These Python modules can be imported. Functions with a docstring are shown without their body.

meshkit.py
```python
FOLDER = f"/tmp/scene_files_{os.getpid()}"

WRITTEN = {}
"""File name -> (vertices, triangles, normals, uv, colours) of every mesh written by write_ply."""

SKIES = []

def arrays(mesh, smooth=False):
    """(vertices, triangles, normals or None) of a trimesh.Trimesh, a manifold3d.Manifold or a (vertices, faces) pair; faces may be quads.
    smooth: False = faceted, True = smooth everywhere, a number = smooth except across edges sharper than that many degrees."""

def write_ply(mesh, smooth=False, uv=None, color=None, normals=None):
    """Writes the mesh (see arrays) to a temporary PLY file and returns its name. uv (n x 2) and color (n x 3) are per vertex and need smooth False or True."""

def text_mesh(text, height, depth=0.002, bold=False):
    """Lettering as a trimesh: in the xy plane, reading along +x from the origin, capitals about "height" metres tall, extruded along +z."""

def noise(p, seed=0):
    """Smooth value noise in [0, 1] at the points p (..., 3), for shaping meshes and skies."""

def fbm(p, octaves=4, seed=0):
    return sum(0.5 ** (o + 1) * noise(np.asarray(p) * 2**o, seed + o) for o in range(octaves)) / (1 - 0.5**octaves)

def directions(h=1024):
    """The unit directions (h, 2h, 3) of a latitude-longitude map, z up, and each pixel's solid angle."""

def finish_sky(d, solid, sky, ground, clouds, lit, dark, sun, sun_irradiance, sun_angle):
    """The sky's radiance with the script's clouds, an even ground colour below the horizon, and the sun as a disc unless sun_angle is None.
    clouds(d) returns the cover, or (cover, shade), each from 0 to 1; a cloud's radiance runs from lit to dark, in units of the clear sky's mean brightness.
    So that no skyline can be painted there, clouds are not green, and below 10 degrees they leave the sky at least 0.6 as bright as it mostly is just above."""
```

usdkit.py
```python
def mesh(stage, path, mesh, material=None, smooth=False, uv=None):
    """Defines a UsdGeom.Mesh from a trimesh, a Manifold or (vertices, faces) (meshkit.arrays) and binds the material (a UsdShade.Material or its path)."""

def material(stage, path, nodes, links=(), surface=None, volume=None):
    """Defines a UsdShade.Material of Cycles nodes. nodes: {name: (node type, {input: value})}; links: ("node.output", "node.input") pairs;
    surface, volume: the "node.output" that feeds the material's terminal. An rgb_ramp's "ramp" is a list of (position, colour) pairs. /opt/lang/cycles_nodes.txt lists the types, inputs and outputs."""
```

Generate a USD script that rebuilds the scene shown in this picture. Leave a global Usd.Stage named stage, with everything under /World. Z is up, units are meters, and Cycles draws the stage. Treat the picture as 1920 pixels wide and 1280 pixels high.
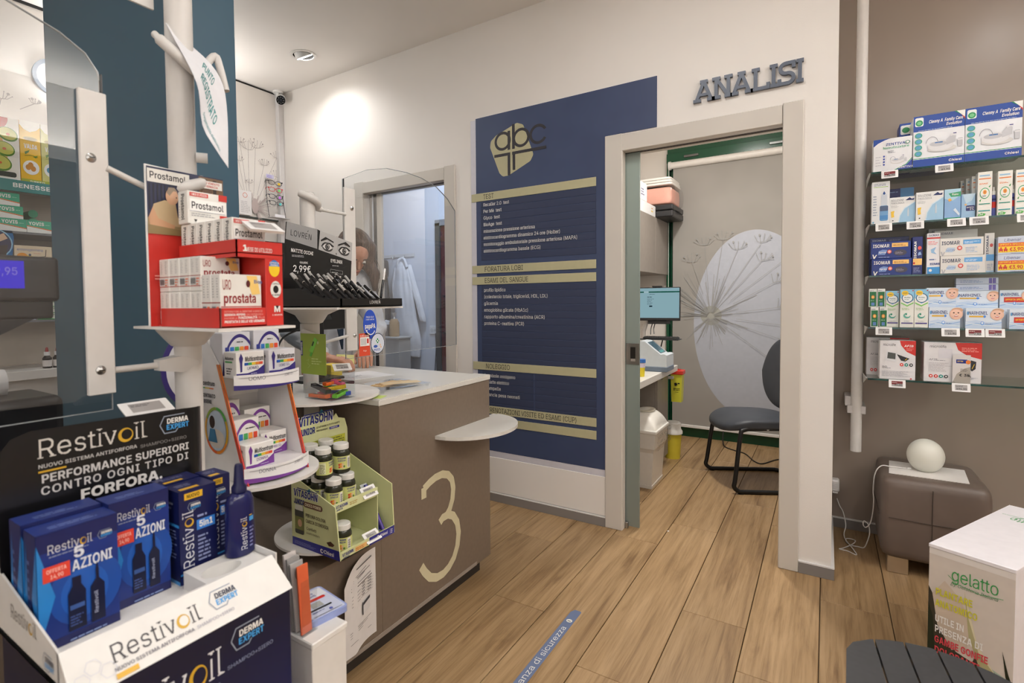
import math, random, glob
import numpy as np, trimesh
from shapely.geometry import Polygon, LineString, MultiPolygon, Point, box as sbox
from shapely import affinity, union_all, box as vbox
from PIL import Image, ImageDraw, ImageFont
from pxr import Gf, Sdf, Usd, UsdGeom, UsdLux, UsdShade, Vt
import usdkit, meshkit
import manifold3d as mani

stage = Usd.Stage.CreateInMemory()
UsdGeom.SetStageUpAxis(stage, 'Z')
UsdGeom.SetStageMetersPerUnit(stage, 1.0)
UsdGeom.Xform.Define(stage, '/World')
UsdGeom.Scope.Define(stage, '/World/Looks')
rng = np.random.default_rng(7)
random.seed(7)

# ---------------------------------------------------------------- camera
FPX, CX, CY = 1005.287, 856.574, 601.597
YAW, PITCH, ROLL = np.radians([34.5762, 2.11773, -0.6273])
EYE = np.array([0, 0, 1.25])
_f = np.array([-math.sin(YAW) * math.cos(PITCH), math.cos(YAW) * math.cos(PITCH), -math.sin(PITCH)])
_r = np.array([math.cos(YAW), math.sin(YAW), 0]); _u = np.cross(_r, _f)
_r, _u = _r * math.cos(ROLL) + _u * math.sin(ROLL), _u * math.cos(ROLL) - _r * math.sin(ROLL)
cam = UsdGeom.Camera.Define(stage, '/World/camera')
cam.CreateHorizontalApertureAttr(36.0)
cam.CreateVerticalApertureAttr(24.0)
cam.CreateFocalLengthAttr(FPX * 36 / 1920)
cam.CreateHorizontalApertureOffsetAttr((960 - CX) / 1920 * 36)
cam.CreateVerticalApertureOffsetAttr((CY - 640) / 1920 * 36)
cam.CreateClippingRangeAttr(Gf.Vec2f(0.05, 60))
cam.CreateFStopAttr(4.5)
cam.CreateFocusDistanceAttr(2.5)
cam.CreateExposureAttr(0.02)
M4 = Gf.Matrix4d(*_r, 0, *_u, 0, *(-_f), 0, *EYE, 1)
cam.AddTransformOp().Set(M4)

# ---------------------------------------------------------------- light
ZC = 2.95                                     # ceiling height
WARM = (1.0, 0.995, 0.995)
LAMPS = [(-2.98, 2.50), (-2.62, 1.45), (-0.62, 1.75), (0.90, 2.10), (0.55, 1.0), (-0.7, 0.1), (-2.5, -0.3), (0.9, -0.7), (-0.8, -1.5), (2.15, 0.7), (2.15, 1.9)]  # only the first is in view; the last two brighten the right wall
POWER = [0, 7, 9, 5, 6, 3, 8, 8, 8, 9, 9]
def lamp_light(i, x, y, z, power, r=0.055, col=WARM):
    l = UsdLux.DiskLight.Define(stage, f'/World/lamp_light_{i:03d}')
    l.CreateRadiusAttr(r); l.CreateIntensityAttr(power / (math.pi * r * r) / math.pi); l.CreateColorAttr(Gf.Vec3f(*col))
    l.AddTranslateOp().Set(Gf.Vec3d(x, y, z))
    return l
for i, ((x, y), pw) in enumerate(zip(LAMPS, POWER)):
    if i: lamp_light(i + 1, x, y, ZC - 0.012, pw)
spot = UsdLux.SphereLight.Define(stage, '/World/lamp_light_001')               # the tilted spotlight on the white wall
spot.CreateRadiusAttr(0.03); spot.CreateIntensityAttr(SPOT := 620.0); spot.CreateColorAttr(Gf.Vec3f(*WARM))
spot.AddTranslateOp().Set(Gf.Vec3d(-2.98, 2.50, ZC - 0.045)); spot.AddRotateXYZOp().Set(Gf.Vec3f(12, 0, 0))
sh_ = UsdLux.ShapingAPI.Apply(spot.GetPrim()); sh_.CreateShapingConeAngleAttr(72.0); sh_.CreateShapingConeSoftnessAttr(1.0)
lamp_light(20, -0.62, 3.75, 2.70, 34, r=0.10, col=(1, 0.96, 0.91))          # unseen lamp, lights the consulting room
lamp_light(21, -2.6, 3.45, 2.85, 26, r=0.2, col=(0.72, 0.83, 1.0))          # unseen source, lights the staff room in daylight colour
fill_light = UsdLux.RectLight.Define(stage, '/World/shop_window_light')              # added fill light behind the camera, in daylight colour
fill_light.CreateWidthAttr(2.3); fill_light.CreateHeightAttr(1.7); fill_light.CreateIntensityAttr(1.7); fill_light.CreateColorAttr(Gf.Vec3f(0.97, 0.98, 1.0))
fill_light.AddTranslateOp().Set(Gf.Vec3d(1.1, -2.56, 1.55)); fill_light.AddRotateXYZOp().Set(Gf.Vec3f(-90, 0, 180))
for i, (x, y, l) in enumerate(((2.48, 0.45, 5.6), (-3.60, 1.745, 0.86))):          # added uplights along the side walls, brightening the ceiling
    a = UsdLux.RectLight.Define(stage, f'/World/cornice_light_{i + 1:03d}')
    a.CreateWidthAttr(0.12); a.CreateHeightAttr(l); a.CreateIntensityAttr(42.0 if i == 0 else 22.0); a.CreateColorAttr(Gf.Vec3f(*WARM))
    a.AddTranslateOp().Set(Gf.Vec3d(x, y, 2.40)); a.AddRotateXYZOp().Set(Gf.Vec3f(180, 0, 0))
dome = UsdLux.DomeLight.Define(stage, '/World/sky')
dome.CreateIntensityAttr(0.02); dome.CreateColorAttr(Gf.Vec3f(0.9, 0.95, 1.0))

# ---------------------------------------------------------------- helpers
def c(r, g=None, b=None):
    if isinstance(r, (tuple, list)): r, g, b = r
    if g is None: g = b = r
    v = np.array([r, g, b]) / 255.0
    return tuple(np.where(v <= 0.04045, v / 12.92, ((v + 0.055) / 1.055) ** 2.4))
_mats = {}
def mat(name, nodes, links, surface='p.BSDF'):
    m = usdkit.material(stage, '/World/Looks/' + name, nodes, links, surface=surface)
    _mats[name] = m
    return m
def vmat(name, **kw):                          # colour from the mesh, with the faintest mottling
    return mat(name, {'a': ('attribute', {'attribute': 'col'}), 'n': ('noise_texture', {'scale': 35.0, 'detail': 3.0}),
                      'g': ('geometry', {}), 'r': ('map_range', {'to_min': 0.94, 'to_max': 1.05}),
                      'm': ('vector_math', {'math_type': 'scale'}), 'p': ('principled_bsdf', kw)},
               [('g.position', 'n.vector'), ('n.fac', 'r.value'), ('a.vector', 'm.vector1'), ('r.result', 'm.scale'), ('m.vector', 'p.base_color')])
MATTE = vmat('matte', roughness=0.65)
PAPER = vmat('paper', roughness=0.55)
CARTON = vmat('carton_gloss', roughness=0.32)
PLASTIC = vmat('plastic', roughness=0.38)
GLOSS = vmat('gloss', roughness=0.15)
METAL = vmat('metal', roughness=0.3, metallic=1.0)

class MB:
    """Collects pieces with a colour per vertex; becomes one mesh."""
    def __init__(s): s.V, s.N, s.C, s.F, s.n = [], [], [], [], 0
    def raw(s, v, f, n, col):
        v = np.asarray(v, float)
        s.V.append(v); s.N.append(np.broadcast_to(n, v.shape)); s.C.append(np.broadcast_to(col, v.shape)); s.F.append(np.asarray(f, int) + s.n); s.n += len(v)
        return s
    def add(s, m, col=(.8, .8, .8), smooth=False, T=None):
        v, f, n = meshkit.arrays(m, smooth)
        if T is not None: v = v @ np.asarray(T)[:3, :3].T + np.asarray(T)[:3, 3]; n = None if n is None else n @ np.asarray(T)[:3, :3].T
        if n is None:
            t = v[f]; fn = np.cross(t[:, 1] - t[:, 0], t[:, 2] - t[:, 0]); L = np.linalg.norm(fn, axis=1); ok = L > 1e-14
            t, fn = t[ok], fn[ok] / L[ok, None]
            v, n, f = t.reshape(-1, 3), np.repeat(fn, 3, 0), np.arange(3 * len(t)).reshape(-1, 3)
        return s.raw(v, f, n, col)
    def box(s, a, b, col=(.8, .8, .8), r=0.0):
        a, b = np.minimum(a, b).astype(float), np.maximum(a, b).astype(float)
        if r <= 0:
            m = trimesh.creation.box(b - a); m.apply_translation((a + b) / 2)
        else:
            r = min(r, *(0.49 * (b - a)))
            P = []
            for sx in (0, 1):
                for sy in (0, 1):
                    for sz in (0, 1):
                        q = np.array([b[0] if sx else a[0], b[1] if sy else a[1], b[2] if sz else a[2]])
                        d = np.array([1 - 2 * sx, 1 - 2 * sy, 1 - 2 * sz]) * r
                        for k in range(3):
                            e = d.copy(); e[k] = 0; P.append(q + e)
            m = trimesh.convex.convex_hull(np.array(P))
        return s.add(m, col)
    def rbox(s, a, b, col, r, seg=4):             # rounded box
        a, b = np.minimum(a, b).astype(float), np.maximum(a, b).astype(float)
        r = min(r, *(0.499 * (b - a)))
        sp = trimesh.creation.icosphere(2 if seg > 3 else 1, r).vertices
        P = np.vstack([sp + np.where(k, b - r, a + r) for k in np.ndindex(2, 2, 2)])
        return s.add(trimesh.convex.convex_hull(P), col, smooth=25)
    def prism(s, shape, T, h, col, smooth=False):  # shapely polygon extruded along +z of T
        for g in getattr(shape, 'geoms', [shape]):
            if g.is_empty or g.area < 1e-10: continue
            s.add(trimesh.creation.extrude_polygon(g, h, engine='earcut'), col, smooth, T)
        return s
    def tube(s, pts, r, col, sides=10, closed=False, caps=True):
        p = np.asarray(pts, float); n = len(p)
        t = np.gradient(p, axis=0) if not closed else np.roll(p, -1, 0) - np.roll(p, 1, 0)
        t /= np.linalg.norm(t, axis=1, keepdims=True) + 1e-12
        a = np.zeros_like(p); ref = np.array([0, 0, 1.0]) if abs(t[0, 2]) < 0.9 else np.array([1.0, 0, 0])
        for i in range(n):
            ref = ref - t[i] * (ref @ t[i]); ref /= np.linalg.norm(ref) + 1e-12; a[i] = ref
        b = np.cross(t, a); ang = np.arange(sides) * 2 * np.pi / sides
        rr = np.broadcast_to(r, (n,))[:, None, None]
        v = (p[:, None] + rr * (np.cos(ang)[None, :, None] * a[:, None] + np.sin(ang)[None, :, None] * b[:, None])).reshape(-1, 3)
        F = []
        for i in range(n if closed else n - 1):
            for j in range(sides):
                k = (i + 1) % n; l = (j + 1) % sides
                F += [[i * sides + j, i * sides + l, k * sides + l], [i * sides + j, k * sides + l, k * sides + j]]
        if caps and not closed:
            for e, o in ((0, 1), (n - 1, 0)):
                for j in range(1, sides - 1):
                    q = [e * sides, e * sides + j, e * sides + j + 1]; F.append(q[::-1] if o else q)
        m = trimesh.Trimesh(v, F, process=False)
        return s.add(m, col, smooth=50)
    def lathe(s, prof, col, at=(0, 0, 0), seg=28, smooth=35, T=None):  # profile (r, z) from bottom to top
        m = trimesh.creation.revolve(np.asarray(prof, float), sections=seg)
        if T is not None: m.apply_transform(T)
        m.apply_translation(at)
        return s.add(m, col, smooth)
    def cyl(s, a, b, r, col, seg=20, smooth=40):
        a, b = np.asarray(a, float), np.asarray(b, float)
        m = trimesh.creation.cylinder(radius=r, segment=np.array([a, b]), sections=seg)
        return s.add(m, col, smooth)
    def hull(s, pts, col, smooth=False):
        return s.add(trimesh.convex.convex_hull(np.asarray(pts, float)), col, smooth)

_num = {}
def numbered(parent, name):
    k = (parent, name); i = _num.get(k, 0); _num[k] = i + 1
    return f'{parent}/{name}' + (f'_{i:03d}' if i else '')
def _mesh(path, mb, material, loc):
    v = np.concatenate(mb.V) - np.asarray(loc, float); f = np.concatenate(mb.F); n = np.concatenate(mb.N); col = np.concatenate(mb.C)
    m = UsdGeom.Mesh.Define(stage, path)
    m.CreatePointsAttr(Vt.Vec3fArray.FromNumpy(v.astype(np.float32)))
    m.CreateFaceVertexCountsAttr(Vt.IntArray.FromNumpy(np.full(len(f), 3, np.int32)))
    m.CreateFaceVertexIndicesAttr(Vt.IntArray.FromNumpy(f.astype(np.int32).ravel()))
    m.CreateSubdivisionSchemeAttr('none')
    m.CreateNormalsAttr(Vt.Vec3fArray.FromNumpy(n.astype(np.float32))); m.SetNormalsInterpolation('vertex')
    UsdGeom.PrimvarsAPI(m).CreatePrimvar('col', Sdf.ValueTypeNames.Color3fArray, 'vertex').Set(Vt.Vec3fArray.FromNumpy(col.astype(np.float32)))
    UsdShade.MaterialBindingAPI.Apply(m.GetPrim()).Bind(material)
    return m
def tag(prim, label=None, cat=None, group=None, kind=None):
    if label:                                       # at most 16 words: articles go first
        w = label.split()
        for art in ('the', 'a', 'an'):
            while len(w) > 16 and art in w[1:]: w.pop(len(w) - 1 - w[::-1].index(art))
        label = ' '.join(w)
    for k, v in (('label', label), ('category', cat), ('group', group), ('kind', kind)):
        if v: prim.SetCustomDataByKey(k, v)
class Thing:
    """A thing of the scene: an Xform at its base; parts are given in world coordinates."""
    def __init__(s, name, label=None, cat=None, loc=(0, 0, 0), group=None, kind=None):
        s.loc = np.asarray(loc, float); s.path = numbered('/World', name)
        x = UsdGeom.Xform.Define(stage, s.path); x.AddTranslateOp().Set(Gf.Vec3d(*map(float, s.loc)))
        s.prim = x.GetPrim(); tag(s.prim, label, cat, group, kind)
    def part(s, name, mb, material=PLASTIC, label=None, under=None, kind=None):
        p = numbered(under or s.path, name); m = _mesh(p, mb, material, s.loc)
        tag(m.GetPrim(), label, kind=kind)
        return p
    def copy(s, loc, label=None, rotz=0, group=None):
        d = s.prim.GetCustomData(); p = numbered('/World', s.path.split('/')[-1].rstrip('0123456789').rstrip('_'))
        x = UsdGeom.Xform.Define(stage, p); x.AddTranslateOp().Set(Gf.Vec3d(*map(float, loc)))
        if rotz: x.AddRotateZOp().Set(float(rotz))
        x.GetPrim().GetReferences().AddInternalReference(s.path); x.GetPrim().SetInstanceable(True)
        # the referenced translate is overridden by this prim's own ops
        tag(x.GetPrim(), label or d.get('label'), d.get('category'), group or d.get('group'))
        return x.GetPrim()
def solo(name, label, cat, mb, material=CARTON, group=None, kind=None, loc=None):
    v = np.concatenate(mb.V); lo, hi = v.min(0), v.max(0)
    loc = np.array([(lo[0] + hi[0]) / 2, (lo[1] + hi[1]) / 2, lo[2]]) if loc is None else np.asarray(loc, float)
    m = _mesh(numbered('/World', name), mb, material, loc)
    m.AddTranslateOp().Set(Gf.Vec3d(*map(float, loc)))
    tag(m.GetPrim(), label, cat, group, kind)
    return m
def struct(name, mb, material, label=None):
    m = _mesh(numbered('/World', name), mb, material, (0, 0, 0)); tag(m.GetPrim(), label, kind='structure'); return m

# ---- lettering: glyph outlines as flat triangles, kept per (glyph, weight, slab)
_fontfile = glob.glob('/opt/blender-*/*/datafiles/fonts/Inter.woff2')[0]
_glyphs, _fonts = {}, {}
def _font(weight, px):
    if (weight, px) not in _fonts:
        f = ImageFont.truetype(_fontfile, px)
        try: f.set_variation_by_axes([32 if weight < 300 else 20, weight])
        except Exception: pass
        _fonts[(weight, px)] = f
    return _fonts[(weight, px)]
SERIFS = {}
def _shape(ch, weight, px):
    f = _font(weight, px); x0, y0, x1, y1 = f.getbbox(ch, anchor='ls')
    if x1 <= x0 or y1 <= y0: return Polygon()
    im = Image.new('L', (int(x1 - x0) + 8, int(y1 - y0) + 8))
    ImageDraw.Draw(im).text((4 - x0, 4 - y0), ch, 255, f, anchor='ls')
    on = np.pad(np.asarray(im) > 110, ((0, 0), (1, 1))).astype(np.int8)
    rows, st = np.nonzero(np.diff(on, axis=1) == 1); en = np.nonzero(np.diff(on, axis=1) == -1)[1]
    sh = union_all(vbox(st, -rows - 1, en, -rows)).buffer(0.55).buffer(-0.55).simplify(0.75 if px > 50 else 0.6)
    s = 1.0 / (0.727 * px)
    return affinity.affine_transform(sh, [s, 0, 0, s, (x0 - 4) * s, (4 - y0) * s])
def glyph(ch, weight=400, slab=0, px=44):
    k = (ch, weight, slab, px)
    if k in _glyphs: return _glyphs[k]
    f = _font(weight, px); adv = f.getlength(ch) / (0.727 * px)
    sh = _shape(ch, weight, px)
    if slab and not sh.is_empty:
        th = max(0.05, 0.08 * weight / 400) * 1.0; ext = slab; add = []
        for y, top in ((0.03, 0), (0.97, 1), (0.72, 2)):
            if top == 1 and ch in 'AVWMO': continue
            if top == 2 and (ch.isupper() or ch.isdigit() or ch not in 'iruvnmpwyj'): continue
            if top == 0 and ch in 'VWvwYZz': pass
            if top == 0 and ch in 'VWvw': continue
            if not (ch.isalpha() or ch == '1'): continue
            yy = y if top != 2 else sh.bounds[3] - 0.03 if ch not in 'ij' else 0.71
            cut = sh.intersection(LineString([(-1, yy), (4, yy)]))
            for g in getattr(cut, 'geoms', [cut]):
                if g.is_empty: continue
                a, _, b, _ = g.bounds
                if b - a < 3.2 * th + 0.05:
                    ylo = 0 if top == 0 else (sh.bounds[3] - th * .8)
                    l = ext; r = ext
                    if top == 2: r = 0
                    add.append(sbox(a - l, ylo, b + r, ylo + th * .8))
        if add: sh = union_all([sh] + add)
    tris = []
    V, F, n = [], [], 0
    for g in getattr(sh, 'geoms', [sh]):
        if g.is_empty or g.area < 1e-5 or g.geom_type != 'Polygon': continue
        v, ff = trimesh.creation.triangulate_polygon(g, engine='earcut')
        V.append(v); F.append(np.asarray(ff) + n); n += len(v)
    out = (np.vstack(V) if V else np.zeros((0, 2)), np.vstack(F) if F else np.zeros((0, 3), int), adv)
    _glyphs[k] = out
    return out
def tri2(sh):
    V, F, n = [], [], 0
    for g in getattr(sh, 'geoms', [sh]):
        if g.is_empty or g.geom_type != 'Polygon' or g.area < 1e-12: continue
        v, ff = trimesh.creation.triangulate_polygon(g, engine='earcut')
        V.append(v); F.append(np.asarray(ff) + n); n += len(v)
    if not V: return np.zeros((0, 2)), np.zeros((0, 3), int)
    return np.vstack(V), np.vstack(F)
X, Y, Z = np.eye(3)
class Face:
    """A flat printed face: origin at its lower left as seen from outside, u to the right, v up."""
    def __init__(s, mb, o, u, v, lift=0.0003, step=0.00012, warp=None):
        s.mb, s.o, s.u, s.v = mb, np.asarray(o, float), np.asarray(u, float), np.asarray(v, float)
        s.n = np.cross(s.u, s.v); s.n /= np.linalg.norm(s.n); s.d = lift; s.step = step; s.warp = warp
    def tris(s, p, f, col):
        if len(f) == 0: return s
        p = np.asarray(p, float); f = np.asarray(f)
        a = p[f[:, 1]] - p[f[:, 0]]; b = p[f[:, 2]] - p[f[:, 0]]
        flip = a[:, 0] * b[:, 1] - a[:, 1] * b[:, 0] < 0
        f = f.copy(); f[flip] = f[flip][:, ::-1]
        if s.warp is not None: P, N = s.warp(p, s.d)
        else: P = s.o + p[:, :1] * s.u + p[:, 1:2] * s.v + s.n * s.d; N = s.n
        s.mb.raw(P, f, N, col); return s
    def poly(s, shape, col):
        if isinstance(shape, (list, tuple, np.ndarray)): shape = Polygon(shape).buffer(0)
        v, f = tri2(shape); s.d += s.step; return s.tris(v, f, col)
    def rect(s, x, y, w, h, col, r=0):
        if r: return s.poly(sbox(x + r, y + r, x + w - r, y + h - r).buffer(r, 4), col)
        s.d += s.step
        return s.tris([[x, y], [x + w, y], [x + w, y + h], [x, y + h]], [[0, 1, 2], [0, 2, 3]], col)
    def ell(s, cx, cy, rx, ry, col, n=24, rot=0):
        a = np.arange(n) * 2 * np.pi / n; p = np.c_[np.cos(a) * rx, np.sin(a) * ry]
        q = math.radians(rot); p = p @ np.array([[math.cos(q), math.sin(q)], [-math.sin(q), math.cos(q)]]) + (cx, cy)
        s.d += s.step
        return s.tris(p, [[0, i, i + 1] for i in range(1, n - 1)], col)
    def line(s, pts, w, col, round=False):
        return s.poly(LineString(pts).buffer(w / 2, 3, cap_style=1 if round else 2), col)
    def width(s, t, h, weight=400, sp=0.0, slab=0, px=44): return sum(glyph(ch, weight, slab, px)[2] + sp for ch in t) * h
    def text(s, t, x, y, h, col, weight=400, fit=None, sp=0.0, slab=0, align='l', px=44, rot=0, shear=0):
        w = s.width(t, h, weight, sp, slab, px); k = 1.0
        if fit: k = fit / w; w = fit
        ox = x - (w if align == 'r' else w / 2 if align == 'c' else 0)
        V, F, n, cur = [], [], 0, 0.0
        for ch in t:
            v, f, adv = glyph(ch, weight, slab, px)
            if len(f):
                V.append(np.c_[(v[:, 0] + cur + shear * v[:, 1]) * h * k, v[:, 1] * h]); F.append(f + n); n += len(v)
            cur += adv + sp
        if not V: return s
        V, F = np.vstack(V), np.vstack(F)
        if rot:
            q = math.radians(rot); V = V @ np.array([[math.cos(q), math.sin(q)], [-math.sin(q), math.cos(q)]])
        s.d += s.step
        return s.tris(V + (ox, y), F, col)
    def bars(s, x, y, w, h, n, col, k=0.45, ragged=True, seed=0):   # lines of print too small to read
        r = np.random.default_rng(abs(seed) + int(1e4 * (x + y)) % 9973 + n); dy = h / n; s.d += s.step
        for i in range(n):
            ww = w * (r.uniform(0.6, 1) if ragged else 1); xx, yy = x, y + h - (i + 1) * dy
            while xx < x + ww:
                l = r.uniform(1.2, 4.5) * dy * 0.6; l = min(l, x + ww - xx)
                s.tris([[xx, yy], [xx + l, yy], [xx + l, yy + dy * k], [xx, yy + dy * k]], [[0, 1, 2], [0, 2, 3]], col); xx += l + dy * 0.3
        return s
WHITE, BLACK, INK = c(240, 238, 234), c(14, 14, 15), c(45, 45, 48)
def carton(mb, a, b, col, r=0.0012): mb.box(a, b, col, r); return mb
def frontX(mb, a, b): return Face(mb, (b[0], a[1], a[2]), Y, Z)     # the face that looks towards +X
def sideY(mb, a, b): return Face(mb, (a[0], a[1], a[2]), X, Z)      # the face that looks towards -Y
def topZ(mb, a, b): return Face(mb, (a[0], a[1], b[2]), X, Y)
def topZx(mb, a, b): return Face(mb, (b[0], a[1], b[2]), Y, -X)     # top, read from +X
# ---------------------------------------------------------------- the setting
def paint(name, col, rough=0.6, bump=0.02, scale=220.0):
    return mat(name, {'g': ('geometry', {}), 'n': ('noise_texture', {'scale': 2.2, 'detail': 4.0}), 'k': ('rgb_ramp', {'ramp': [(0.3, tuple(x * 0.96 for x in col)), (0.7, col)]}),
                      'f': ('noise_texture', {'scale': scale, 'detail': 2.0}), 'b': ('bump', {'strength': bump, 'distance': 0.002}), 'p': ('principled_bsdf', {'roughness': rough})},
               [('g.position', 'n.vector'), ('g.position', 'f.vector'), ('n.fac', 'k.fac'), ('k.color', 'p.base_color'), ('f.fac', 'b.height'), ('b.normal', 'p.normal')])
W_WHITE = paint('white_wall_paint', c(232, 226, 219), 0.7, 0.12)
W_CEIL = paint('ceiling_paint', c(236, 231, 225), 0.8, 0.05)
W_TAUPE = paint('taupe_satin_paint', c(153, 139, 128), 0.28, 0.06)
W_TEAL = paint('teal_paint', c(56, 92, 112), 0.5, 0.06)
W_STAFF = paint('staff_room_paint', c(212, 216, 226), 0.7, 0.05)
FRAME = paint('door_frame_lacquer', c(206, 199, 189), 0.35, 0.01)
GREEN = paint('green_enamel', c(14, 78, 52), 0.22, 0.02)
BASE = paint('baseboard_grey', c(134, 128, 124), 0.4, 0.02)
WOOD = mat('oak_planks', {
    'g': ('geometry', {}), 'o': ('object_info', {}), 'rv': ('vector_math', {'math_type': 'scale', 'vector1': (7.3, 13.1, 3.7)}), 'ad': ('vector_math', {'math_type': 'add'}),
    'm': ('mapping', {'scale': (9.0, 0.75, 9.0)}), 'n': ('noise_texture', {'scale': 1.6, 'detail': 6.0, 'roughness': 0.6, 'distortion': 1.2}),
    'm2': ('mapping', {'scale': (75.0, 2.4, 75.0)}), 'n2': ('noise_texture', {'scale': 1.3, 'detail': 4.0, 'roughness': 0.65}),
    'k': ('rgb_ramp', {'ramp': [(0.28, c(128, 99, 67)), (0.45, c(160, 130, 92)), (0.62, c(172, 142, 104)), (0.8, c(180, 151, 113))]}),
    'k2': ('rgb_ramp', {'ramp': [(0.36, (0.70, 0.66, 0.60)), (0.56, (1.0, 1.0, 1.0))]}),
    'x': ('mix', {'mix_type': 'multiply', 'fac': 0.75}), 'hv': ('map_range', {'from_min': 0.0, 'from_max': 1.0, 'to_min': 0.92, 'to_max': 1.06}), 'h': ('hsv', {}),
    'b': ('bump', {'strength': 0.12, 'distance': 0.001}), 'p': ('principled_bsdf', {'roughness': 0.42, 'specular_ior_level': 0.4})},
    [('o.random', 'rv.scale'), ('g.position', 'ad.vector1'), ('rv.vector', 'ad.vector2'), ('ad.vector', 'm.vector'), ('m.vector', 'n.vector'), ('ad.vector', 'm2.vector'), ('m2.vector', 'n2.vector'),
     ('n.fac', 'k.fac'), ('n2.fac', 'k2.fac'), ('k.color', 'x.color1'), ('k2.color', 'x.color2'), ('o.random', 'hv.value'), ('hv.result', 'h.value'), ('x.color', 'h.color'), ('h.color', 'p.base_color'),
     ('n2.fac', 'b.height'), ('b.normal', 'p.normal')])
def pane(name, tint=(0.97, 0.985, 0.98), ior=1.35, rough=0.0):
    return mat(name, {'t': ('transparent_bsdf', {'color': tint}), 'y': ('glossy_bsdf', {'roughness': rough, 'color': (0.95, 0.95, 0.95)}), 'f': ('fresnel', {'IOR': ior}), 'x': ('mix_closure', {}),
                      'g': ('geometry', {}), 'i': ('math', {'math_type': 'subtract', 'value1': 1.0}), 'k': ('math', {'math_type': 'multiply'})},   # the surface towards the light reflects, the far one only lets through
               [('g.backfacing', 'i.value2'), ('f.fac', 'k.value1'), ('i.value', 'k.value2'), ('k.value', 'x.fac'), ('t.BSDF', 'x.closure1'), ('y.BSDF', 'x.closure2')], surface='x.closure')
PLEXI = pane('clear_acrylic', (0.945, 0.955, 0.962), 1.75)
CLEAR = pane('clear_film', (0.97, 0.97, 0.97), 1.3)
SHELFGLASS = pane('shelf_glass', (0.80, 0.88, 0.86), 1.5)
GLASSEDGE = mat('glass_edge_green', {'g': ('geometry', {}), 'n': ('noise_texture', {'scale': 14.0}), 'k': ('rgb_ramp', {'ramp': [(0.3, c(14, 44, 42)), (0.7, c(40, 86, 80))]}), 'p': ('principled_bsdf', {'roughness': 0.12})},
                [('g.position', 'n.vector'), ('n.fac', 'k.fac'), ('k.color', 'p.base_color')])
FROST = mat('frosted_glass', {'d': ('diffuse_bsdf', {'color': c(150, 160, 156)}), 't': ('translucent_bsdf', {'color': c(186, 198, 192)}), 'x': ('mix_closure', {'fac': 0.55}), 'y': ('glossy_bsdf', {'roughness': 0.28, 'color': (0.9, 0.9, 0.9)}),
                              'g': ('geometry', {}), 'n': ('noise_texture', {'scale': 60.0}), 'r': ('map_range', {'to_min': 0.10, 'to_max': 0.16}), 'z': ('mix_closure', {})},
            [('d.BSDF', 'x.closure1'), ('t.BSDF', 'x.closure2'), ('g.position', 'n.vector'), ('n.fac', 'r.value'), ('r.result', 'z.fac'), ('x.closure', 'z.closure1'), ('y.BSDF', 'z.closure2')], surface='z.closure')
def glow(name, col, strength): return mat(name, {'e': ('emission', {'color': col, 'strength': strength})}, [], surface='e.emission')
LAMPGLOW = glow('lamp_lens_glow', (1.0, 0.95, 0.88), 14.0)

WY, TH = 2.857, 0.12            # front of the back wall, its thickness
XL, XR, YN, YF = -3.72, 2.6, -2.6, 5.2
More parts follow.
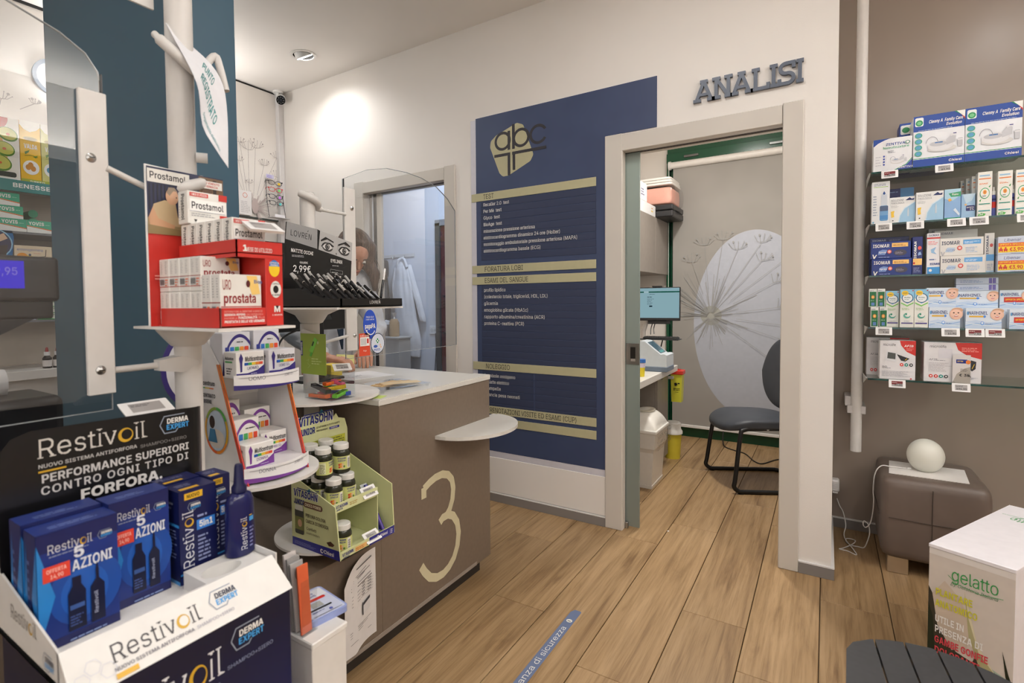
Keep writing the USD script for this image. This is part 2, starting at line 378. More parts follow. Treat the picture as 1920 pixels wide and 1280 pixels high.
# floor: one mesh per plank that can be seen, a plain bed below
fl = Thing('floor', kind='structure')
fl.part('screed', MB().box((XL - .7, YN - .1, -0.08), (XR + .1, YF + .15, -0.010), c(120, 96, 66)), MATTE)
PW, PL, GAP = 0.2285, 1.40, 0.0016
JOINT = {-6: 2.522, -5: 1.93, -4: 2.79, -3: 3.10, -2: 2.245, -1: 1.971, 0: 2.636}     # an end joint seen in each row
for row in range(-19, 12):
    x0 = -0.0068 + row * PW; x1 = x0 + PW
    j = JOINT.get(row, 1.9 + ((row * 0.61803) % 1) * PL); y = j - math.ceil((j - YN) / PL) * PL
    x0, x1 = max(x0, -4.32), min(x1, XR)
    while y < YF:
        a, b = max(y, YN), min(y + PL, YF)
        if b - a > 0.03 and x1 - x0 > 0.02:
            fl.part('plank', MB().box((x0 + GAP, a + GAP * .6, -0.010), (x1 - GAP, b - GAP * .6, 0.0), c(190, 155, 108), 0.0012), WOOD)
        y += PL
# ceiling with round holes for the lamps
HOLE = 0.074
cs = sbox(XL - .1, YN - .1, XR + .1, WY + .02)
cs2 = union_all([cs, sbox(-0.05, WY, XR + .1, 3.66)])
for x, y in LAMPS: cs2 = cs2.difference(Point(x, y).buffer(HOLE, 12))
E4 = np.eye(4)
def at(x=0, y=0, z=0, R=None):
    T = np.eye(4); T[:3, 3] = x, y, z
    if R is not None: T[:3, :3] = R
    return T
def frame(o, u, v):
    T = np.eye(4); u, v = np.asarray(u, float), np.asarray(v, float); T[:3, 0], T[:3, 1], T[:3, 2], T[:3, 3] = u, v, np.cross(u, v), o
    return T
struct('ceiling', MB().prism(cs2, at(z=ZC), 0.02, c(228, 221, 213)), W_CEIL)
struct('ceiling', MB().box((XL - .1, YN - .1, ZC + .14), (XR + .1, 3.66, ZC + .2)), MATTE)
# walls
struct('wall_left', MB().box((XL - .1, YN - .1, 0), (XL, WY, ZC)), W_WHITE)
struct('trim_1', MB().box((XL, YN, ZC - .014), (XL + .010, WY - .03, ZC), c(35, 34, 34)), MATTE)  # dark strip painted in place of a shadow gap under the ceiling
wb = MB()
D1 = (-2.80, -2.035, 2.06); D2 = (-0.915, -0.150, 2.05)
for a, b, z0, z1 in ((XL, D1[0], 0, ZC), (D1[0], D1[1], D1[2], ZC), (D1[1], D2[0], 0, ZC), (D2[0], D2[1], D2[2], ZC), (D2[1], 0.031, 0, ZC)):
    wb.box((a, WY, z0), (b, WY + TH, z1))
struct('wall_back', wb, W_WHITE)
struct('wall_return', MB().box((-0.07, WY + TH, 0), (0.031, YF + .1, ZC)), W_WHITE)
struct('wall_alcove', MB().box((0.031, 3.544, 0), (XR + .1, 3.66, ZC)), W_TAUPE)
struct('wall_right', MB().box((XR, YN - .1, 0), (XR + .1, 3.66, ZC)), W_WHITE)  # out of view, closes the room so that light bounces
struct('wall_front', MB().box((XL - .1, YN - .1, 0), (XR + .1, YN, ZC)), W_WHITE)  # unseen wall behind the camera, returns bounced light
struct('column', MB().box((-2.98, 1.00, 0), (-1.90, 1.262, ZC - .001), c(82, 112, 130), 0.002), W_TEAL)
# consulting room and staff room shells
struct('wall_consulting_left', MB().box((-1.62, WY + TH, 0), (-1.52, YF, 2.9)), W_WHITE)
struct('wall_consulting_back', MB().box((-1.62, YF, 0), (-1.21, YF + .1, 2.9)).box((-1.21, YF, 2.635), (-0.07, YF + .1, 2.9)), W_WHITE)
struct('ceiling', MB().box((-1.62, WY + TH, 2.9), (-0.07, YF + .1, 2.96)), W_CEIL)
struct('wall_staff_left', MB().box((-4.40, WY, 0), (-4.30, 4.3, 2.9)).box((-4.30, WY, 0), (XL, WY + TH, 2.9)), W_STAFF)
struct('wall_staff_back', MB().box((-4.30, 4.2, 0), (-1.62, 4.3, 2.9)), W_STAFF)
struct('ceiling', MB().box((-4.40, WY + TH, 2.9), (-1.62, 4.3, 2.96)), W_CEIL)
# baseboards: grey board under a white lip
def baseboard(name, a, b):
    m = MB().box(a, (b[0], b[1], 0.050), c(134, 128, 124), 0.001)
    struct(name, m, BASE)
    d = 0.0008
    struct(name.replace('baseboard', 'trim'), MB().box((min(a[0], b[0]) - d, min(a[1], b[1]) - d, 0.050), (max(a[0], b[0]) + d, max(a[1], b[1]), 0.056), c(225, 222, 220)), PLASTIC)
baseboard('baseboard_back', (-1.97, WY - .012, 0), (-0.987, WY, 0))
baseboard('baseboard_back_right', (-0.090, WY - .012, 0), (0.043, WY, 0))
baseboard('baseboard_return', (0.031, WY, 0), (0.043, 3.532, 0))
baseboard('baseboard_alcove', (0.031, 3.532, 0), (XR, 3.544, 0))
# white board below the services panel
struct('trim_2', MB().box((-1.97, WY - .006, 0.06), (-0.988, WY, 0.276), c(214, 206, 196), 0.001), W_WHITE)
struct('trim_3', MB().box((-3.715, WY - .05, 1.2), (-3.66, WY - .001, ZC - .001), c(216, 212, 210), 0.003), PLASTIC)

def door_frame(name, xa, xb, xi, xo, zi, zo, label):
    """casing outer xa..xb, opening xi..xo, heights zi (opening) and zo (top)"""
    t = Thing(name, kind='structure'); tag(t.prim, label)
    y0 = WY - .012
    t.part('casing', MB().box((xa, y0, 0), (xi, WY, zo + .006), FC, .003), FRAME)
    t.part('casing', MB().box((xo, y0, 0), (xb, WY, zo + .006), FC, .003), FRAME)
    t.part('casing', MB().box((xi + .002 - .022, y0 + .001, zi), (xo - .002, WY, zo), FC, .003), FRAME)
    lin = MB().box((xi - .02, WY, 0), (xi, WY + .045, zi + .02), FC, .001).box((xi - .02, WY + .085, 0), (xi, WY + TH, zi + .02), FC, .001)
    lin.box((xo, WY, 0), (xo + .02, WY + TH, zi + .02), FC, .001)
    lin.box((xi, WY, zi), (xo, WY + .045, zi + .02), FC, .001).box((xi, WY + .085, zi), (xo, WY + TH, zi + .02), FC, .001)
    t.part('jamb_lining', lin, FRAME)
    t.part('sliding_track', MB().box((xi - .018, WY + .047, zi + .002), (xo + .018, WY + .083, zi + .018), c(60, 48, 40)), MATTE)
    return t
FC = c(206, 199, 189)
d1 = door_frame('door_1', -2.869, -1.966, -2.779, -2.052, 2.037, 2.118, 'white door frame left of the blue services panel, opening to the staff room')
d1.part('glass_pane', MB().box((-2.66, WY + .060, 0.01), (-2.054, WY + .070, 2.035)), PLEXI, 'clear sliding glass')
d1.part('door_stile', MB().box((-2.704, WY + .052, 0.01), (-2.66, WY + .078, 2.035), c(190, 186, 180), .002), FRAME, 'pale stile of the sliding door')
d1.part('seal', MB().box((-2.735, WY + .050, 0.0), (-2.704, WY + .080, 2.036), c(52, 52, 54), .002), GLOSS, 'dark rubber seal')
d2 = door_frame('door_2', -0.987, -0.091, -0.894, -0.171, 2.030, 2.116, 'white door frame under the grey raised letters')
d2.part('glass_leaf', MB().box((-0.912, WY + .058, 0.008), (-0.822, WY + .070, 2.029), c(165, 175, 170), .001), FROST, 'frosted sliding glass leaf pushed into the wall')
h = MB().box((-0.893, WY + .052, 0.898), (-0.822, WY + .058, 1.012), c(150, 148, 144), .001).box((-0.868, WY + .0505, 0.918), (-0.842, WY + .0525, 0.992), c(70, 68, 66)).box((-0.866, WY + .049, 0.916), (-0.842, WY + .0525, 0.930), c(230, 228, 224))
d2.part('pull_plate', h, METAL, 'brushed steel finger pull')
d2.part('floor_guide', MB().box((-0.893, WY + .035, 0), (-0.878, WY + .057, 0.035), c(170, 168, 165), .002), METAL)

sw = Thing('window_2', kind='structure'); tag(sw.prim, 'shop window behind the camera')  # frame added round the fill light on the front wall
for a, b in (((-.12, YN, .62), (-.05, YN + .04, 2.48)), ((2.25, YN, .62), (2.32, YN + .04, 2.48)), ((-.05, YN, .62), (2.25, YN + .04, .69)), ((-.05, YN, 2.41), (2.25, YN + .04, 2.48))): sw.part('frame', MB().box(a, b, GF_ := c(14, 78, 52), .003), GREEN)
struct('trim_4', MB().box((2.40, YN, 2.33), (XR, 3.50, 2.39), c(226, 222, 216), .002).box((2.40, YN, 2.39), (2.412, 3.50, 2.43), c(226, 222, 216), .001), PLASTIC, 'cornice hiding an uplight behind the camera')  # added only to carry the fill uplight, out of view
struct('trim_5', MB().box((XL, 1.3, 2.33), (-3.52, 2.19, 2.39), c(226, 222, 216), .002).box((-3.532, 1.3, 2.39), (-3.52, 2.19, 2.43), c(226, 222, 216), .001), PLASTIC, 'cornice hiding an uplight on the left wall behind the column')  # added to carry the second fill uplight, hidden by the column
# recessed lamps
for i, (x, y) in enumerate(LAMPS):
    seen = i == 0
    t = Thing('recessed_downlight', 'round recessed ceiling spotlight tilted towards the white wall' if seen else 'round recessed ceiling spotlight out of the picture overhead',
              'ceiling light', (x, y, ZC), None if seen else 'ceiling spotlights overhead')
    ring = trimesh.creation.annulus(HOLE - .004, HOLE + .013, 0.005); ring.apply_translation((x, y, ZC - .0025))
    t.part('trim_ring', MB().add(ring, c(226, 222, 216), 40), PLASTIC)
    can = MB(); can.lathe([(HOLE - .001, 0.0), (HOLE - .001, .10), (0, .10)], c(24, 24, 25), (x, y, ZC)); can.add(trimesh.creation.annulus(HOLE - .0015, HOLE - .0005, 0.1, transform=at(x, y, ZC + .05)), c(24, 24, 25))
    t.part('can', can, MATTE)
    q = math.radians(30 if seen else 0); R = np.array([[1, 0, 0], [0, math.cos(q), -math.sin(q)], [0, math.sin(q), math.cos(q)]])
    hd = trimesh.creation.cylinder(HOLE - .013, .045, sections=28); hd.apply_transform(at(x, y, ZC + (.012 if seen else .03), R))
    t.part('lamp_head', MB().add(hd, c(210, 208, 204), 40), PLASTIC)
    ln = trimesh.creation.cylinder(HOLE - .020, .004, sections=28); ln.apply_transform(at(x, y, ZC + (.012 if seen else .03), R) @ at(z=-.0245))
    t.part('lens', MB().add(ln), LAMPGLOW)
# ---------------------------------------------------------------- glass shelves on the taupe wall and what stands on them
RED, BLUE, NAVY, YEL, GRN, ORA = c(205, 50, 42), c(28, 72, 160), c(26, 34, 92), c(246, 206, 40), c(40, 150, 90), c(236, 130, 50)
SKY, PALE = c(150, 196, 226), c(214, 226, 240)
SHELF_Z = [1.832, 1.590, 1.349, 1.106, 0.863]
SHELF_N = ['top', 'second', 'third', 'fourth', 'bottom']
tb = Thing('shelf_upright', 'white round upright tube left of the glass shelves, hanging free of the floor', 'upright', (0.133, 3.40, 0.46))
tb.part('tube', MB().cyl((0.133, 3.40, 0.46), (0.133, 3.40, ZC - .001), 0.0235, c(222, 218, 214), 28), PLASTIC)
tb.part('wall_clip', MB().box((0.085, 3.40, 0.69), (0.118, 3.5435, 0.74), c(205, 200, 198), .002).box((0.095, 3.385, 0.655), (0.171, 3.5435, 0.695), c(205, 200, 198), .002), PLASTIC)
for n, z in zip(SHELF_N, SHELF_Z):
    t = Thing('glass_shelf', f'green-edged glass shelf on the taupe wall, {n} of the five', 'shelf', (0.8, 3.37, z - .008))
    t.part('pane', MB().box((0.166, 3.2012, z - .008), (1.45, 3.544, z)), SHELFGLASS)
    t.part('front_edge', MB().box((0.166, 3.200, z - .008), (1.45, 3.2012, z)), GLASSEDGE)
    t.part('bracket', MB().hull([(0.1575, 3.36, z - .0005), (0.1575, 3.44, z - .0005), (0.1655, 3.21, z - .0005), (0.160, 3.21, z - .0005), (0.1575, 3.36, z - .045), (0.1575, 3.44, z - .045), (0.1655, 3.25, z - .0085), (0.160, 3.25, z - .0085)], c(226, 224, 220)), PLASTIC)

def price_tag(loc, label, normal_tilt=18, red=False, text='', w=0.061, h=0.037, rot=0.0, group=None, base=None):
    """electronic shelf label: loc = lower centre of its face; rot turns it about z (0 looks to -Y)"""
    q, k = math.radians(rot), math.radians(normal_tilt)
    u = np.array([math.cos(q), math.sin(q), 0]); out = np.array([math.sin(q), -math.cos(q), 0])
    v = Z * math.cos(k) - out * math.sin(k); n = np.cross(u, v)
    loc = np.asarray(loc, float); o = loc - u * w / 2
    t = Thing('price_tag', label, 'price tag', loc, group)
    R = np.array([u, v, n]).T; T = np.eye(4); T[:3, :3] = R; T[:3, 3] = o
    body = trimesh.convex.convex_hull(np.array([[x, y, z] for x, y, z in [(.0015, 0, 0), (w - .0015, 0, 0), (0, .0015, 0), (0, h - .0015, 0), (w, .0015, 0), (w, h - .0015, 0), (.0015, h, 0), (w - .0015, h, 0), (0.0025, .0025, -.006), (w - .0025, .0025, -.006), (0.0025, h - .0025, -.006), (w - .0025, h - .0025, -.006)]]))
    t.part('housing', MB().add(body, c(238, 237, 236), False, T), PLASTIC)
    m = MB(); f = Face(m, o, u, v, 0.0004)
    f.rect(w * .17, h * .17, w * .66, h * .66, c(168, 164, 162))
    if red:
        f.rect(w * .17, h * .50, w * .66, h * .33, c(120, 26, 30)); f.rect(w * .17, h * .40, w * .28, h * .43, c(120, 26, 30)); f.text('OFFERTA', w * .2, h * .6, h * .12, c(220, 190, 185), 600, fit=w * .3)
    else: f.bars(w * .2, h * .58, w * .5, h * .2, 2, c(90, 88, 88), seed=int(loc[0] * 999))
    if text: f.text(text, w * .80, h * .25, h * .20, c(30, 30, 32), 600, align='r')
    t.part('display', m, PLASTIC)
    return t

def pack(name, label, a, b, col, paint_front, mat_=CARTON, group=None, cat='box', side=None, top=None, axis='Y'):
    """a folded carton: a, b corners; paint_front(face, w, h)"""
    m = carton(MB(), a, b, col)
    f = sideY(m, a, b) if axis == 'Y' else frontX(m, a, b)
    paint_front(f, (b[0] - a[0]) if axis == 'Y' else (b[1] - a[1]), b[2] - a[2])
    if side: side(frontX(m, a, b) if axis == 'Y' else sideY(m, a, b), (b[1] - a[1]) if axis == 'Y' else (b[0] - a[0]), b[2] - a[2])
    if top: top(topZ(m, a, b) if axis == 'Y' else topZx(m, a, b), (b[0] - a[0]) if axis == 'Y' else (b[1] - a[1]), (b[1] - a[1]) if axis == 'Y' else (b[0] - a[0]))
    return solo(name, label, cat, m, mat_, group)

Yf = 3.215
def nebuliser(f, x, y, s, shade=1.0):
    g1, g2, g3 = c(226, 226, 228), c(196, 197, 202), c(160, 162, 170)
    f.ell(x + .50 * s, y + .12 * s, .40 * s, .12 * s, c(214, 212, 210)); f.ell(x + .46 * s, y + .24 * s, .36 * s, .19 * s, g1)
    f.ell(x + .40 * s, y + .30 * s, .24 * s, .09 * s, g2); f.rect(x + .30 * s, y + .33 * s, .22 * s, .04 * s, c(70, 120, 180))
    f.poly([(x + .62 * s, y + .22 * s), (x + .86 * s, y + .30 * s), (x + .88 * s, y + .52 * s), (x + .74 * s, y + .56 * s), (x + .62 * s, y + .40 * s)], g2)
    f.poly([(x + .74 * s, y + .52 * s), (x + .90 * s, y + .58 * s), (x + .88 * s, y + .66 * s), (x + .72 * s, y + .60 * s)], g1); f.rect(x + .80 * s, y + .60 * s, .09 * s, .03 * s, c(60, 60, 130))
    th = np.linspace(0.1, 3.0, 14); f.line([(x + .22 * s + .17 * s * math.cos(t), y + .32 * s + .26 * s * math.sin(t)) for t in th], .018 * s, g3)
    f.rect(x + .93 * s, y + .12 * s, .13 * s, .30 * s, g2, .02 * s); f.rect(x + .92 * s, y + .34 * s, .15 * s, .05 * s, g1)
def clenny(f, w, h):
    f.rect(0, 0, w, h * .155, BLUE); f.rect(0, h * .70, w, h * .30, BLUE); f.rect(0, h * .165, w, h * .012, GRN)
    f.rect(w * .03, h * .80, w * .17, h * .17, c(236, 240, 238), .006); f.ell(w * .115, h * .865, w * .072, h * .058, GRN); f.ell(w * .115, h * .865, w * .045, h * .034, c(120, 200, 140))
    f.text('Clenny A  Family Care', w * .96, h * .835, h * .062, WHITE, 700, align='r', shear=.25, fit=w * .66); f.text('Evolution', w * .94, h * .755, h * .055, WHITE, 700, align='r', shear=.25, fit=w * .30)
    f.bars(w * .1, h * .71, w * .8, h * .022, 1, c(180, 200, 230))
    f.poly([(w, h), (w * .84, h), (w, h * .86)], WHITE); f.poly([(w * .84, h), (w * .80, h), (w * .93, h * .92)], GRN); f.poly([(w, h * .86), (w, h * .82), (w * .93, h * .92)], RED)
    for i in range(4): f.ell(w * .105, h * (.62 - .118 * i), w * .075, h * .052, c(80, 170, 140)); f.ell(w * .105, h * (.62 - .118 * i), w * .052, h * .036, c(90, 160, 200))
    nebuliser(f, w * .22, h * .26, w * .70)
    f.text('Chiesi', w * .95, h * .055, h * .045, WHITE, 700, align='r')
def zentiva(f, w, h):
    f.poly([(0, h), (0, h * .78), (w * .12, h * .88), (w * .30, h * .96), (w * .45, h)], BLUE); f.poly([(w, 0), (w, h * .30), (w * .86, h * .14), (w * .55, 0)], c(50, 70, 160)); f.line([(w * .55, h * .01), (w * .86, h * .16), (w, h * .33)], .003, GRN)
    f.text('ZENTIVA', w * .32, h * .78, h * .075, c(60, 80, 150), 600); f.text('Nebulizzatore', w * .25, h * .68, h * .07, c(90, 170, 130), 500)
    f.bars(w * .38, h * .55, w * .22, h * .08, 3, c(150, 152, 165)); nebuliser(f, w * .42, h * .20, w * .42)
    for i in range(4): f.ell(w * .28, h * (.46 - .085 * i), w * .026, h * .026, c(60, 80, 170)); f.bars(w * .06, h * (.445 - .085 * i), w * .16, h * .03, 1, c(170, 172, 185))
    f.ell(w * .88, h * .82, w * .06, h * .05, c(60, 130, 110)); f.ell(w * .88, h * .82, w * .04, h * .033, WHITE); f.text('ZENTIVA', w * .66, h * .05, h * .055, WHITE, 600)
Z1, Z2, Z3, Z4, Z5 = SHELF_Z
pack('nebuliser_box', 'small white and blue nebuliser box at the left end of the top glass shelf', (0.174, Yf, Z1), (0.314, Yf + .10, Z1 + .150), c(232, 233, 236), zentiva)
pack('nebuliser_box', 'large blue and white nebuliser box, the left one of the two in front on the top shelf', (0.317, Yf, Z1), (0.489, Yf + .12, Z1 + .229), c(234, 236, 240), clenny)
pack('nebuliser_box', 'large blue and white nebuliser box at the right end of the top shelf', (0.4905, Yf, Z1), (0.666, Yf + .12, Z1 + .230), c(234, 236, 240), clenny)
def blueback(f, w, h): f.rect(w * .02, h * .78, w * .22, h * .18, c(236, 240, 238), .006); f.ell(w * .13, h * .865, w * .08, h * .055, GRN); f.rect(0, 0, w, h * .15, BLUE)
pack('nebuliser_box', 'blue nebuliser box half hidden behind the small white one on the top shelf', (0.279, 3.345, Z1), (0.455, 3.46, Z1 + .240), BLUE, blueback)
# second shelf
def spray(f, w, h):
    f.bars(w * .12, h * .90, w * .7, h * .06, 2, c(150, 160, 175)); f.rect(w * .1, h * .865, w * .8, h * .012, c(150, 200, 70)); f.bars(w * .08, h * .2, w * .28, h * .5, 8, c(170, 180, 195))
    f.poly([(w * .56, h * .70), (w * .82, h * .70), (w * .86, h * .62), (w * .86, h * .40), (w * .52, h * .40), (w * .52, h * .62)], c(206, 214, 224)); f.rect(w * .46, h * .07, w * .46, h * .36, c(110, 160, 206), .006); f.rect(w * .46, h * .30, w * .46, h * .12, c(76, 96, 130), .004); f.rect(w * .46, h * .10, w * .46, h * .10, c(76, 140, 200))
    f.poly([(w * .69, h * .77), (w * .61, h * .71), (w * .69, h * .68), (w * .77, h * .71)], c(40, 80, 150)); f.ell(w * .1, h * .04, w * .06, h * .02, c(120, 180, 210))
pack('nasal_spray_box', 'tall white carton with a blue spray bottle printed on it, left end of the second shelf', (0.171, Yf, Z2), (0.237, Yf + .06, Z2 + .197), c(232, 234, 236), spray)
def solution(f, w, h):
    f.poly([(w * .34, 0), (w * .40, h * .30), (w * .58, h * .58), (w, h * .80), (w, 0)], c(160, 200, 228)); f.poly([(w * .34, 0), (w * .40, h * .30), (w * .58, h * .58), (w, h * .80), (w, h * .77), (w * .6, h * .54), (w * .43, h * .28), (w * .38, 0)], c(212, 228, 238))
    f.text('SOLUZIONE', w * .06, h * .84, h * .075, c(120, 122, 130), 400, fit=w * .50); f.text('FISIOLOGICA', w * .06, h * .74, h * .065, c(130, 132, 140), 400, fit=w * .52); f.bars(w * .06, h * .60, w * .35, h * .1, 3, c(190, 190, 190))
    f.poly([(w * .62, h * .86), (w * .78, h * .96), (w * .86, h * .90), (w * .96, h * .92), (w * .94, h * .85)], c(30, 44, 100)); f.poly([(w * .06, h * .46), (w * .20, h * .48), (w * .17, h * .36), (w * .19, h * .24), (w * .08, h * .22)], c(244, 200, 60))
    f.poly([(w * .70, h * .24), (w * .76, h * .24), (w * .76, h * .44), (w * .735, h * .58), (w * .725, h * .58), (w * .70, h * .44)], c(205, 216, 226)); f.ell(w * .14, h * .1, w * .03, h * .02, c(60, 60, 60))
pack('saline_box', 'white and pale blue saline carton beside the tall spray carton on the second shelf', (0.238, 3.228, Z2), (0.330, 3.30, Z2 + .119), c(232, 232, 230), solution)
pack('saline_box', 'white and pale blue saline carton, right of its twin in the middle of the second shelf', (0.331, Yf, Z2), (0.425, 3.295, Z2 + .130), c(232, 232, 230), solution)
pack('medicine_box', 'dark blue carton lying behind the saline cartons on the second shelf', (0.240, 3.345, Z2), (0.336, 3.45, Z2 + .177), NAVY, lambda f, w, h: (f.rect(w * .48, 0, w * .52, h, c(70, 130, 180)), f.bars(w * .08, h * .9, w * .35, h * .05, 1, c(120, 140, 180))))
def lbg(f, w, h):
    f.rect(0, 0, w, h * .05, c(40, 150, 110)); f.poly([(0, h), (0, h * .70), (w * .5, h * .60), (w, h * .78), (w, h)], c(176, 214, 232)); f.poly([(w * .25, h * .86), (w, h * .90), (w, h * .74), (w * .40, h * .74)], c(60, 160, 110)); f.text('fisio', w * .45, h * .79, h * .06, WHITE, 600)
    f.poly([(w * .2, h * .66), (w * .35, h * .70), (w * .46, h * .63), (w * .3, h * .58)], c(240, 180, 80)); f.poly([(w * .55, h * .30), (w * .9, h * .10), (w * .95, h * .16), (w * .68, h * .36)], c(220, 230, 240))
pack('saline_box', 'pale blue carton with a green ribbon, middle of the second shelf', (0.4285, 3.22, Z2), (0.482, 3.28, Z2 + .132), c(140, 178, 220), lbg)
def lbn(f, w, h):
    f.poly([(w * .1, h), (w * .35, h * .6), (w * .75, h * .72), (w, h)], c(196, 220, 236)); f.rect(w * .35, h * .30, w * .62, h * .22, c(40, 46, 110), .003); f.text('ipertonica', w * .40, h * .42, h * .055, WHITE, 600, fit=w * .5); f.text('3%', w * .60, h * .33, h * .06, WHITE, 700)
    f.ell(w * .32, h * .56, w * .08, h * .04, c(240, 190, 120))
pack('saline_box', 'low pale blue carton with a navy label, left of the tall plant-print cartons', (0.485, 3.23, Z2), (0.531, 3.29, Z2 + .106), c(160, 196, 226), lbn)
def puress(f, w, h):
    f.rect(w * .12, h * .90, w * .7, h * .03, c(150, 190, 220)); f.rect(w * .08, h * .835, w * .82, h * .022, ORA); f.bars(w * .12, h * .72, w * .6, h * .04, 2, ORA)
    f.ell(w * .5, h * .52, w * .34, h * .125, c(90, 170, 120)); f.ell(w * .5, h * .52, w * .29, h * .105, c(236, 236, 230)); f.ell(w * .5, h * .545, w * .13, h * .05, c(240, 170, 70)); f.ell(w * .5, h * .545, w * .07, h * .028, c(220, 120, 50)); f.bars(w * .33, h * .45, w * .34, h * .04, 1, c(120, 120, 120))
    f.poly([(w * .74, h * .66), (w * .90, h * .70), (w * .84, h * .64)], c(60, 150, 80)); f.poly([(w * .12, h * .36), (w * .26, h * .40), (w * .22, h * .34)], c(60, 150, 80))
    f.rect(w * .1, h * .275, w * .76, h * .02, c(40, 150, 130)); f.rect(w * .08, h * .12, w * .8, h * .022, c(40, 160, 160)); f.poly([(w * .06, h * .02), (w * .5, h * .02), (w * .6, h * .06), (w * .3, h * .09), (w * .1, h * .07)], c(90, 180, 80)); f.text('30', w * .12, h * .035, h * .04, WHITE, 700)
for i, (x0, x1, hh, w_) in enumerate(((.5345, .580, .192, 'leftmost'), (.597, .642, .188, 'middle'), (.651, .695, .186, 'rightmost'))):
    pack('spray_carton', f'tall white carton with a green plant ring, {w_} of three at the right of the second shelf', (x0, Yf, Z2), (x1, Yf + .045, Z2 + hh), c(236, 234, 226), puress, group='tall plant-print cartons on the second shelf')
for i in range(3):
    pack('spray_carton', f'tall white carton behind the leftmost plant-print carton, {["first", "second", "third"][i]} one back', (.5345 - .011 * (i + 1), Yf + .05 + .048 * i, Z2), (.580 - .010 * (i + 1), Yf + .095 + .048 * i, Z2 + .186), c(232, 230, 222), puress, group='tall plant-print cartons on the second shelf')
def spray_bottle(x, y, z, label):
    t = Thing('spray_bottle', label, 'bottle', (x, y, z), 'small red and blue spray bottles between the tall cartons')
    t.part('body', MB().lathe([(0, 0), (.0075, 0), (.0078, .003), (.0078, .084), (.005, .092)], c(84, 92, 160), (x, y, z)), PLASTIC)
    lb = MB().lathe([(.0080, .036), (.0080, .062)], RED, (x, y, z)).lathe([(.0080, .068), (.0080, .076)], NAVY, (x, y, z)); t.part('label', lb, PAPER)
    t.part('spray_head', MB().lathe([(.0050, .092), (.0062, .093), (.0062, .108), (.003, .110), (.003, .126), (0, .127)], WHITE, (x, y, z)), PLASTIC)
spray_bottle(.5885, 3.235, Z2, 'small spray bottle with a red label between the leftmost and middle tall cartons')
spray_bottle(.6465, 3.235, Z2, 'small spray bottle with a red label between the middle and rightmost tall cartons')
# third shelf
def isob(f, w, h):
    f.text('ISOMAR', w * .05, h * .66, h * .20, WHITE, 700, fit=w * .42); f.rect(w * .53, h * .66, w * .40, h * .24, c(246, 196, 110)); f.bars(w * .56, h * .72, w * .33, h * .12, 2, c(150, 90, 40))
    f.poly([(w * .18, h * .22), (w * .36, h * .22), (w * .42, h * .5), (w * .30, h * .54), (w * .2, h * .45)], c(120, 150, 210)); f.text('spray', w * .2, h * .33, h * .1, WHITE, 600); f.ell(w * .47, h * .40, w * .055, h * .12, c(220, 90, 70)); f.ell(w * .47, h * .40, w * .035, h * .07, c(240, 190, 180))
    f.ell(w * .74, h * .32, w * .16, h * .18, c(66, 62, 80)); f.bars(w * .62, h * .24, w * .24, h * .16, 3, c(150, 145, 160)); f.poly([(w * .04, h * .26), (w * .07, h * .26), (w * .09, h * .1), (w * .13, h * .24), (w * .16, h * .24), (w * .10, 0), (w * .07, 0)], WHITE); f.bars(w * .2, h * .06, w * .3, h * .08, 1, c(150, 170, 220))
IB = c(24, 50, 128)
for i, (z, w_) in enumerate(((Z3, 'lower'), (Z3 + .0785, 'upper'))):
    pack('nasal_spray_box', f'dark blue nasal spray carton lying flat, {w_} one in front on the third shelf', (.175 - .004 * i, Yf, z), (.3205 - .004 * i, 3.28, z + .078), IB, isob)
pack('nasal_spray_box', 'dark blue nasal spray carton behind and above the front blue pair on the third shelf', (.172, 3.31, Z3), (.318, 3.39, Z3 + .185), c(20, 36, 96), lambda f, w, h: (f.text('ISOMAR', w * .06, h * .90, h * .05, c(150, 160, 190), 700, fit=w * .36), f.bars(w * .5, h * .9, w * .4, h * .05, 2, c(110, 120, 150))))
def isobv(f, w, h):
    f.text('ISOMAR', w * .42, h * .42, w * .24, WHITE, 700, rot=90, fit=h * .46); f.ell(w * .72, h * .70, w * .18, h * .05, c(220, 80, 70)); f.poly([(w * .55, h * .5), (w * .9, h * .52), (w * .8, h * .6), (w * .6, h * .58)], c(150, 180, 225)); f.rect(w * .1, h * .25, w * .85, h * .17, c(246, 196, 110)); f.ell(w * .2, h * .3, w * .1, h * .03, RED); f.bars(w * .15, h * .06, w * .7, h * .14, 4, c(140, 150, 190))
pack('nasal_spray_box', 'dark blue nasal spray carton standing upright at the right of the blue pair', (.3215, 3.22, Z3), (.358, 3.27, Z3 + .172), c(28, 40, 108), isobv)
def isowt(f, w, h):
    f.text('ISOMAR', w * .10, h * .92, h * .05, c(90, 100, 130), 700, fit=w * .8); f.rect(0, h * .86, w, h * .035, RED); f.bars(w * .1, h * .72, w * .75, h * .1, 3, c(235, 140, 140)); f.poly([(w * .3, h * .60), (w * .7, h * .66), (w * .55, h * .55), (w * .75, h * .48), (w * .35, h * .52)], c(150, 190, 225)); f.bars(w * .2, h * .34, w * .6, h * .06, 1, c(90, 110, 160)); f.text('BIMBI', w * .25, h * .22, h * .05, c(40, 70, 140), 700); f.rect(w * .06, 0, w * .94, h * .17, c(60, 150, 215)); f.ell(w * .3, h * .09, w * .12, h * .035, WHITE)
pack('nasal_spray_box', 'tall white nasal spray carton with a red band, left of the flat white ones on the third shelf', (.372, 3.22, Z3), (.4175, 3.27, Z3 + .184), c(232, 230, 232), isowt)
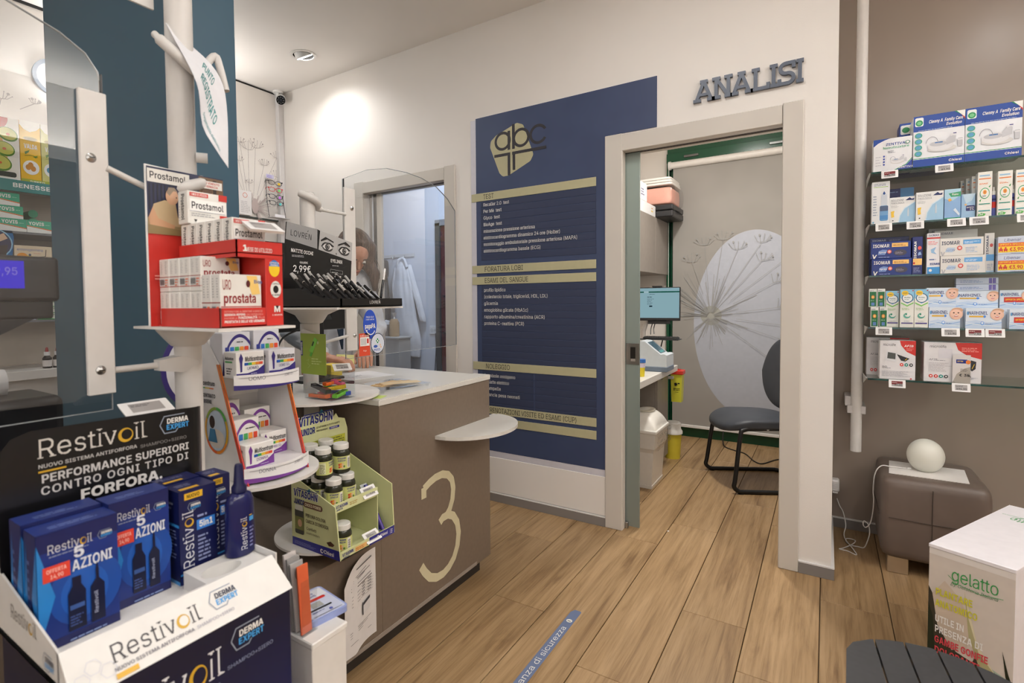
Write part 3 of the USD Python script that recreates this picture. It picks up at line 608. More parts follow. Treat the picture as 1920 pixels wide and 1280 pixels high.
def isow(f, w, h):
    f.text('ISOMAR', w * .04, h * .62, h * .21, c(86, 92, 110), 700, fit=w * .42); f.rect(w * .54, h * .62, w * .40, h * .25, c(96, 166, 224)); f.bars(w * .57, h * .67, w * .34, h * .14, 2, c(210, 230, 245)); f.poly([(w * .12, h * .22), (w * .30, h * .20), (w * .36, h * .44), (w * .18, h * .46)], c(186, 206, 228)); f.text('spray', w * .14, h * .28, h * .11, c(130, 150, 190), 600)
    f.ell(w * .46, h * .42, w * .06, h * .13, c(216, 90, 80)); f.ell(w * .46, h * .42, w * .035, h * .07, c(240, 200, 196)); f.bars(w * .6, h * .16, w * .3, h * .34, 4, c(180, 200, 225)); f.poly([(w * .02, h * .24), (w * .05, h * .24), (w * .07, h * .08), (w * .10, h * .24), (w * .12, h * .2), (w * .08, 0), (w * .05, 0)], c(180, 180, 184))
IW = c(224, 221, 216)
for i, (z, w_) in enumerate(((Z3, 'lower'), (Z3 + .0785, 'upper'))):
    pack('nasal_spray_box', f'white nasal spray carton lying flat, {w_} one in front on the third shelf', (.419 - .003 * i, Yf, z), (.564 - .006 * i, 3.28, z + .078), IW, isow)
for i, (z, w_) in enumerate(((Z3 + .1575, 'nearer'), (Z3 + .1575, 'farther'))):
    pack('nasal_spray_box', f'greyish carton end seen above the flat white nasal spray cartons, {w_} of two', (.405 - .012 * i, 3.285 + .075 * i, Z3), (.550 - .012 * i, 3.355 + .075 * i, Z3 + .198 + .018 * i), c(196, 194, 190), lambda f, w, h: (f.text('ISOMAR', w * .08, h * .90, h * .055, c(120, 122, 128), 700, fit=w * .36)))
def isowv(f, w, h):
    f.text('ISOMAR', w * .42, h * .46, w * .24, c(70, 76, 100), 700, rot=90, fit=h * .48); f.ell(w * .70, h * .69, w * .16, h * .045, c(216, 90, 80)); f.rect(w * .2, h * .30, w * .8, h * .16, c(96, 166, 224)); f.bars(w * .3, h * .08, w * .6, h * .16, 4, c(160, 170, 190)); f.rect(w * .2, h * .0, w * .8, h * .05, c(170, 200, 225))
pack('nasal_spray_box', 'white nasal spray carton standing upright at the right of the flat white pair', (.5665, 3.25, Z3), (.598, 3.30, Z3 + .172), IW, isowv)
def libe(f, w, h):
    f.text('Libenar', w * .18, h * .72, h * .16, c(110, 120, 160), 500, shear=.2, fit=w * .52); f.rect(w * .02, h * .44, w * .98, h * .20, c(226, 84, 40)); f.text('OFFERTA SPECIALE', w * .05, h * .49, h * .11, YEL, 700, fit=w * .8); f.rect(w * .02, h * .10, w * .98, h * .34, YEL)
    for q in (.10, .24): f.ell(w * q, h * .35, w * .03, h * .05, RED); f.poly([(w * (q - .05), h * .13), (w * (q - .06), h * .30), (w * (q + .06), h * .30), (w * (q + .05), h * .13), (w * q, h * .2)], RED)
    f.text('€3,90', w * .36, h * .17, h * .20, RED, 700, fit=w * .42); f.bars(w * .4, h * .03, w * .4, h * .05, 1, c(150, 160, 190))
for z, w_ in ((Z3, 'lower'), (Z3 + .0755, 'upper')):
    pack('drops_box', f'pale carton with a red and yellow offer sticker, {w_} one at the right end of the third shelf', (.603, 3.22, z), (.702, 3.29, z + .075), c(202, 210, 226), libe)
# fourth shelf
def green(f, w, h):
    f.rect(w * .08, h * .04, w * .84, h * .80, c(24, 108, 58)); f.bars(w * .1, h * .88, w * .75, h * .07, 1, c(120, 125, 130)); f.ell(w * .5, h * .55, w * .22, h * .10, c(220, 140, 60)); f.ell(w * .5, h * .55, w * .12, h * .05, c(240, 200, 110)); f.rect(w * .3, h * .08, w * .40, h * .17, c(90, 130, 190)); f.bars(w * .2, h * .34, w * .6, h * .05, 1, c(180, 220, 180))
k = 0
for x, z, y, h_, d in ((.1745, Z4, Yf, .094, 'lower left'), (.2070, Z4, Yf, .094, 'lower right'), (.1675, Z4 + .0945, 3.222, .086, 'upper left'), (.1985, Z4 + .0945, 3.222, .086, 'upper right')):
    pack('drops_box', f'small green and white drops carton, {d} of four at the left end of the fourth shelf', (x, y, z), (x + .0295, y + .035, z + h_), c(228, 230, 226), green)
def aloe(f, w, h):
    f.poly([(0, h), (0, h * .78), (w * .5, h * .62), (w, h * .72), (w, h)], c(140, 196, 226)); f.ell(w * .52, h * .77, w * .42, h * .125, c(40, 90, 130)); f.ell(w * .52, h * .77, w * .36, h * .105, c(236, 240, 240)); f.text('fluSin', w * .28, h * .765, h * .034, c(60, 110, 100), 600); f.bars(w * .3, h * .725, w * .42, h * .025, 1, c(130, 160, 150))
    f.ell(w * .34, h * .90, w * .25, h * .065, c(236, 196, 50)); f.text('OFFERTA', w * .18, h * .885, h * .03, c(120, 80, 20), 700, fit=w * .32); f.rect(w * .86, h * .95, w * .1, h * .025, RED); f.poly([(w * .05, h * .66), (w * .5, h * .58), (w * .95, h * .66), (w * .95, h * .63), (w * .5, h * .55), (w * .05, h * .63)], c(120, 200, 90))
    f.bars(w * .12, h * .46, w * .75, h * .07, 2, c(170, 200, 150)); f.ell(w * .5, h * .31, w * .26, h * .07, c(90, 170, 150)); f.ell(w * .55, h * .33, w * .2, h * .05, c(232, 234, 228)); f.ell(w * .44, h * .35, w * .07, h * .03, c(60, 150, 120)); f.rect(w * .1, h * .10, w * .82, h * .03, c(80, 70, 140)); f.bars(w * .3, h * .16, w * .5, h * .03, 1, c(170, 175, 180))
for x, y, z2, w_ in ((.2315, 3.24, .170, 'leftmost, set back'), (.2825, Yf, .176, 'middle'), (.3325, Yf, .176, 'rightmost')):
    pack('drops_box', f'tall white carton with round blue emblem, {w_} of three, fourth shelf', (x, y, Z4), (x + .049, y + .05, Z4 + z2), c(230, 230, 222), aloe)
def baby(f, x, y, r):
    f.ell(x, y, r, r * 1.12, c(236, 190, 166)); f.ell(x + r * .15, y + r * .75, r * .85, r * .5, c(214, 166, 134)); f.ell(x, y + r * .1, r * .85, r * .8, c(240, 198, 176)); f.ell(x - r * .35, y + r * .22, r * .13, r * .12, c(70, 50, 44)); f.ell(x + r * .32, y + r * .22, r * .13, r * .12, c(70, 50, 44)); f.ell(x, y - r * .08, r * .14, r * .10, c(222, 160, 140)); f.ell(x, y - r * .42, r * .32, r * .14, c(190, 84, 84)); f.ell(x, y - r * .36, r * .26, r * .07, WHITE)
def narh(f, w, h, full=True, off=False):
    f.poly([(0, h * .32), (w * .3, h * .42), (w * .6, h * .30), (w, h * .36), (w, 0), (0, 0)], c(196, 214, 236)); f.line([(0, h * .12), (w * .3, h * .26), (w * .6, h * .18), (w, h * .30)], .0035, c(150, 186, 226)); f.line([(0, h * .28), (w * .4, h * .18), (w, h * .10)], .003, c(226, 236, 244))
    f.text('NARHINEL', w * .08, h * .68, h * .16, c(60, 76, 130), 500, fit=w * .54); f.ell(w * .06, h * .75, w * .028, h * .09, c(100, 160, 210))
    if off: f.rect(w * .14, h * .32, w * .80, h * .28, RED); f.text('OFFERTA SPECIALE', w * .18, h * .42, h * .10, YEL, 700, fit=w * .7)
    else: f.rect(w * .10, h * .55, w * .42, h * .07, c(226, 176, 50)); f.ell(w * .53, h * .585, w * .035, h * .06, c(80, 140, 220))
    f.ell(w * .47, h * .26, w * .05, h * .09, c(90, 150, 226)); f.ell(w * .47, h * .27, w * .032, h * .055, c(220, 234, 246)); f.bars(w * .55, h * .22, w * .25, h * .05, 1, c(90, 120, 180))
    if full: baby(f, w * .87, h * .68, h * .24)
NB = c(218, 228, 240)
for a_, w_, z, y, h_, d, kw in ((.3835, .105, Z4, Yf, .093, 'lower left', {}), (.374, .100, Z4 + .0935, 3.222, .087, 'upper left', {}), (.506, .114, Z4, Yf, .089, 'lower middle, with rounded print', {}), (.478, .138, Z4, 3.26, .164, 'upper middle, standing behind', {}),
                               (.643, .099, Z4, Yf, .083, 'lower right, with a red offer sticker', {'off': True}), (.622, .098, Z4, 3.27, .166, 'upper right, with a red offer sticker', {'off': True})):
    def pn(f, w, h, kw=kw, tall=h_ > .12):
        if tall: f.o = f.o + f.v * (h - .078); h = .078
        narh(f, w, h, **kw)
    pack('nasal_filter_box', f'baby-face nasal filter carton, fourth shelf, {d}', (a_, y, z), (a_ + w_, y + .04, z + h_), NB, pn)
for z, d in ((Z4 + .1645, 'lower'), (Z4 + .1935, 'upper')):
    pack('nasal_filter_box', f'lavender carton lying on its side on top of the middle nasal filter cartons, {d} of two', (.479, 3.262, z), (.616, 3.298, z + .0285), c(196, 206, 226), lambda f, w, h: (f.rect(w * .78, h * .1, w * .16, h * .8, c(110, 100, 180)), f.bars(w * .1, h * .3, w * .55, h * .4, 2, c(130, 150, 200)), f.rect(w * .85, h * .1, w * .01, h * .8, WHITE)))
# bottom shelf
def monitor_pic(f, x, y, s):
    f.poly([(x, y), (x + .50 * s, y - .06 * s), (x + .56 * s, y + .42 * s), (x + .10 * s, y + .52 * s)], c(220, 221, 224)); f.poly([(x + .11 * s, y + .12 * s), (x + .46 * s, y + .08 * s), (x + .47 * s, y + .40 * s), (x + .14 * s, y + .46 * s)], c(78, 82, 80)); f.poly([(x + .52 * s, y + .36 * s), (x + 1.05 * s, y + .14 * s), (x + .88 * s, y - .02 * s), (x + .70 * s, y + .02 * s)], c(40, 42, 46)); f.line([(x + .86 * s, y + .04 * s), (x + .95 * s, y + .14 * s)], .02 * s, YEL)
def micro(f, w, h):
    f.text('microlife', w * .09, h * .86, h * .065, c(70, 72, 78), 400, fit=w * .36); f.poly([(w * .56, h), (w * .60, h * .88), (w * .75, h * .72), (w, h * .62), (w, h)], c(206, 44, 34)); f.text('AFIB', w * .68, h * .84, h * .055, WHITE, 600, shear=.15); f.bars(w * .74, h * .74, w * .2, h * .08, 3, c(236, 150, 140))
    monitor_pic(f, w * .14, h * .48, w * .66)
    for i, cl in enumerate((c(214, 60, 50), c(30, 140, 130), c(60, 62, 66))): f.ell(w * (.62 + .13 * i), h * .385, w * .05, h * .042, cl); f.ell(w * (.62 + .13 * i), h * .385, w * .02, h * .017, WHITE)
    f.text('BP', w * .07, h * .28, h * .06, c(110, 112, 118), 400); f.bars(w * .18, h * .28, w * .2, h * .03, 1, c(150, 150, 156)); f.bars(w * .07, h * .08, w * .85, h * .15, 5, c(190, 190, 196)); f.ell(w * .88, h * .03, w * .025, h * .018, RED)
def microB(f, w, h):
    f.text('microlife', w * .10, h * .86, h * .07, c(90, 92, 98), 400, fit=w * .30); f.poly([(w * .55, h), (w * .60, h * .82), (w * .76, h * .68), (w, h * .60), (w, h)], c(206, 44, 34)); f.bars(w * .66, h * .78, w * .3, h * .12, 3, c(236, 150, 140)); f.rect(w * .26, h * .60, w * .24, h * .24, c(216, 214, 220)); f.text('AFIB', w * .09, h * .535, h * .05, c(110, 112, 120), 400, shear=.15); f.bars(w * .22, h * .535, w * .26, h * .03, 1, c(150, 150, 156)); f.bars(w * .09, h * .26, w * .42, h * .24, 7, c(200, 196, 200))
    f.poly([(w * .80, h * .58), (w * .91, h * .54), (w * .90, h * .36), (w * .84, h * .30), (w * .80, h * .34)], c(44, 46, 50)); f.line([(w * .84, h * .36), (w * .88, h * .48)], .002, YEL)
    for i, cl in enumerate((c(214, 60, 50), c(204, 50, 50), c(30, 140, 130), c(70, 72, 76))): f.ell(w * (.13 + .09 * i), h * .14, w * .036, h * .042, cl); f.ell(w * (.13 + .09 * i), h * .14, w * .016, h * .018, WHITE)
    f.bars(w * .6, h * .1, w * .35, h * .06, 2, c(200, 200, 205))
MW = c(226, 224, 226)
redside = lambda f, w, h: f.rect(0, 0, w, h, c(150, 40, 36))
pack('blood_pressure_monitor_box', 'white and red blood pressure monitor box with a grey display pictured, left front of the bottom shelf', (.211, Yf, Z5), (.341, 3.31, Z5 + .181), MW, micro, side=redside)
pack('blood_pressure_monitor_box', 'wider white and red blood pressure monitor box carrying the price card, bottom shelf', (.370, 3.22, Z5), (.562, 3.33, Z5 + .178), MW, microB, side=redside)
pack('blood_pressure_monitor_box', 'white blood pressure monitor box mostly hidden at the left end of the bottom shelf', (.168, 3.345, Z5), (.330, 3.44, Z5 + .186), c(218, 215, 218), microB)
pc = Thing('price_card', 'clear angled card with 35 euro price standing before the wider monitor box', 'price card', (.495, 3.212, Z5))
m = MB(); m.box((.466, 3.2085, Z5), (.525, 3.2095, Z5 + .125), c(225, 222, 220)); f = Face(m, (.466, 3.2085, Z5), X, Z)
f.rect(0, 0, .059, .125, c(222, 218, 216)); f.poly([(0, .0), (.059, 0), (.059, .074), (.04, .066), (.014, .04)], c(176, 170, 160)); f.rect(.012, .088, .036, .017, c(28, 50, 140)); f.text('AFIB', .015, .094, .006, YEL, 600); f.ell(.051, .094, .008, .009, ORA); f.bars(.026, .052, .028, .014, 3, c(120, 115, 110)); f.text('€ 35,', .022, .030, .0115, c(30, 30, 32), 700); f.text('90', .048, .031, .0055, c(30, 30, 32), 700); f.ell(.006, .004, .003, .002, c(140, 136, 130))
pc.part('card', m, PAPER); pc.part('sleeve', MB().box((.465, 3.2078, Z5), (.526, 3.2082, Z5 + .13)), CLEAR)
for (x, zt, rd, tx, wh) in ((.234, Z1, 1, '36,90', 'under the small white nebuliser box on the top shelf'), (.422, Z1, 0, '89,90', 'under the left large nebuliser box on the top shelf'), (.216, Z2, 0, '10,90', 'under the tall spray carton, left end of the second shelf'), (.328, Z2, 0, '14,90', 'between the two saline cartons on the second shelf'),
                            (.466, Z2, 0, '17,90', 'under the pale blue carton with the green ribbon'), (.538, Z2, 0, '18,90', 'under the leftmost tall plant-print carton'), (.684, Z2, 0, '9,50', 'under the rightmost tall plant-print carton'), (.223, Z4, 0, '9,80', 'under the small green cartons, left end of the fourth shelf'),
                            (.455, Z4, 0, '10,90', 'under the left nasal filter cartons on the fourth shelf'), (.534, Z4, 1, '7,90', 'left of two side by side with red displays, fourth shelf'), (.597, Z4, 1, '7,90', 'right of two side by side with red displays, fourth shelf'),
                            (.275, Z5, 1, '99,00', 'under the grey-display monitor box on the bottom shelf'), (.494, Z5, 0, '104,00', 'under the price card on the bottom shelf')):
    price_tag((x, 3.190, zt - .036), 'white electronic price tag ' + wh, 14, bool(rd), tx)
# ---------------------------------------------------------------- services panel on the back wall
CREAM, SLATE = c(184, 178, 142), c(58, 66, 88)
BY = WY - .004
sp = Thing('services_panel', 'tall dark blue services panel with cream headings left of the consulting room door', 'sign', (-1.3, WY, 0.276))
bd = Polygon([(-1.809, .315), (-.988, .315), (-.988, 2.124), (-.720, 2.124), (-.720, 2.379), (-1.809, 2.379)])
TW = frame((0, WY, 0), X, Z)                       # x, z of the wall plane, extruded towards the room
sp.part('board', MB().prism(bd, TW, .004, c(62, 71, 98)), mat('slate_blue_vinyl', {'g': ('geometry', {}), 'n': ('noise_texture', {'scale': 5.0}), 'k': ('rgb_ramp', {'ramp': [(.3, c(58, 69, 100)), (.7, c(63, 75, 106))]}), 'p': ('principled_bsdf', {'roughness': .5})}, [('g.position', 'n.vector'), ('n.fac', 'k.fac'), ('k.color', 'p.base_color')]))
sp.part('edge_strip', MB().box((-1.847, WY - .003, .276), (-1.809, WY, 2.372), c(206, 203, 210)).box((-1.809, WY - .003, .276), (-.988, WY, .315), c(206, 203, 210)), PLASTIC, 'pale strip along the left and lower edge')
heads = [('TEST', 1.867, -1.757, .077), ('FORATURA LOBI', 1.421, -1.751, .269), ('ESAMI DEL SANGUE', 1.351, -1.752, .304), ('NOLEGGIO', .819, -1.748, .172), ('PRENOTAZIONI VISITE ED ESAMI (CUP)', .547, -1.742, .593), ('CONSULENZE', .476, -1.742, .212)]
for i, (tx, z, x, w) in enumerate(heads):
    m = MB().box((-1.842, WY - .0075, z), (-1.037, WY - .004, z + .049), CREAM, .0006)
    Face(m, (0, WY - .0075, 0), X, Z).text(tx, x, z + .0105, .0285, c(44, 42, 38), 380, fit=w, slab=.10, px=60)
    sp.part('heading_strip', m, PAPER)
def rows_block(x0, x1, ztop, n, dz):
    for i in range(n): sp.part('row_strip', MB().box((x0, WY - .0055, ztop - dz * i - dz + .004), (x1, WY - .0038, ztop - dz * i), c(50, 58, 84), .0004), MATTE)
rows_block(-1.775, -1.037, 1.862, 9, .0406); rows_block(-1.775, -1.037, 1.346, 12, .0408); rows_block(-1.775, -1.42, .815, 6, .041); rows_block(-1.41, -1.037, .815, 6, .041)
m = MB(); f = Face(m, (0, WY - .0056, 0), X, Z)
R1 = [('Recaller 2.0  test', -1.575), ('Per Mè  test', -1.627), ('Glyco  test', -1.639), ('BioAge  test', -1.625), ('misurazione pressione arteriosa', -1.404), ('elettrocardiogramma dinamico 24 ore (Holter)', -1.246), ('monitoraggio ambulatoriale pressione arteriosa (MAPA)', -1.143), ('elettrocardiogramma basale (ECG)', -1.367)]
R2 = [('profilo lipidico', -1.602), ('(colesterolo totale, trigliceridi, HDL, LDL)', -1.324), ('glicemia', -1.656), ('emoglobina glicata (HbA1c)', -1.45), ('rapporto albumina/creatinina (ACR)', -1.342), ('proteina C-reattiva (PCR)', -1.477)]
R3 = [('bombole ossigeno', -1.539), ('tiralatte elettrico', -1.583), ('stampelle', -1.64), ('bilancia pesa neonati', -1.51)]
for R_, z0, dz in ((R1, 1.833, .0406), (R2, 1.307, .0412), (R3, .776, .0395)):
    for i, (t_, x1) in enumerate(R_): f.text(t_, -1.757, z0 - i * dz, .0205, c(226, 224, 218), 430, fit=x1 + 1.757, slab=.05, px=50)
sp.part('row_lettering', m, PAPER)
# emblem: cream rounded patch, dark abc and two lines meeting in a cross
m = MB(); f = Face(m, (0, WY - .0042, 0), X, Z)
blob = Polygon([(-1.520, 2.300), (-1.478, 2.282), (-1.412, 2.098), (-1.432, 2.063), (-1.577, 1.999), (-1.618, 1.998), (-1.641, 2.022), (-1.705, 2.185), (-1.700, 2.222), (-1.663, 2.250)]).buffer(-.025).buffer(.025)
f.poly(blob, CREAM); DK = c(52, 48, 52)
f.poly(Point(-1.617, 2.209).buffer(.056).difference(Point(-1.617, 2.209).buffer(.040)), DK); f.rect(-1.583, 2.151, .018, .112, DK)
f.rect(-1.552, 2.151, .018, .146, DK); f.poly(Point(-1.492, 2.209).buffer(.056).difference(Point(-1.492, 2.209).buffer(.040)), DK)
f.poly(Point(-1.381, 2.209).buffer(.057).difference(Point(-1.381, 2.209).buffer(.041)).difference(Polygon([(-1.381, 2.209), (-1.28, 2.262), (-1.28, 2.152)])), DK)
f.rect(-1.675, 2.118, .110, .017, DK); f.rect(-1.583, 2.000, .018, .120, DK); f.rect(-1.552, 2.118, .221, .017, DK); f.rect(-1.549, 2.027, .017, .095, DK)
sp.part('emblem', m, PAPER, 'cream patch with dark letters abc over a cross')

# raised letters over the door: slab letters drawn as strokes
def slab_letter(ch, w, h, th):
    hw = th / 2; L = lambda *p: LineString(p).buffer(hw, cap_style=2, join_style=2); S = lambda x, y, l: sbox(x - l / 2, y, x + l / 2, y + th)
    if ch == 'A': return union_all([L((w * .18, th), (w * .5, h - th / 2)), L((w * .82, th), (w * .5, h - th / 2)), sbox(w * .30, h * .26, w * .70, h * .26 + th * .9), S(w * .18, 0, w * .36), S(w * .84, 0, w * .36), S(w * .5, h - th, w * .36)])
    if ch == 'N': return union_all([L((w * .2, 0), (w * .2, h)), L((w * .8, 0), (w * .8, h)), L((w * .2, h - th * .4), (w * .8, th * .4)), S(w * .2, 0, w * .42), S(w * .2, h - th, w * .40), S(w * .8, h - th, w * .40), S(w * .8, 0, w * .36)])
    if ch == 'L': return union_all([L((w * .25, 0), (w * .25, h)), sbox(0, 0, w, th), S(w * .25, h - th, w * .42), sbox(w - th, 0, w, th * 2.0)])
    if ch == 'I': return union_all([L((w * .5, 0), (w * .5, h)), S(w * .5, 0, w * 1.0), S(w * .5, h - th, w * 1.0)])
    r1 = (h - th) / 4; cx1, cx2 = w * .08 + r1 + hw, w * .92 - r1 - hw
    a1 = [(cx1 + r1 * math.cos(a), h - hw - r1 + r1 * math.sin(a)) for a in np.linspace(math.pi / 2, 3 * math.pi / 2, 12)]
    a2 = [(cx2 + r1 * math.cos(a), hw + r1 + r1 * math.sin(a)) for a in np.linspace(math.pi / 2, -math.pi / 2, 12)]
    return union_all([LineString([(w * .92, h - hw)] + a1 + a2 + [(w * .06, hw)]).buffer(hw, cap_style=2), sbox(w * .92 - th, h - th * 2.1, w * .92, h), sbox(w * .04, 0, w * .04 + th, th * 2.0)])
lt = Thing('raised_lettering', 'raised grey slab letters reading ANALISI on the white wall above the door', 'sign letters', (-.32, WY, 2.2))
for ch, x0, x1 in (('A', -.546, -.452), ('N', -.462, -.375), ('A', -.383, -.292), ('L', -.299, -.222), ('I', -.224, -.193), ('S', -.196, -.118), ('I', -.122, -.094)):
    sh = affinity.translate(slab_letter(ch, x1 - x0, .102, .0145), x0, 2.1995)
    lt.part('letter', MB().prism(sh, frame((0, WY, 0), X, Z), .016, c(96, 104, 118)), PLASTIC)

# ---------------------------------------------------------------- left wall: dandelion panel, spectacles, camera
PX = -3.700
t = Thing('wall_panel', 'white wall panel printed with grey seed heads behind the spectacles in the corner', 'wall panel', (PX, 2.65, 1.925))
t.part('board', MB().box((XL, 2.20, 1.925), (PX, 2.842, ZC - .016), c(226, 218, 208), .002), W_WHITE)
t.part('edge_profile', MB().box((PX, 2.838, 1.925), (PX + .012, 2.842, ZC - .016), c(60, 58, 58)).box((XL, 2.20, 1.915), (PX + .008, 2.842, 1.925), c(58, 66, 62)), PLASTIC, 'thin dark edge of the panel')
GL = c(168, 160, 158)
def umbel(f, x, z, r, n, lean=0, w=.0022, dots=1, col=GL, seed=0):
    q = np.random.default_rng(seed)
    for i in range(n):
        a = math.radians(90 + lean + (i / (n - 1) - .5) * 150); l = r * q.uniform(.75, 1.05)
        b = (x + l * math.cos(a), z + .35 * r + l * .55 * math.sin(a) * .9); k = (x + .55 * l * math.cos(a), z + .06 * r + abs(math.cos(a)) * .04 * r)
        f.line([(x, z), k, b], w, col)
        f.ell(b[0], b[1], w * (2.6 if i % 3 == dots else 1.2), w * (2.6 if i % 3 == dots else 1.2), col, 10)
m = MB(); f = Face(m, (PX, 0, 0), Y, Z, .0005)
for a, b in (((2.477, 2.477), (2.527, 2.118)), ((2.546, 2.437), (2.547, 2.036)), ((2.611, 2.464), (2.586, 2.09)), ((2.685, 2.343), (2.617, 2.10)), ((2.806, 2.424), (2.716, 2.25)), ((2.798, 2.271), (2.70, 2.11)), ((2.462, 2.335), (2.505, 2.116)), ((2.544, 2.180), (2.55, 2.0)), ((2.44, 2.22), (2.49, 2.117)), ((2.716, 2.25), (2.62, 2.06))): f.line([a, b], .0026, GL)
for i, (x, z, r, n, le) in enumerate(((2.477, 2.477, .055, 5, -10), (2.546, 2.437, .085, 6, 15), (2.611, 2.464, .085, 7, -15), (2.685, 2.343, .062, 7, 0), (2.806, 2.424, .065, 5, 10), (2.798, 2.271, .07, 6, -10), (2.462, 2.335, .045, 5, 0), (2.544, 2.180, .035, 5, 0))): umbel(f, x, z, r, n, le, seed=i)
for i in range(34):
    a = rng.uniform(-1.3, 1.9); l = rng.uniform(.06, .15); f.line([(2.590, 2.0), (2.590 + l * math.cos(a), 2.0 + l * math.sin(a))], .0042, c(186, 172, 168))
f.ell(2.585, 2.01, .03, .06, c(188, 172, 168))
t.part('seed_head_print', m, PAPER)
m = MB(); f = Face(m, (XL, 0, 0), Y, Z, .0005); f.line([(1.122, 2.346), (1.19, 2.396)], .004, GL); umbel(f, 1.19, 2.396, .035, 6, -25, .003, seed=3); f.line([(1.02, 2.28), (1.04, 2.38)], .004, GL); umbel(f, 1.04, 2.38, .05, 6, 0, .003, seed=4)
solo('wall_decal', 'grey seed head sprig printed on the left wall above the product shelves', 'wall decal', m, PAPER)
rg = trimesh.creation.annulus(.082, .102, .018, transform=at(XL + .009, 1.283, 2.568, trimesh.transformations.rotation_matrix(math.pi / 2, Y)[:3, :3]), sections=40)
solo('wall_letter', 'raised grey ring-shaped letter high on the left wall beside the teal column', 'sign letter', MB().add(rg, c(132, 146, 164), 40), PLASTIC)
# spectacle rack
sr = Thing('spectacle_rack', 'upright clear rack with dark side rods in front of the printed wall panel', 'spectacle rack', (-3.62, 2.76, 1.925))
m = MB()
for y in (2.675, 2.832): m.tube([(-3.63, y, 1.93), (-3.645, y, 2.0), (-3.66, y, 2.1), (-3.665, y, 2.235)], .0022, c(60, 58, 62), 6)
m.box((-3.65, 2.670, 1.925), (-3.58, 2.838, 1.930), c(200, 196, 196), .001)
sr.part('frame', m, PLASTIC)
m = MB(); m.box((-3.668, 2.680, 2.245), (-3.664, 2.750, 2.275), c(206, 202, 226)); Face(m, (-3.664, 2.680, 2.245), Y, Z).bars(.004, .004, .06, .022, 3, c(130, 110, 200)); m.box((-3.64, 2.735, 1.935), (-3.637, 2.835, 1.962), c(236, 234, 238)); sr.part('header_card', m, PAPER)
sr.part('back_plate', MB().box((-3.672, 2.674, 1.93), (-3.670, 2.834, 2.25)), CLEAR)
def specs(y, z, x, col, lens, label):
    t = Thing('spectacles', label, 'glasses', (x, y, z)); m = MB()
    for s in (-1, 1):
        a = np.linspace(0, 2 * np.pi, 17)[:-1]; p = np.c_[np.full(16, x), y + s * .034 + .028 * np.sign(np.cos(a)) * np.abs(np.cos(a)) ** .7, z + .016 * np.sign(np.sin(a)) * np.abs(np.sin(a)) ** .7]
        m.tube(p, .0022, col, 6, closed=True); m.box((x - .001, y + s * .062, z + .006), (x + .003, y + s * .070, z + .015), col)
    m.tube([(x, y - .008, z + .004), (x + .003, y, z + .007), (x, y + .008, z + .004)], .002, col, 6)
    t.part('rim', m, GLOSS)
    for s in (-1, 1):
        t.part('temple', MB().tube([(x, y + s * .068, z + .012), (x - .03, y + s * .070, z + .012), (x - .036, y + s * .069, z - .002)], .0018, col, 6), GLOSS)
    t.part('price_sticker', MB().box((x + .001, y + .025, z - .012), (x + .002, y + .046, z + .006), lens), PAPER, 'bright sticker on the lens')
for z, x, col, le, la in ((2.212, -3.655, c(40, 36, 40), YEL, 'black spectacles with a yellow sticker, top row of the rack'), (2.158, -3.652, c(214, 70, 66), c(130, 220, 120), 'red spectacles, second row of the rack'),
                          (2.102, -3.648, c(40, 40, 60), c(200, 110, 230), 'dark spectacles with a violet sticker, third row of the rack'), (2.050, -3.643, c(44, 44, 50), c(90, 210, 210), 'dark spectacles with a turquoise sticker, bottom row of the rack')):
    specs(2.754, z, x, col, le, la)
m = MB().box((-3.685, 2.447, 1.931), (-3.684, 2.555, 2.115), c(236, 232, 230)); f = Face(m, (-3.684, 2.447, 1.931), Y, Z)
f.poly(Point(.052, .150).buffer(.020).difference(Point(.052, .150).buffer(.016)), c(214, 130, 110)); f.bars(.014, .02, .08, .09, 7, c(205, 200, 200)); solo('notice_sheet', 'white notice sheet with a small orange ring, leaning by the printed wall panel', 'notice', m, PAPER)
# surveillance camera
t = Thing('security_camera', 'small white security camera with black face under the ceiling in the corner', 'security camera', (-3.62, 2.795, 2.87))
P0 = np.array([-3.60, 2.785, 2.87]); d = -P0 + EYE; d[2] -= .6; d /= np.linalg.norm(d)
t.part('mount', MB().cyl((-3.655, 2.80, ZC - .012), (-3.655, 2.80, ZC), .040, WHITE, 24).tube([(-3.655, 2.80, ZC - .01), (-3.652, 2.80, ZC - .035), P0 + (-.02, .006, .02)], .013, WHITE, 12), PLASTIC)
t.part('body', MB().cyl(P0 - d * .055, P0 + d * .030, .036, c(226, 224, 222), 28).cyl(P0 + d * .0301, P0 + d * .036, .0375, c(200, 198, 196), 28), PLASTIC)
t.part('face', MB().cyl(P0 + d * .036, P0 + d * .038, .034, c(26, 26, 28), 28), GLOSS)
m = MB().cyl(P0 + d * .038, P0 + d * .042, .012, c(50, 52, 58), 20)
u1 = np.cross(d, Z); u1 /= np.linalg.norm(u1); u2 = np.cross(u1, d)
for k in range(8): q = P0 + d * .038 + (u1 * math.cos(k * .785) + u2 * math.sin(k * .785)) * .022; m.cyl(q, q + d * .002, .0045, c(110, 112, 116), 10)
t.part('lens', m, GLOSS)

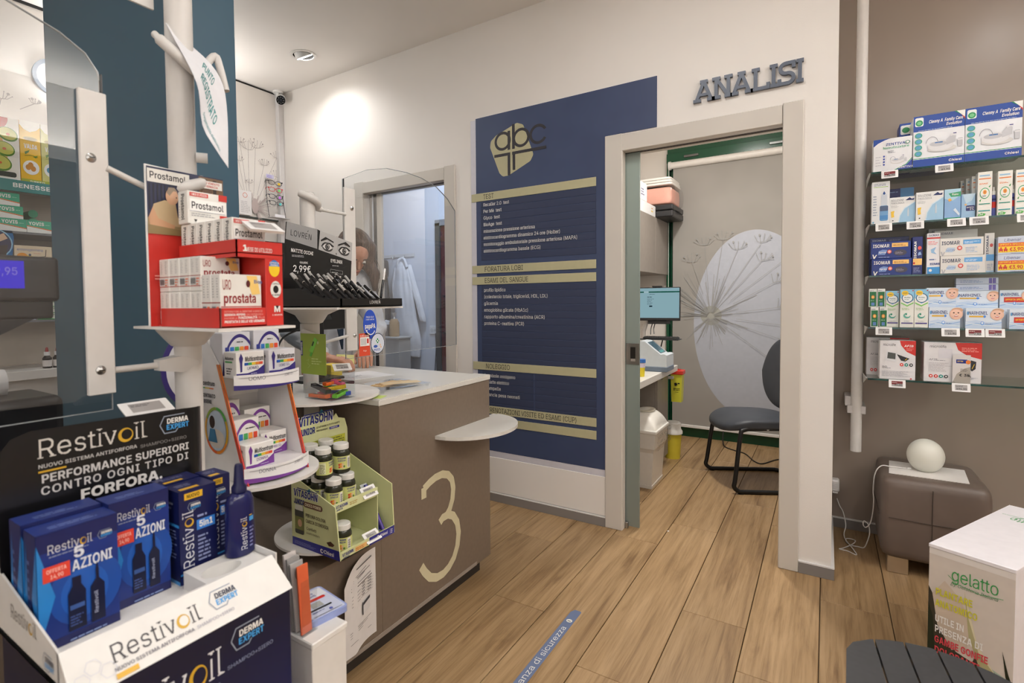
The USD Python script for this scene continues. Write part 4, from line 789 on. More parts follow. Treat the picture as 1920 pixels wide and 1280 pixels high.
# ---------------------------------------------------------------- right foreground: ottoman, globe lamp, carton, slatted stool
LEATHER = mat('taupe_leather', {'g': ('geometry', {}), 'v': ('voronoi_texture', {'scale': 420.0}), 'n': ('noise_texture', {'scale': 9.0, 'detail': 3.0}), 'k': ('rgb_ramp', {'ramp': [(.3, c(104, 91, 82)), (.7, c(112, 98, 89))]}), 'b': ('bump', {'strength': .12, 'distance': .0006}), 'b2': ('bump', {'strength': .25, 'distance': .006}), 'p': ('principled_bsdf', {'roughness': .40})},
              [('g.position', 'v.vector'), ('g.position', 'n.vector'), ('n.fac', 'k.fac'), ('k.color', 'p.base_color'), ('v.distance', 'b.height'), ('n.fac', 'b2.height'), ('b2.normal', 'b.normal'), ('b.normal', 'p.normal')])
OX0, OX1, OY0, OY1, OZ0, OZ1 = .212, .590, 3.055, 3.490, .066, .440
ot = Thing('ottoman', 'taupe leather cube ottoman with stitched seams and metal feet under the glass shelves', 'ottoman', ((OX0 + OX1) / 2, (OY0 + OY1) / 2, 0))
def cushion(x0, x1, y0, y1, z0, z1, bulge):
    """leather block with softly rounded edges"""
    n = 14; g = trimesh.creation.box((2, 2, 2)); 
    for _ in range(4): g = g.subdivide()
    v = g.vertices.copy(); ax = np.abs(v); m_ = ax.max(1, keepdims=True)
    p = 13.0; s_ = (np.abs(v) ** p).sum(1, keepdims=True) ** (1 / p); v = v / s_ * m_
    h = np.array([x1 - x0, y1 - y0, z1 - z0]) / 2; ce = np.array([x1 + x0, y1 + y0, z1 + z0]) / 2
    v[:, 0] *= 1 + bulge * (1 - v[:, 2] ** 2) * 1.0; v[:, 1] *= 1 + bulge * (1 - v[:, 2] ** 2)
    return trimesh.Trimesh(v * h + ce, g.faces, process=False)
zs = .258
ot.part('cushion', MB().add(cushion(OX0 + .006, OX1 - .006, OY0 + .006, OY1 - .004, OZ0, OZ1, .016), c(110, 97, 88), 60), LEATHER)
m = MB().tube([((OX0 + OX1) / 2 - .01, OY0 + .0005, OZ0 + .03 + k * .028) for k in range(12)], .0014, c(70, 60, 54), 6)
m.tube([(OX0 + .03, OY0 - .0002, zs), ((OX0 + OX1) / 2 - .01, OY0 - .0002, zs - .003), (OX1 - .03, OY0 - .0002, zs)], .0014, c(70, 60, 54), 6)
m.tube([(OX0 - .0004, OY0 + .03, zs), (OX0 - .0004, OY1 - .03, zs)], .0014, c(70, 60, 54), 6)
ot.part('seam', m, MATTE)
for x, y in ((OX0 + .03, OY0 + .025), (OX1 - .11, OY0 + .025), (OX0 + .03, OY1 - .10), (OX1 - .11, OY1 - .10)):
    ot.part('foot', MB().box((x, y, 0), (x + .075, y + .075, OZ0 + .01), c(214, 206, 192), .002), METAL, 'satin metal block foot')
sh = Polygon([(.264, 3.36), (.246, 3.125), (.517, 3.122), (.536, 3.352)])
solo('card_sheet', 'white sheet of card on the ottoman under the globe lamp', 'card', MB().prism(sh, at(z=OZ1 - .0005), .003, c(232, 228, 224)), PAPER)
OPAL = mat('opal_glass', {'g': ('geometry', {}), 'n': ('noise_texture', {'scale': 3.0}), 'k': ('rgb_ramp', {'ramp': [(.3, c(222, 224, 208)), (.7, c(232, 230, 216))]}), 'p': ('principled_bsdf', {'roughness': .3, 'subsurface_weight': .5, 'subsurface_radius': (.05, .05, .045), 'subsurface_scale': .4})}, [('g.position', 'n.vector'), ('n.fac', 'k.fac'), ('k.color', 'p.base_color')])
lz = OZ1 + .0026; gl = Thing('globe_lamp', 'unlit white opal glass globe lamp on the ottoman', 'lamp', (.386, 3.245, lz))
R_ = .0775; pr = [(0, .003)] + [(.068 * math.sin(a), .075 - R_ * 1.0 * math.cos(a)) for a in np.linspace(.42, math.pi - .13, 30)] + [(.008, .150), (0, .150)]
pr[0] = (0, .075 - R_ * math.cos(.42)); gl.part('glass_globe', MB().lathe([(r, z - pr[0][1]) for r, z in pr], c(228, 228, 214), (.386, 3.245, lz), 48, 40), OPAL)
gl.part('cord_outlet', MB().cyl((.320, 3.232, lz + .004), (.334, 3.236, lz + .004), .0045, WHITE, 12), PLASTIC)
def spline(P, n=8):
    P = np.asarray(P, float); Q = np.vstack([2 * P[0] - P[1], P, 2 * P[-1] - P[-2]]); out = []
    for i in range(1, len(Q) - 2):
        for k in range(n):
            t = k / n; a, b_, c_, d_ = Q[i - 1:i + 3]
            out.append(.5 * (2 * b_ + (c_ - a) * t + (2 * a - 5 * b_ + 4 * c_ - d_) * t * t + (3 * b_ - a - 3 * c_ + d_) * t ** 3))
    return np.array(out + [P[-1]])
cd = Thing('lamp_cord', 'thin white cord running from the globe lamp down to a tangle on the floor', 'cord', (.12, 3.25, 0))
cb = MB().tube(spline([(.322, 3.233, lz + .003), (.262, 3.222, OZ1 + .007), (.225, 3.215, OZ1 + .007), (.202, 3.21, .41), (.196, 3.22, .33), (.199, 3.225, .27), (.196, 3.235, .20), (.187, 3.24, .15), (.172, 3.25, .125), (.162, 3.25, .135), (.165, 3.25, .155), (.182, 3.25, .14), (.187, 3.25, .10), (.180, 3.26, .055), (.168, 3.28, .012), (.145, 3.30, .003), (.120, 3.30, .003),
                        (.098, 3.33, .004), (.102, 3.38, .004), (.135, 3.37, .006), (.125, 3.31, .008), (.085, 3.24, .004), (.068, 3.22, .003), (.100, 3.215, .003), (.135, 3.19, .003), (.120, 3.25, .010), (.098, 3.33, .010), (.090, 3.39, .02), (.098, 3.44, .05), (.088, 3.49, .10), (.072, 3.52, .125), (.060, 3.525, .16)], 7), .0026, c(230, 226, 222), 7)
cd.part('cable', cb, PLASTIC)
pl = MB().rbox((.034, 3.485, .205), (.070, 3.543, .270), c(232, 228, 226), .010)
for k in range(7): pl.box((.040, 3.4845, .222 + k * .0055), (.064, 3.487, .2245 + k * .0055), c(200, 196, 194))
pl.box((.040, 3.49, .195), (.064, 3.53, .206), c(232, 228, 226), .003)
cd.part('plug_adapter', pl, PLASTIC, 'white ribbed plug adapter in the wall corner')
solo('cable_scrap', 'tiny white scrap lying on the plank floor near the door', 'scrap', MB().box((-.692, 2.975, 0), (-.682, 2.984, .002), WHITE, .0005), PAPER)
# carton with printed leaf picture
gu = np.array([.168, -.087, 0]); GW = np.linalg.norm(gu); gu = gu / GW; gv = np.array([-gu[1], gu[0], 0]); G0 = np.array([.268, 2.134, 0]); GD, GH = .61, .5
gb = Thing('display_carton', 'large white carton printed with a leaf picture and green lettering, behind the black slatted stool', 'carton', G0 + gu * GW / 2 + gv * GD / 2)
Tg = np.eye(4); Tg[:3, 0], Tg[:3, 1], Tg[:3, 3] = gu, gv, G0
m = MB(); bx = MB().box((0, 0, 0), (GW, GD, GH - .002), c(236, 232, 236), .002)
m.raw(np.concatenate(bx.V) @ Tg[:3, :3].T + G0, np.concatenate(bx.F), np.concatenate(bx.N) @ Tg[:3, :3].T, c(236, 232, 236))
gb.part('body', m, CARTON)
m = MB(); bx = MB().box((-.002, -.002, GH - .012), (GW + .002, GD + .002, GH), c(240, 236, 240), .0015)
m.raw(np.concatenate(bx.V) @ Tg[:3, :3].T + G0, np.concatenate(bx.F), np.concatenate(bx.N) @ Tg[:3, :3].T, c(240, 236, 240))
f = Face(m, G0 + gu * GW + gv * GD * .80 + Z * GH, -gu, -gv)
GG = c(60, 160, 84)
f.text('gelatto', .048, .02, .036, GG, 300, fit=.095); f.text('by Gelsteria Italiana', .060, .000, .009, GG, 300, shear=.3); f.poly(Point(.09, .03).buffer(.042).difference(Point(.088, .034).buffer(.042)), GG)
gb.part('lid', m, CARTON)
m = MB(); f = Face(m, G0, gu, Z, .0006)
w, h = GW, GH
f.rect(0, 0, w, h - .0125, c(214, 204, 194)); f.rect(0, h - .030, w, .0175, c(228, 222, 216))
f.poly([(0, 0), (w, 0), (w, .18), (w * .7, .20), (w * .35, .17), (0, .24)], c(172, 190, 172)); f.poly([(0, .37), (w * .10, .33), (w * .16, .27), (w * .35, .2), (w * .55, .19), (w * .62, .24), (w * .9, .14), (w, .14), (w, .10), (0, .10)], c(60, 56, 46))
f.poly([(w * .05, .35), (w * .12, .26), (w * .30, .20), (w * .48, .22), (w * .52, .30), (w * .40, .36), (w * .2, .40)], c(206, 190, 172)); f.poly([(0, .32), (w * .06, .28), (w * .10, .16), (0, .14)], c(26, 40, 26))
f.poly([(w * .44, .39), (w * .50, .34), (w * .60, .25), (w * .82, .18), (w * .92, .12), (w * .80, .14), (w * .62, .19), (w * .50, .26)], c(178, 172, 128)); f.poly([(w * .44, .39), (w * .50, .34), (w * .60, .25), (w * .82, .18), (w * .62, .225), (w * .50, .31)], c(222, 214, 182))
f.poly([(w * .80, .19), (w * .98, .12), (w, .05), (w * .88, .12)], c(40, 96, 46)); f.poly([(w * .88, .26), (w * .95, .20), (w, .17), (w, .14), (w * .92, .19)], c(36, 44, 30)); f.poly([(w * .62, .12), (w * .9, .06), (w * .98, .0), (w * .7, .07)], c(96, 120, 90)); f.line([(w * .5, .15), (w * .8, .08), (w, .02)], .004, c(50, 70, 48))
f.text('gelatto', w * .28, h - .090, .036, GG, 300, fit=w * .55); f.text('by Gelsteria Italiana', w * .27, h - .106, .010, c(60, 120, 80), 300, shear=.3, fit=w * .55); f.line([(w * .24, h - .078), (w * .34, h - .096), (w * .6, h - .104), (w * .88, h - .095)], .0014, GG)
CY_ = c(214, 208, 60)
f.text('PLANTARE', w * .09, h - .150, .021, CY_, 750, fit=w * .45); f.text('ANATOMICO', w * .09, h - .184, .021, CY_, 750, fit=w * .51)
f.text('UTILE IN', w * .09, h - .232, .021, WHITE, 750, fit=w * .36); f.text('PRESENZA DI', w * .09, h - .264, .021, WHITE, 750, fit=w * .58); f.text('GAMBE GONFIE', w * .09, h - .296, .021, c(214, 70, 84), 750, fit=w * .64); f.text('DOLORANTI', w * .09, h - .328, .021, c(214, 70, 84), 750, fit=w * .55)
gb.part('front_print', m, CARTON, 'printed front panel with a leaf and stacked slogans')
# stool
ol = Polygon([(.040, 1.24), (.047, 1.48), (.060, 1.518), (.094, 1.553), (.130, 1.572), (.163, 1.583), (.205, 1.588), (.252, 1.577), (.300, 1.555), (.345, 1.52), (.372, 1.48), (.375, 1.24), (.36, 1.215), (.33, 1.20), (.08, 1.20), (.05, 1.215)]).buffer(-.012).buffer(.012)
BLK = mat('black_powder_coat', {'g': ('geometry', {}), 'n': ('noise_texture', {'scale': 90.0, 'detail': 3.0}), 'k': ('rgb_ramp', {'ramp': [(.3, c(40, 40, 42)), (.7, c(47, 47, 49))]}), 'b': ('bump', {'strength': .1, 'distance': .0005}), 'p': ('principled_bsdf', {'roughness': .5})}, [('g.position', 'n.vector'), ('n.fac', 'k.fac'), ('k.color', 'p.base_color'), ('n.fac', 'b.height'), ('b.normal', 'p.normal')])
sl = Thing('slatted_stool', 'black slatted metal stool at the lower right edge in front of the printed carton', 'stool', (.20, 1.39, 0))
gaps = [((.098, 1.60), (.131, 1.18)), ((.156, 1.60), (.189, 1.18)), ((.214, 1.60), (.247, 1.18)), ((.272, 1.60), (.305, 1.18)), ((.328, 1.60), (.361, 1.18))]
edges = [((-.1, 1.7), (-.1, 1.1))] + gaps + [((.6, 1.7), (.6, 1.1))]
for i in range(len(edges) - 1):
    (a, b_), (c_, d_) = edges[i], edges[i + 1]
    strip = Polygon([a, b_, d_, c_]).buffer(-.0019).intersection(ol)
    if not strip.is_empty: sl.part('slat', MB().prism(strip, at(z=.438), .012, c(44, 44, 46)), BLK)
rim = MB().tube([(x, y, .430) for x, y in list(ol.buffer(-.012).exterior.coords)[:-1]], .008, c(44, 44, 46), 8, closed=True)
for y in (1.30, 1.50): rim.box((.06, y - .012, .426), (.36, y + .012, .438), c(44, 44, 46))
sl.part('seat_frame', rim, BLK)
for (x, y), (x2, y2) in (((.062, 1.50), (.040, 1.545)), ((.352, 1.50), (.385, 1.545)), ((.062, 1.23), (.040, 1.20)), ((.352, 1.23), (.385, 1.20))):
    sl.part('leg', MB().tube([(x, y, .432), ((x + x2) / 2, (y + y2) / 2, .22), (x2, y2, 0)], .010, c(58, 54, 44), 10), BLK)
# floor sticker
fs = MB(); q = Polygon([(-.830, 1.06), (-.830, 1.985), (-.820, 2.008), (-.796, 2.008), (-.792, 2.003), (-.792, 1.06)])
fs.prism(q, at(z=0.0), .0008, c(98, 112, 144)); f = Face(fs, (-.792, 0, .0008), Y, -X)
f.text('distanza di sicurezza', 1.435, .0095, .021, c(222, 222, 216), 330, fit=.445, slab=.06, px=60); f.ell(1.925, .018, .0115, .0115, c(224, 224, 214)); f.ell(1.925, .018, .008, .008, c(98, 112, 144)); f.ell(1.925, .018, .0075, .0075, c(224, 224, 214)); f.rect(1.921, .012, .004, .012, c(60, 60, 60))
solo('floor_sticker', 'blue strip stuck on the floor reading distanza di sicurezza', 'floor sticker', fs, PAPER)
# ---------------------------------------------------------------- counter with the number 3
LAM = mat('taupe_laminate', {'g': ('geometry', {}), 'n': ('noise_texture', {'scale': 60.0, 'detail': 2.0}), 'k': ('rgb_ramp', {'ramp': [(.3, c(116, 102, 88)), (.7, c(121, 107, 93))]}), 'p': ('principled_bsdf', {'roughness': .42})}, [('g.position', 'n.vector'), ('n.fac', 'k.fac'), ('k.color', 'p.base_color')])
TOP = paint('pale_counter_laminate', c(214, 211, 204), .35, .02)
CX0, CX1, CY0, CY1 = -2.05, -1.284, 1.378, 2.122
ct = Thing('pharmacy_counter', 'taupe pharmacy counter with a pale top and a large cream number 3', 'counter', (-1.66, 1.75, 0))
ct.part('body', MB().box((CX0, CY0, .062), (CX1, CY1, .885), c(118, 104, 90), .0015), LAM)
ct.part('countertop', MB().box((CX0 - .01, CY0 - .004, .886), (CX1 + .004, CY1 + .004, .906), c(214, 211, 204), .002), TOP)
ct.part('front_rail', MB().box((CX1 - .085, CY0 - .002, .906), (CX1 + .003, CY1 + .003, .909), c(218, 215, 208), .001), TOP, 'raised front strip of the countertop')
ct.part('bottom_strip', MB().box((CX1 - .002, 1.05, .062), (CX1 + .0015, 2.0, .078), c(150, 140, 130), .0005), PLASTIC)
ct.part('plinth', MB().box((CX0 + .05, 1.10, 0), (CX1 - .03, CY1 - .05, .062), c(46, 40, 34)), MATTE)
ct.part('low_block', MB().box((CX0, 1.05, .062), (CX1, CY0, .42), c(118, 104, 90), .0015), LAM)
m = MB(); f = Face(m, (CX1, 0, 0), Y, Z, .0006)
n3 = union_all([LineString([(1.6225, .482), (1.6225, .525)]).buffer(.0155, cap_style=2), LineString([(1.6225, .520), (1.66, .535), (1.70, .5445), (1.745, .545), (1.785, .532), (1.812, .505), (1.822, .465), (1.815, .42), (1.795, .385), (1.765, .362)]).buffer(.0155, 6, cap_style=2), LineString([(1.725, .352), (1.745, .365), (1.785, .365), (1.82, .348), (1.848, .31), (1.858, .262), (1.848, .21), (1.822, .168), (1.785, .143), (1.745, .132), (1.700, .135), (1.655, .155), (1.622, .190), (1.600, .222)]).buffer(.0165, 6, cap_style=2)])
f.poly(n3.simplify(.0006), c(206, 198, 164)); ct.part('number', m, PAPER, 'large cream number 3')
half = Polygon([(CX1, 1.70)] + [(CX1 + .20 * math.sin(a), 1.95 - .25 * math.cos(a)) for a in np.linspace(0, math.pi, 28)] + [(CX1, 2.20)])
hs = MB().prism(half, at(z=.698), .014, c(212, 208, 201)); hs.box((CX1 - .02, 2.124, .698), (CX1, 2.19, .712), c(212, 208, 201))
ct.part('bag_shelf', hs, TOP, 'pale half-round bag shelf on the counter front')
# sheet hanging on the low block
def warp_sheet(p, d):
    t = np.clip((.17 - p[:, 0]) / .12, 0, 1); off = .0015 + .035 * t ** 2
    P = np.c_[CX1 + off + d, 1.165 + p[:, 0] + 0 * t, .100 + p[:, 1]]
    N = np.array([1.0, .25, 0]); N /= np.linalg.norm(N)
    return P, N
m = MB(); f = Face(m, (0, 0, 0), Y, Z, 0, warp=warp_sheet)
for i in range(12):                                          # the page in narrow strips, so that it can bend
    a, b = .02 + .015 * i - .02, .015 * (i + 1); ta, tb_ = .30 - .06 * max(0, 1 - a / .05) ** 1.5, .30 - .06 * max(0, 1 - b / .05) ** 1.5
    f.tris([[a, .006 * (12 - i) / 12], [b, .006 * (11 - i) / 12], [b, tb_], [a, ta]], [[0, 1, 2], [0, 2, 3]], c(226, 222, 220))
GR = c(110, 108, 110)
for z, x0, x1, w_ in ((.275, .06, .16, .0045), (.255, .05, .13, .002), (.247, .04, .15, .0025), (.24, .04, .12, .002), (.225, .03, .155, .002), (.215, .03, .16, .003)): f.rect(x0, z, x1 - x0, w_, GR)
for k in range(5): f.rect(.09, .165 + .01 * k, .075, .0008, GR); f.rect(.10 + .0 * k, .167 + .01 * k, .018, .003, GR); f.rect(.135, .167 + .01 * k, .02, .003, GR)
for k in range(4): f.rect(.03, .165 + .011 * k, .055, .0018, c(150, 148, 150))
f.poly([(.105, .10), (.145, .108), (.145, .150), (.105, .142)], c(216, 214, 214)); f.poly([(.098, .103), (.105, .10), (.105, .142), (.098, .146)], c(80, 80, 84)); f.poly([(.105, .142), (.145, .150), (.145, .140), (.105, .132)], c(70, 70, 74)); f.ell(.127, .122, .011, .011, c(90, 90, 94))
for z, x0, x1 in ((.082, .02, .15), (.074, .02, .13), (.066, .02, .10), (.045, .02, .06), (.040, .13, .15)): f.rect(x0, z, x1 - x0, .0016, GR)
solo('paper_sheet', 'printed white sheet curling off the low front of the counter below the vitamin display', 'paper sheet', m, PAPER)

# ---------------------------------------------------------------- pole on the counter end, its trays and the acrylic screen
P3 = (-1.545, 1.300); PR = .0275; PWT = c(214, 211, 207)
pl3 = Thing('display_pole', 'white display pole at the near end of counter 3 carrying the eye pencil display', 'display pole', (P3[0], P3[1], .42))
pl3.part('tube', MB().cyl((*P3, .42), (*P3, 1.642), PR, PWT, 32).cyl((*P3, 1.642), (*P3, 1.646), PR - .003, c(190, 186, 182), 32), PLASTIC)
pl3.part('base_disc', MB().cyl((*P3, .42), (*P3, .430), .08, PWT, 36), PLASTIC)
def tray_disc(T_, cx, cy, z, r, name, poly=None, th=.008, label=None):
    sh = poly if poly is not None else Point(cx, cy).buffer(r, 24)
    T_.part(name, MB().prism(sh, at(z=z - th), th, c(226, 223, 218)), PLASTIC, label)
tray_disc(pl3, P3[0] + .03, P3[1] - .0, .924, .225, 'round_tray')
tray_disc(pl3, -1.40, 1.225, .4718, .165, 'lower_tray')
fl_ = MB().lathe([(PR, -.062), (PR + .012, -.058), (PR + .03, -.03), (.105, -.009), (.105, -.008)], PWT, (P3[0] + .01, P3[1], 1.236), 36); fl_.cyl((P3[0], P3[1], 1.10), (P3[0], P3[1], 1.175), PR + .007, PWT, 32)
pl3.part('tray_flange', fl_, PLASTIC)
tray_disc(pl3, 0, 0, 1.2355, 0, 'display_tray', sbox(-1.53, 1.09, -1.175, 1.385), .006)
def screen_arm(T_, pole, z, ydir, yend, zend):
    a = np.linspace(math.pi * .95, -.1, 14) if ydir > 0 else np.linspace(.05 - math.pi, .1, 14)
    pts = [(pole[0] + (PR + .010) * math.sin(t_) * 1.0, pole[1] - ydir * (PR + .010) * math.cos(t_), z + .022 - .040 * i / 13) for i, t_ in enumerate(np.linspace(0.15, math.pi - .15, 14))]
    m_ = MB().tube(pts, .0125, PWT, 12); e = pts[-1]
    m_.tube([e, (pole[0] + .012, pole[1] + ydir * (PR + .028), e[2] - .006)], [.0125, .010], PWT, 12)
    m_.tube([(pole[0] + .012, pole[1] + ydir * (PR + .024), e[2] - .006), (pole[0] + .012, yend, zend)], .0062, PWT, 12)
    T_.part('screen_arm', m_, PLASTIC)
screen_arm(pl3, P3, 1.615, 1, 1.475, 1.59); screen_arm(pl3, P3, 1.125, 1, 1.475, 1.12)
def acrylic(name, label, xp, ya, yb, zl, z0, arc, plate, bolts, notch):
    t = Thing(name, label, 'screen', (xp, (ya + yb) / 2, z0)); T = frame((xp - .003, 0, 0), Y, Z)
    prof = Polygon([(ya, z0), (yb, z0)] + arc)
    t.part('sheet', MB().prism(prof, T, .004, (1, 1, 1)), PLEXI)
    ln = MB()
    ed = [(ya, z0), (yb, z0)] + arc + [(ya, z0)]
    ln.prism(LineString(ed).buffer(.0008, cap_style=2), frame((xp - .0032, 0, 0), Y, Z), .0044, c(150, 154, 156)); t.part('cut_edge', ln, GLOSS, 'grey cut edge of the acrylic')
    t.part('mounting_plate', MB().box((xp + .0015, plate[0], plate[2]), (xp + .012, plate[1], plate[3]), PWT, .0015), PLASTIC, 'white upright mounting plate')
    for y, z in bolts:
        b_ = MB().lathe([(0, .006), (.004, .0055), (.0085, .002), (.009, 0)][::-1], c(190, 190, 188), T=trimesh.transformations.rotation_matrix(math.pi / 2, Y), at=(xp + .012, y, z), seg=18); b_.box((xp + .0172, y - .005, z - .001), (xp + .0185, y + .005, z + .001), c(60, 60, 60))
        t.part('bolt', b_, METAL)
    if notch: t.part('clip', MB().box((xp - .004, notch[0] - .0018, notch[1]), (xp + .004, notch[0] + .0018, notch[2]), c(50, 50, 50)), PLASTIC)
    return t
k = 1.545 / 1.48; zz = lambda z: 1.25 + (z - 1.25) * k
acrylic('counter_screen', 'clear acrylic hygiene screen with an arched top on counter 3, round stickers on its lower left', -1.545, 1.475, 2.236, 0, zz(1.038), [(2.236, zz(1.685)), (2.17, zz(1.735)), (2.08, zz(1.775)), (1.97, zz(1.795)), (1.86, zz(1.800)), (1.73, zz(1.793)), (1.61, zz(1.765)), (1.475, zz(1.707))],
        (1.470, 1.528, zz(1.068), zz(1.675)), [(1.508, zz(1.602)), (1.512, zz(1.125))], (1.4768, zz(1.677), zz(1.707)))
def sticker(name, label, shape, painter, x, col, rim=None):
    m_ = MB().prism(shape, frame((x, 0, 0), Y, Z), .0006, col); painter(Face(m_, (x + .0006, 0, 0), Y, Z)); solo(name, label, 'sticker', m_, CARTON)
SX = -1.545 + .0012; ky = lambda y: y * k
e1 = affinity.translate(affinity.scale(Point(0, 0).buffer(1, 20), .039, .060), 1.610, zz(1.1625))
def pago(f):
    f.text('PAGA QUI', 1.610, 1.186, .0065, WHITE, 600, align='c'); f.text('I TICKET SANITARI', 1.610, 1.176, .0055, WHITE, 500, fit=.05, align='c'); f.text('pagoPA', 1.610, 1.142, .020, WHITE, 800, align='c', fit=.062)
    a = np.linspace(math.pi * 1.05, math.pi * 1.9, 14); f.line([(1.613 + .024 * math.cos(t_), 1.139 + .022 * math.sin(t_)) for t_ in a], .004, WHITE); f.poly([(1.583, 1.136), (1.596, 1.138), (1.588, 1.127)], WHITE)
sticker('payment_sticker', 'blue oval pagoPA sticker on the acrylic screen', e1, pago, SX, c(34, 78, 190))
def satis(f): f.text('satispay', 1.577, 1.110, .010, c(250, 200, 190), 600, align='c', fit=.052); f.rect(1.551, 1.072, .053, .036, WHITE); f.rect(1.555, 1.076, .032, .028, c(208, 206, 204)); f.rect(1.590, 1.082, .010, .02, RED, .003); f.text('Paga', 1.577, 1.050, .006, c(250, 220, 210), 500, align='c')
sticker('payment_sticker', 'small red satispay sticker left of the round health sticker', sbox(1.546, zz(1.041), 1.608, zz(1.129)), satis, SX, c(222, 76, 46))
e3 = affinity.translate(affinity.scale(Point(0, 0).buffer(1, 20), .042, .043), 1.654, zz(1.085))
def health(f):
    f.ell(1.654, zz(1.085), .039, .040, c(214, 220, 232)); f.rect(1.644, 1.085, .018, .007, GRN); f.rect(1.6495, 1.0785, .007, .020, GRN); f.ell(1.653, 1.0885, .004, .004, WHITE); f.ell(1.640, 1.066, .012, .006, c(50, 90, 180)); f.ell(1.668, 1.071, .004, .004, c(236, 190, 150)); f.ell(1.672, 1.062, .004, .004, c(236, 190, 150)); f.bars(1.628, 1.048, .05, .010, 2, c(60, 90, 170))
sticker('health_sticker', 'round white health service sticker with a small green cross on the acrylic screen', e3, health, SX, c(60, 72, 96))

# ---------------------------------------------------------------- eye make-up display on the upper tray
LX0, LX1, LY0, LY1, LZ = -1.518, -1.168, 1.100, 1.373, 1.2365
lv = Thing('makeup_display', 'black counter display of eye pencils with prices and a pair of made-up eyes on its header', 'display', ((LX0 + LX1) / 2, (LY0 + LY1) / 2, LZ))
m = MB().box((LX0, LY0, LZ), (LX1, LY0 + .004, LZ + .025), BLACK).box((LX1 - .004, LY0, LZ), (LX1, LY1, LZ + .025), BLACK).box((LX0, LY1 - .004, LZ), (LX1, LY1, LZ + .025), BLACK).box((LX0, LY0, LZ), (LX1, LY1, LZ + .003), BLACK)
f = Face(m, (LX1, LY0, LZ), Y, Z); f.text('LOVREN', .118, .0085, .0095, WHITE, 400, fit=.05, sp=.06); f.line([(.160, .0195), (.163, .0215)], .0012, WHITE)
lv.part('tray', m, CARTON)
hd = Polygon([(1.146, LZ), (1.458, LZ), (1.476, 1.478), (1.318, 1.508), (1.306, 1.512), (1.174, 1.524)])
m = MB().prism(hd, frame((-1.506, 0, 0), Y, Z), .005, BLACK); f = Face(m, (-1.501, 0, 0), Y, Z)
f.poly([(1.167, 1.466), (1.303, 1.442), (1.306, 1.512), (1.174, 1.524)], c(150, 150, 150)); f.poly([(1.309, 1.440), (1.470, 1.408), (1.476, 1.478), (1.318, 1.508)], c(176, 175, 174))
f.text('LOVREN', 1.186, 1.480, .020, c(36, 36, 38), 400, fit=.094, sp=.06, rot=-6); f.line([(1.260, 1.498), (1.265, 1.503)], .002, c(36, 36, 38))
for x, z, s in ((1.350, 1.452, 1), (1.432, 1.442, -1)):
    f.poly(affinity.rotate(affinity.translate(affinity.scale(Point(0, 0).buffer(1, 12), .026, .016), x, z), -12), c(60, 58, 58)); f.poly(affinity.rotate(Polygon([(x - .026, z), (x - .01, z + .013), (x + .012, z + .012), (x + .026, z + .002), (x + .01, z - .009), (x - .012, z - .009)]), -10), c(206, 204, 202)); f.ell(x, z + .001, .0105, .0105, c(40, 40, 42)); f.ell(x + .001, z + .001, .007, .007, c(120, 118, 116)); f.ell(x, z + .001, .004, .004, BLACK); f.ell(x + .004, z + .005, .002, .002, WHITE)
    f.line([(x - .028, z + .001), (x - .012, z + .0145), (x + .012, z + .0135), (x + .030, z + .003)], .0045, c(20, 20, 22)); f.poly([(x - .030, z + .024), (x - .008 * s, z + .036), (x + .030, z + .022), (x + .030, z + .017), (x, z + .028), (x - .030, z + .018)], c(26, 25, 26))
f.ell(1.391, 1.43, .004, .004, c(120, 118, 116))
f.text('MATITE OCCHI', 1.186, 1.424, .0125, WHITE, 600, fit=.096, rot=-4); f.bars(1.19, 1.408, .075, .008, 2, c(190, 190, 190)); f.text('12,80€', 1.222, 1.386, .0075, WHITE, 400); f.line([(1.22, 1.390), (1.25, 1.389)], .001, WHITE); f.text('2,99€', 1.192, 1.357, .0225, WHITE, 600, fit=.078)
f.text('EYELINER', 1.362, 1.398, .0125, WHITE, 600, fit=.058, rot=-4); f.bars(1.37, 1.384, .04, .006, 1, c(190, 190, 190)); f.line([(1.36, 1.372), (1.42, 1.367), (1.42, 1.355), (1.36, 1.360), (1.36, 1.372)], .0008, c(190, 190, 190)); f.bars(1.368, 1.36, .044, .005, 1, c(190, 190, 190)); f.text('14,80€', 1.380, 1.342, .007, WHITE, 400); f.line([(1.378, 1.346), (1.408, 1.344)], .001, WHITE); f.text('3,99€', 1.357, 1.314, .0225, WHITE, 600, fit=.074)
lv.part('header_card', m, CARTON)
st_ = MB()
for x0, x1, za, zb in ((LX0 + .02, LX0 + .12, .060, .060), (LX0 + .12, LX1 - .02, .060, .008)):
    st_.hull([(x0, LY0 + .02, LZ + .003), (x1, LY0 + .02, LZ + .003), (x0, LY1 - .01, LZ + .003), (x1, LY1 - .01, LZ + .003), (x0, LY0 + .02, LZ + za), (x1, LY0 + .02, LZ + zb), (x0, LY1 - .01, LZ + za), (x1, LY1 - .01, LZ + zb)], c(22, 22, 23))
lv.part('stepped_insert', st_, CARTON)
q = np.random.default_rng(3)
def pencil(a, b, label, body, cap):
    t = Thing('eye_pencil', label, 'eye pencil', a, 'eye pencils fanned out in the black display'); a, b = np.asarray(a), np.asarray(b); d_ = (b - a) / np.linalg.norm(b - a); L_ = np.linalg.norm(b - a)
    t.part('barrel', MB().cyl(a, a + d_ * L_ * .62, .0042, body, 10), GLOSS)
    t.part('cap', MB().cyl(a + d_ * L_ * .62, b, .0047, cap, 10).cyl(a + d_ * L_ * .60, a + d_ * L_ * .625, .0049, c(196, 190, 180), 10), GLOSS)
rowsP = [(LX1 - .060, .014, 'front'), (LX1 - .110, .028, 'second'), (LX1 - .160, .042, 'third'), (LX1 - .210, .056, 'back')]
cnt = 0
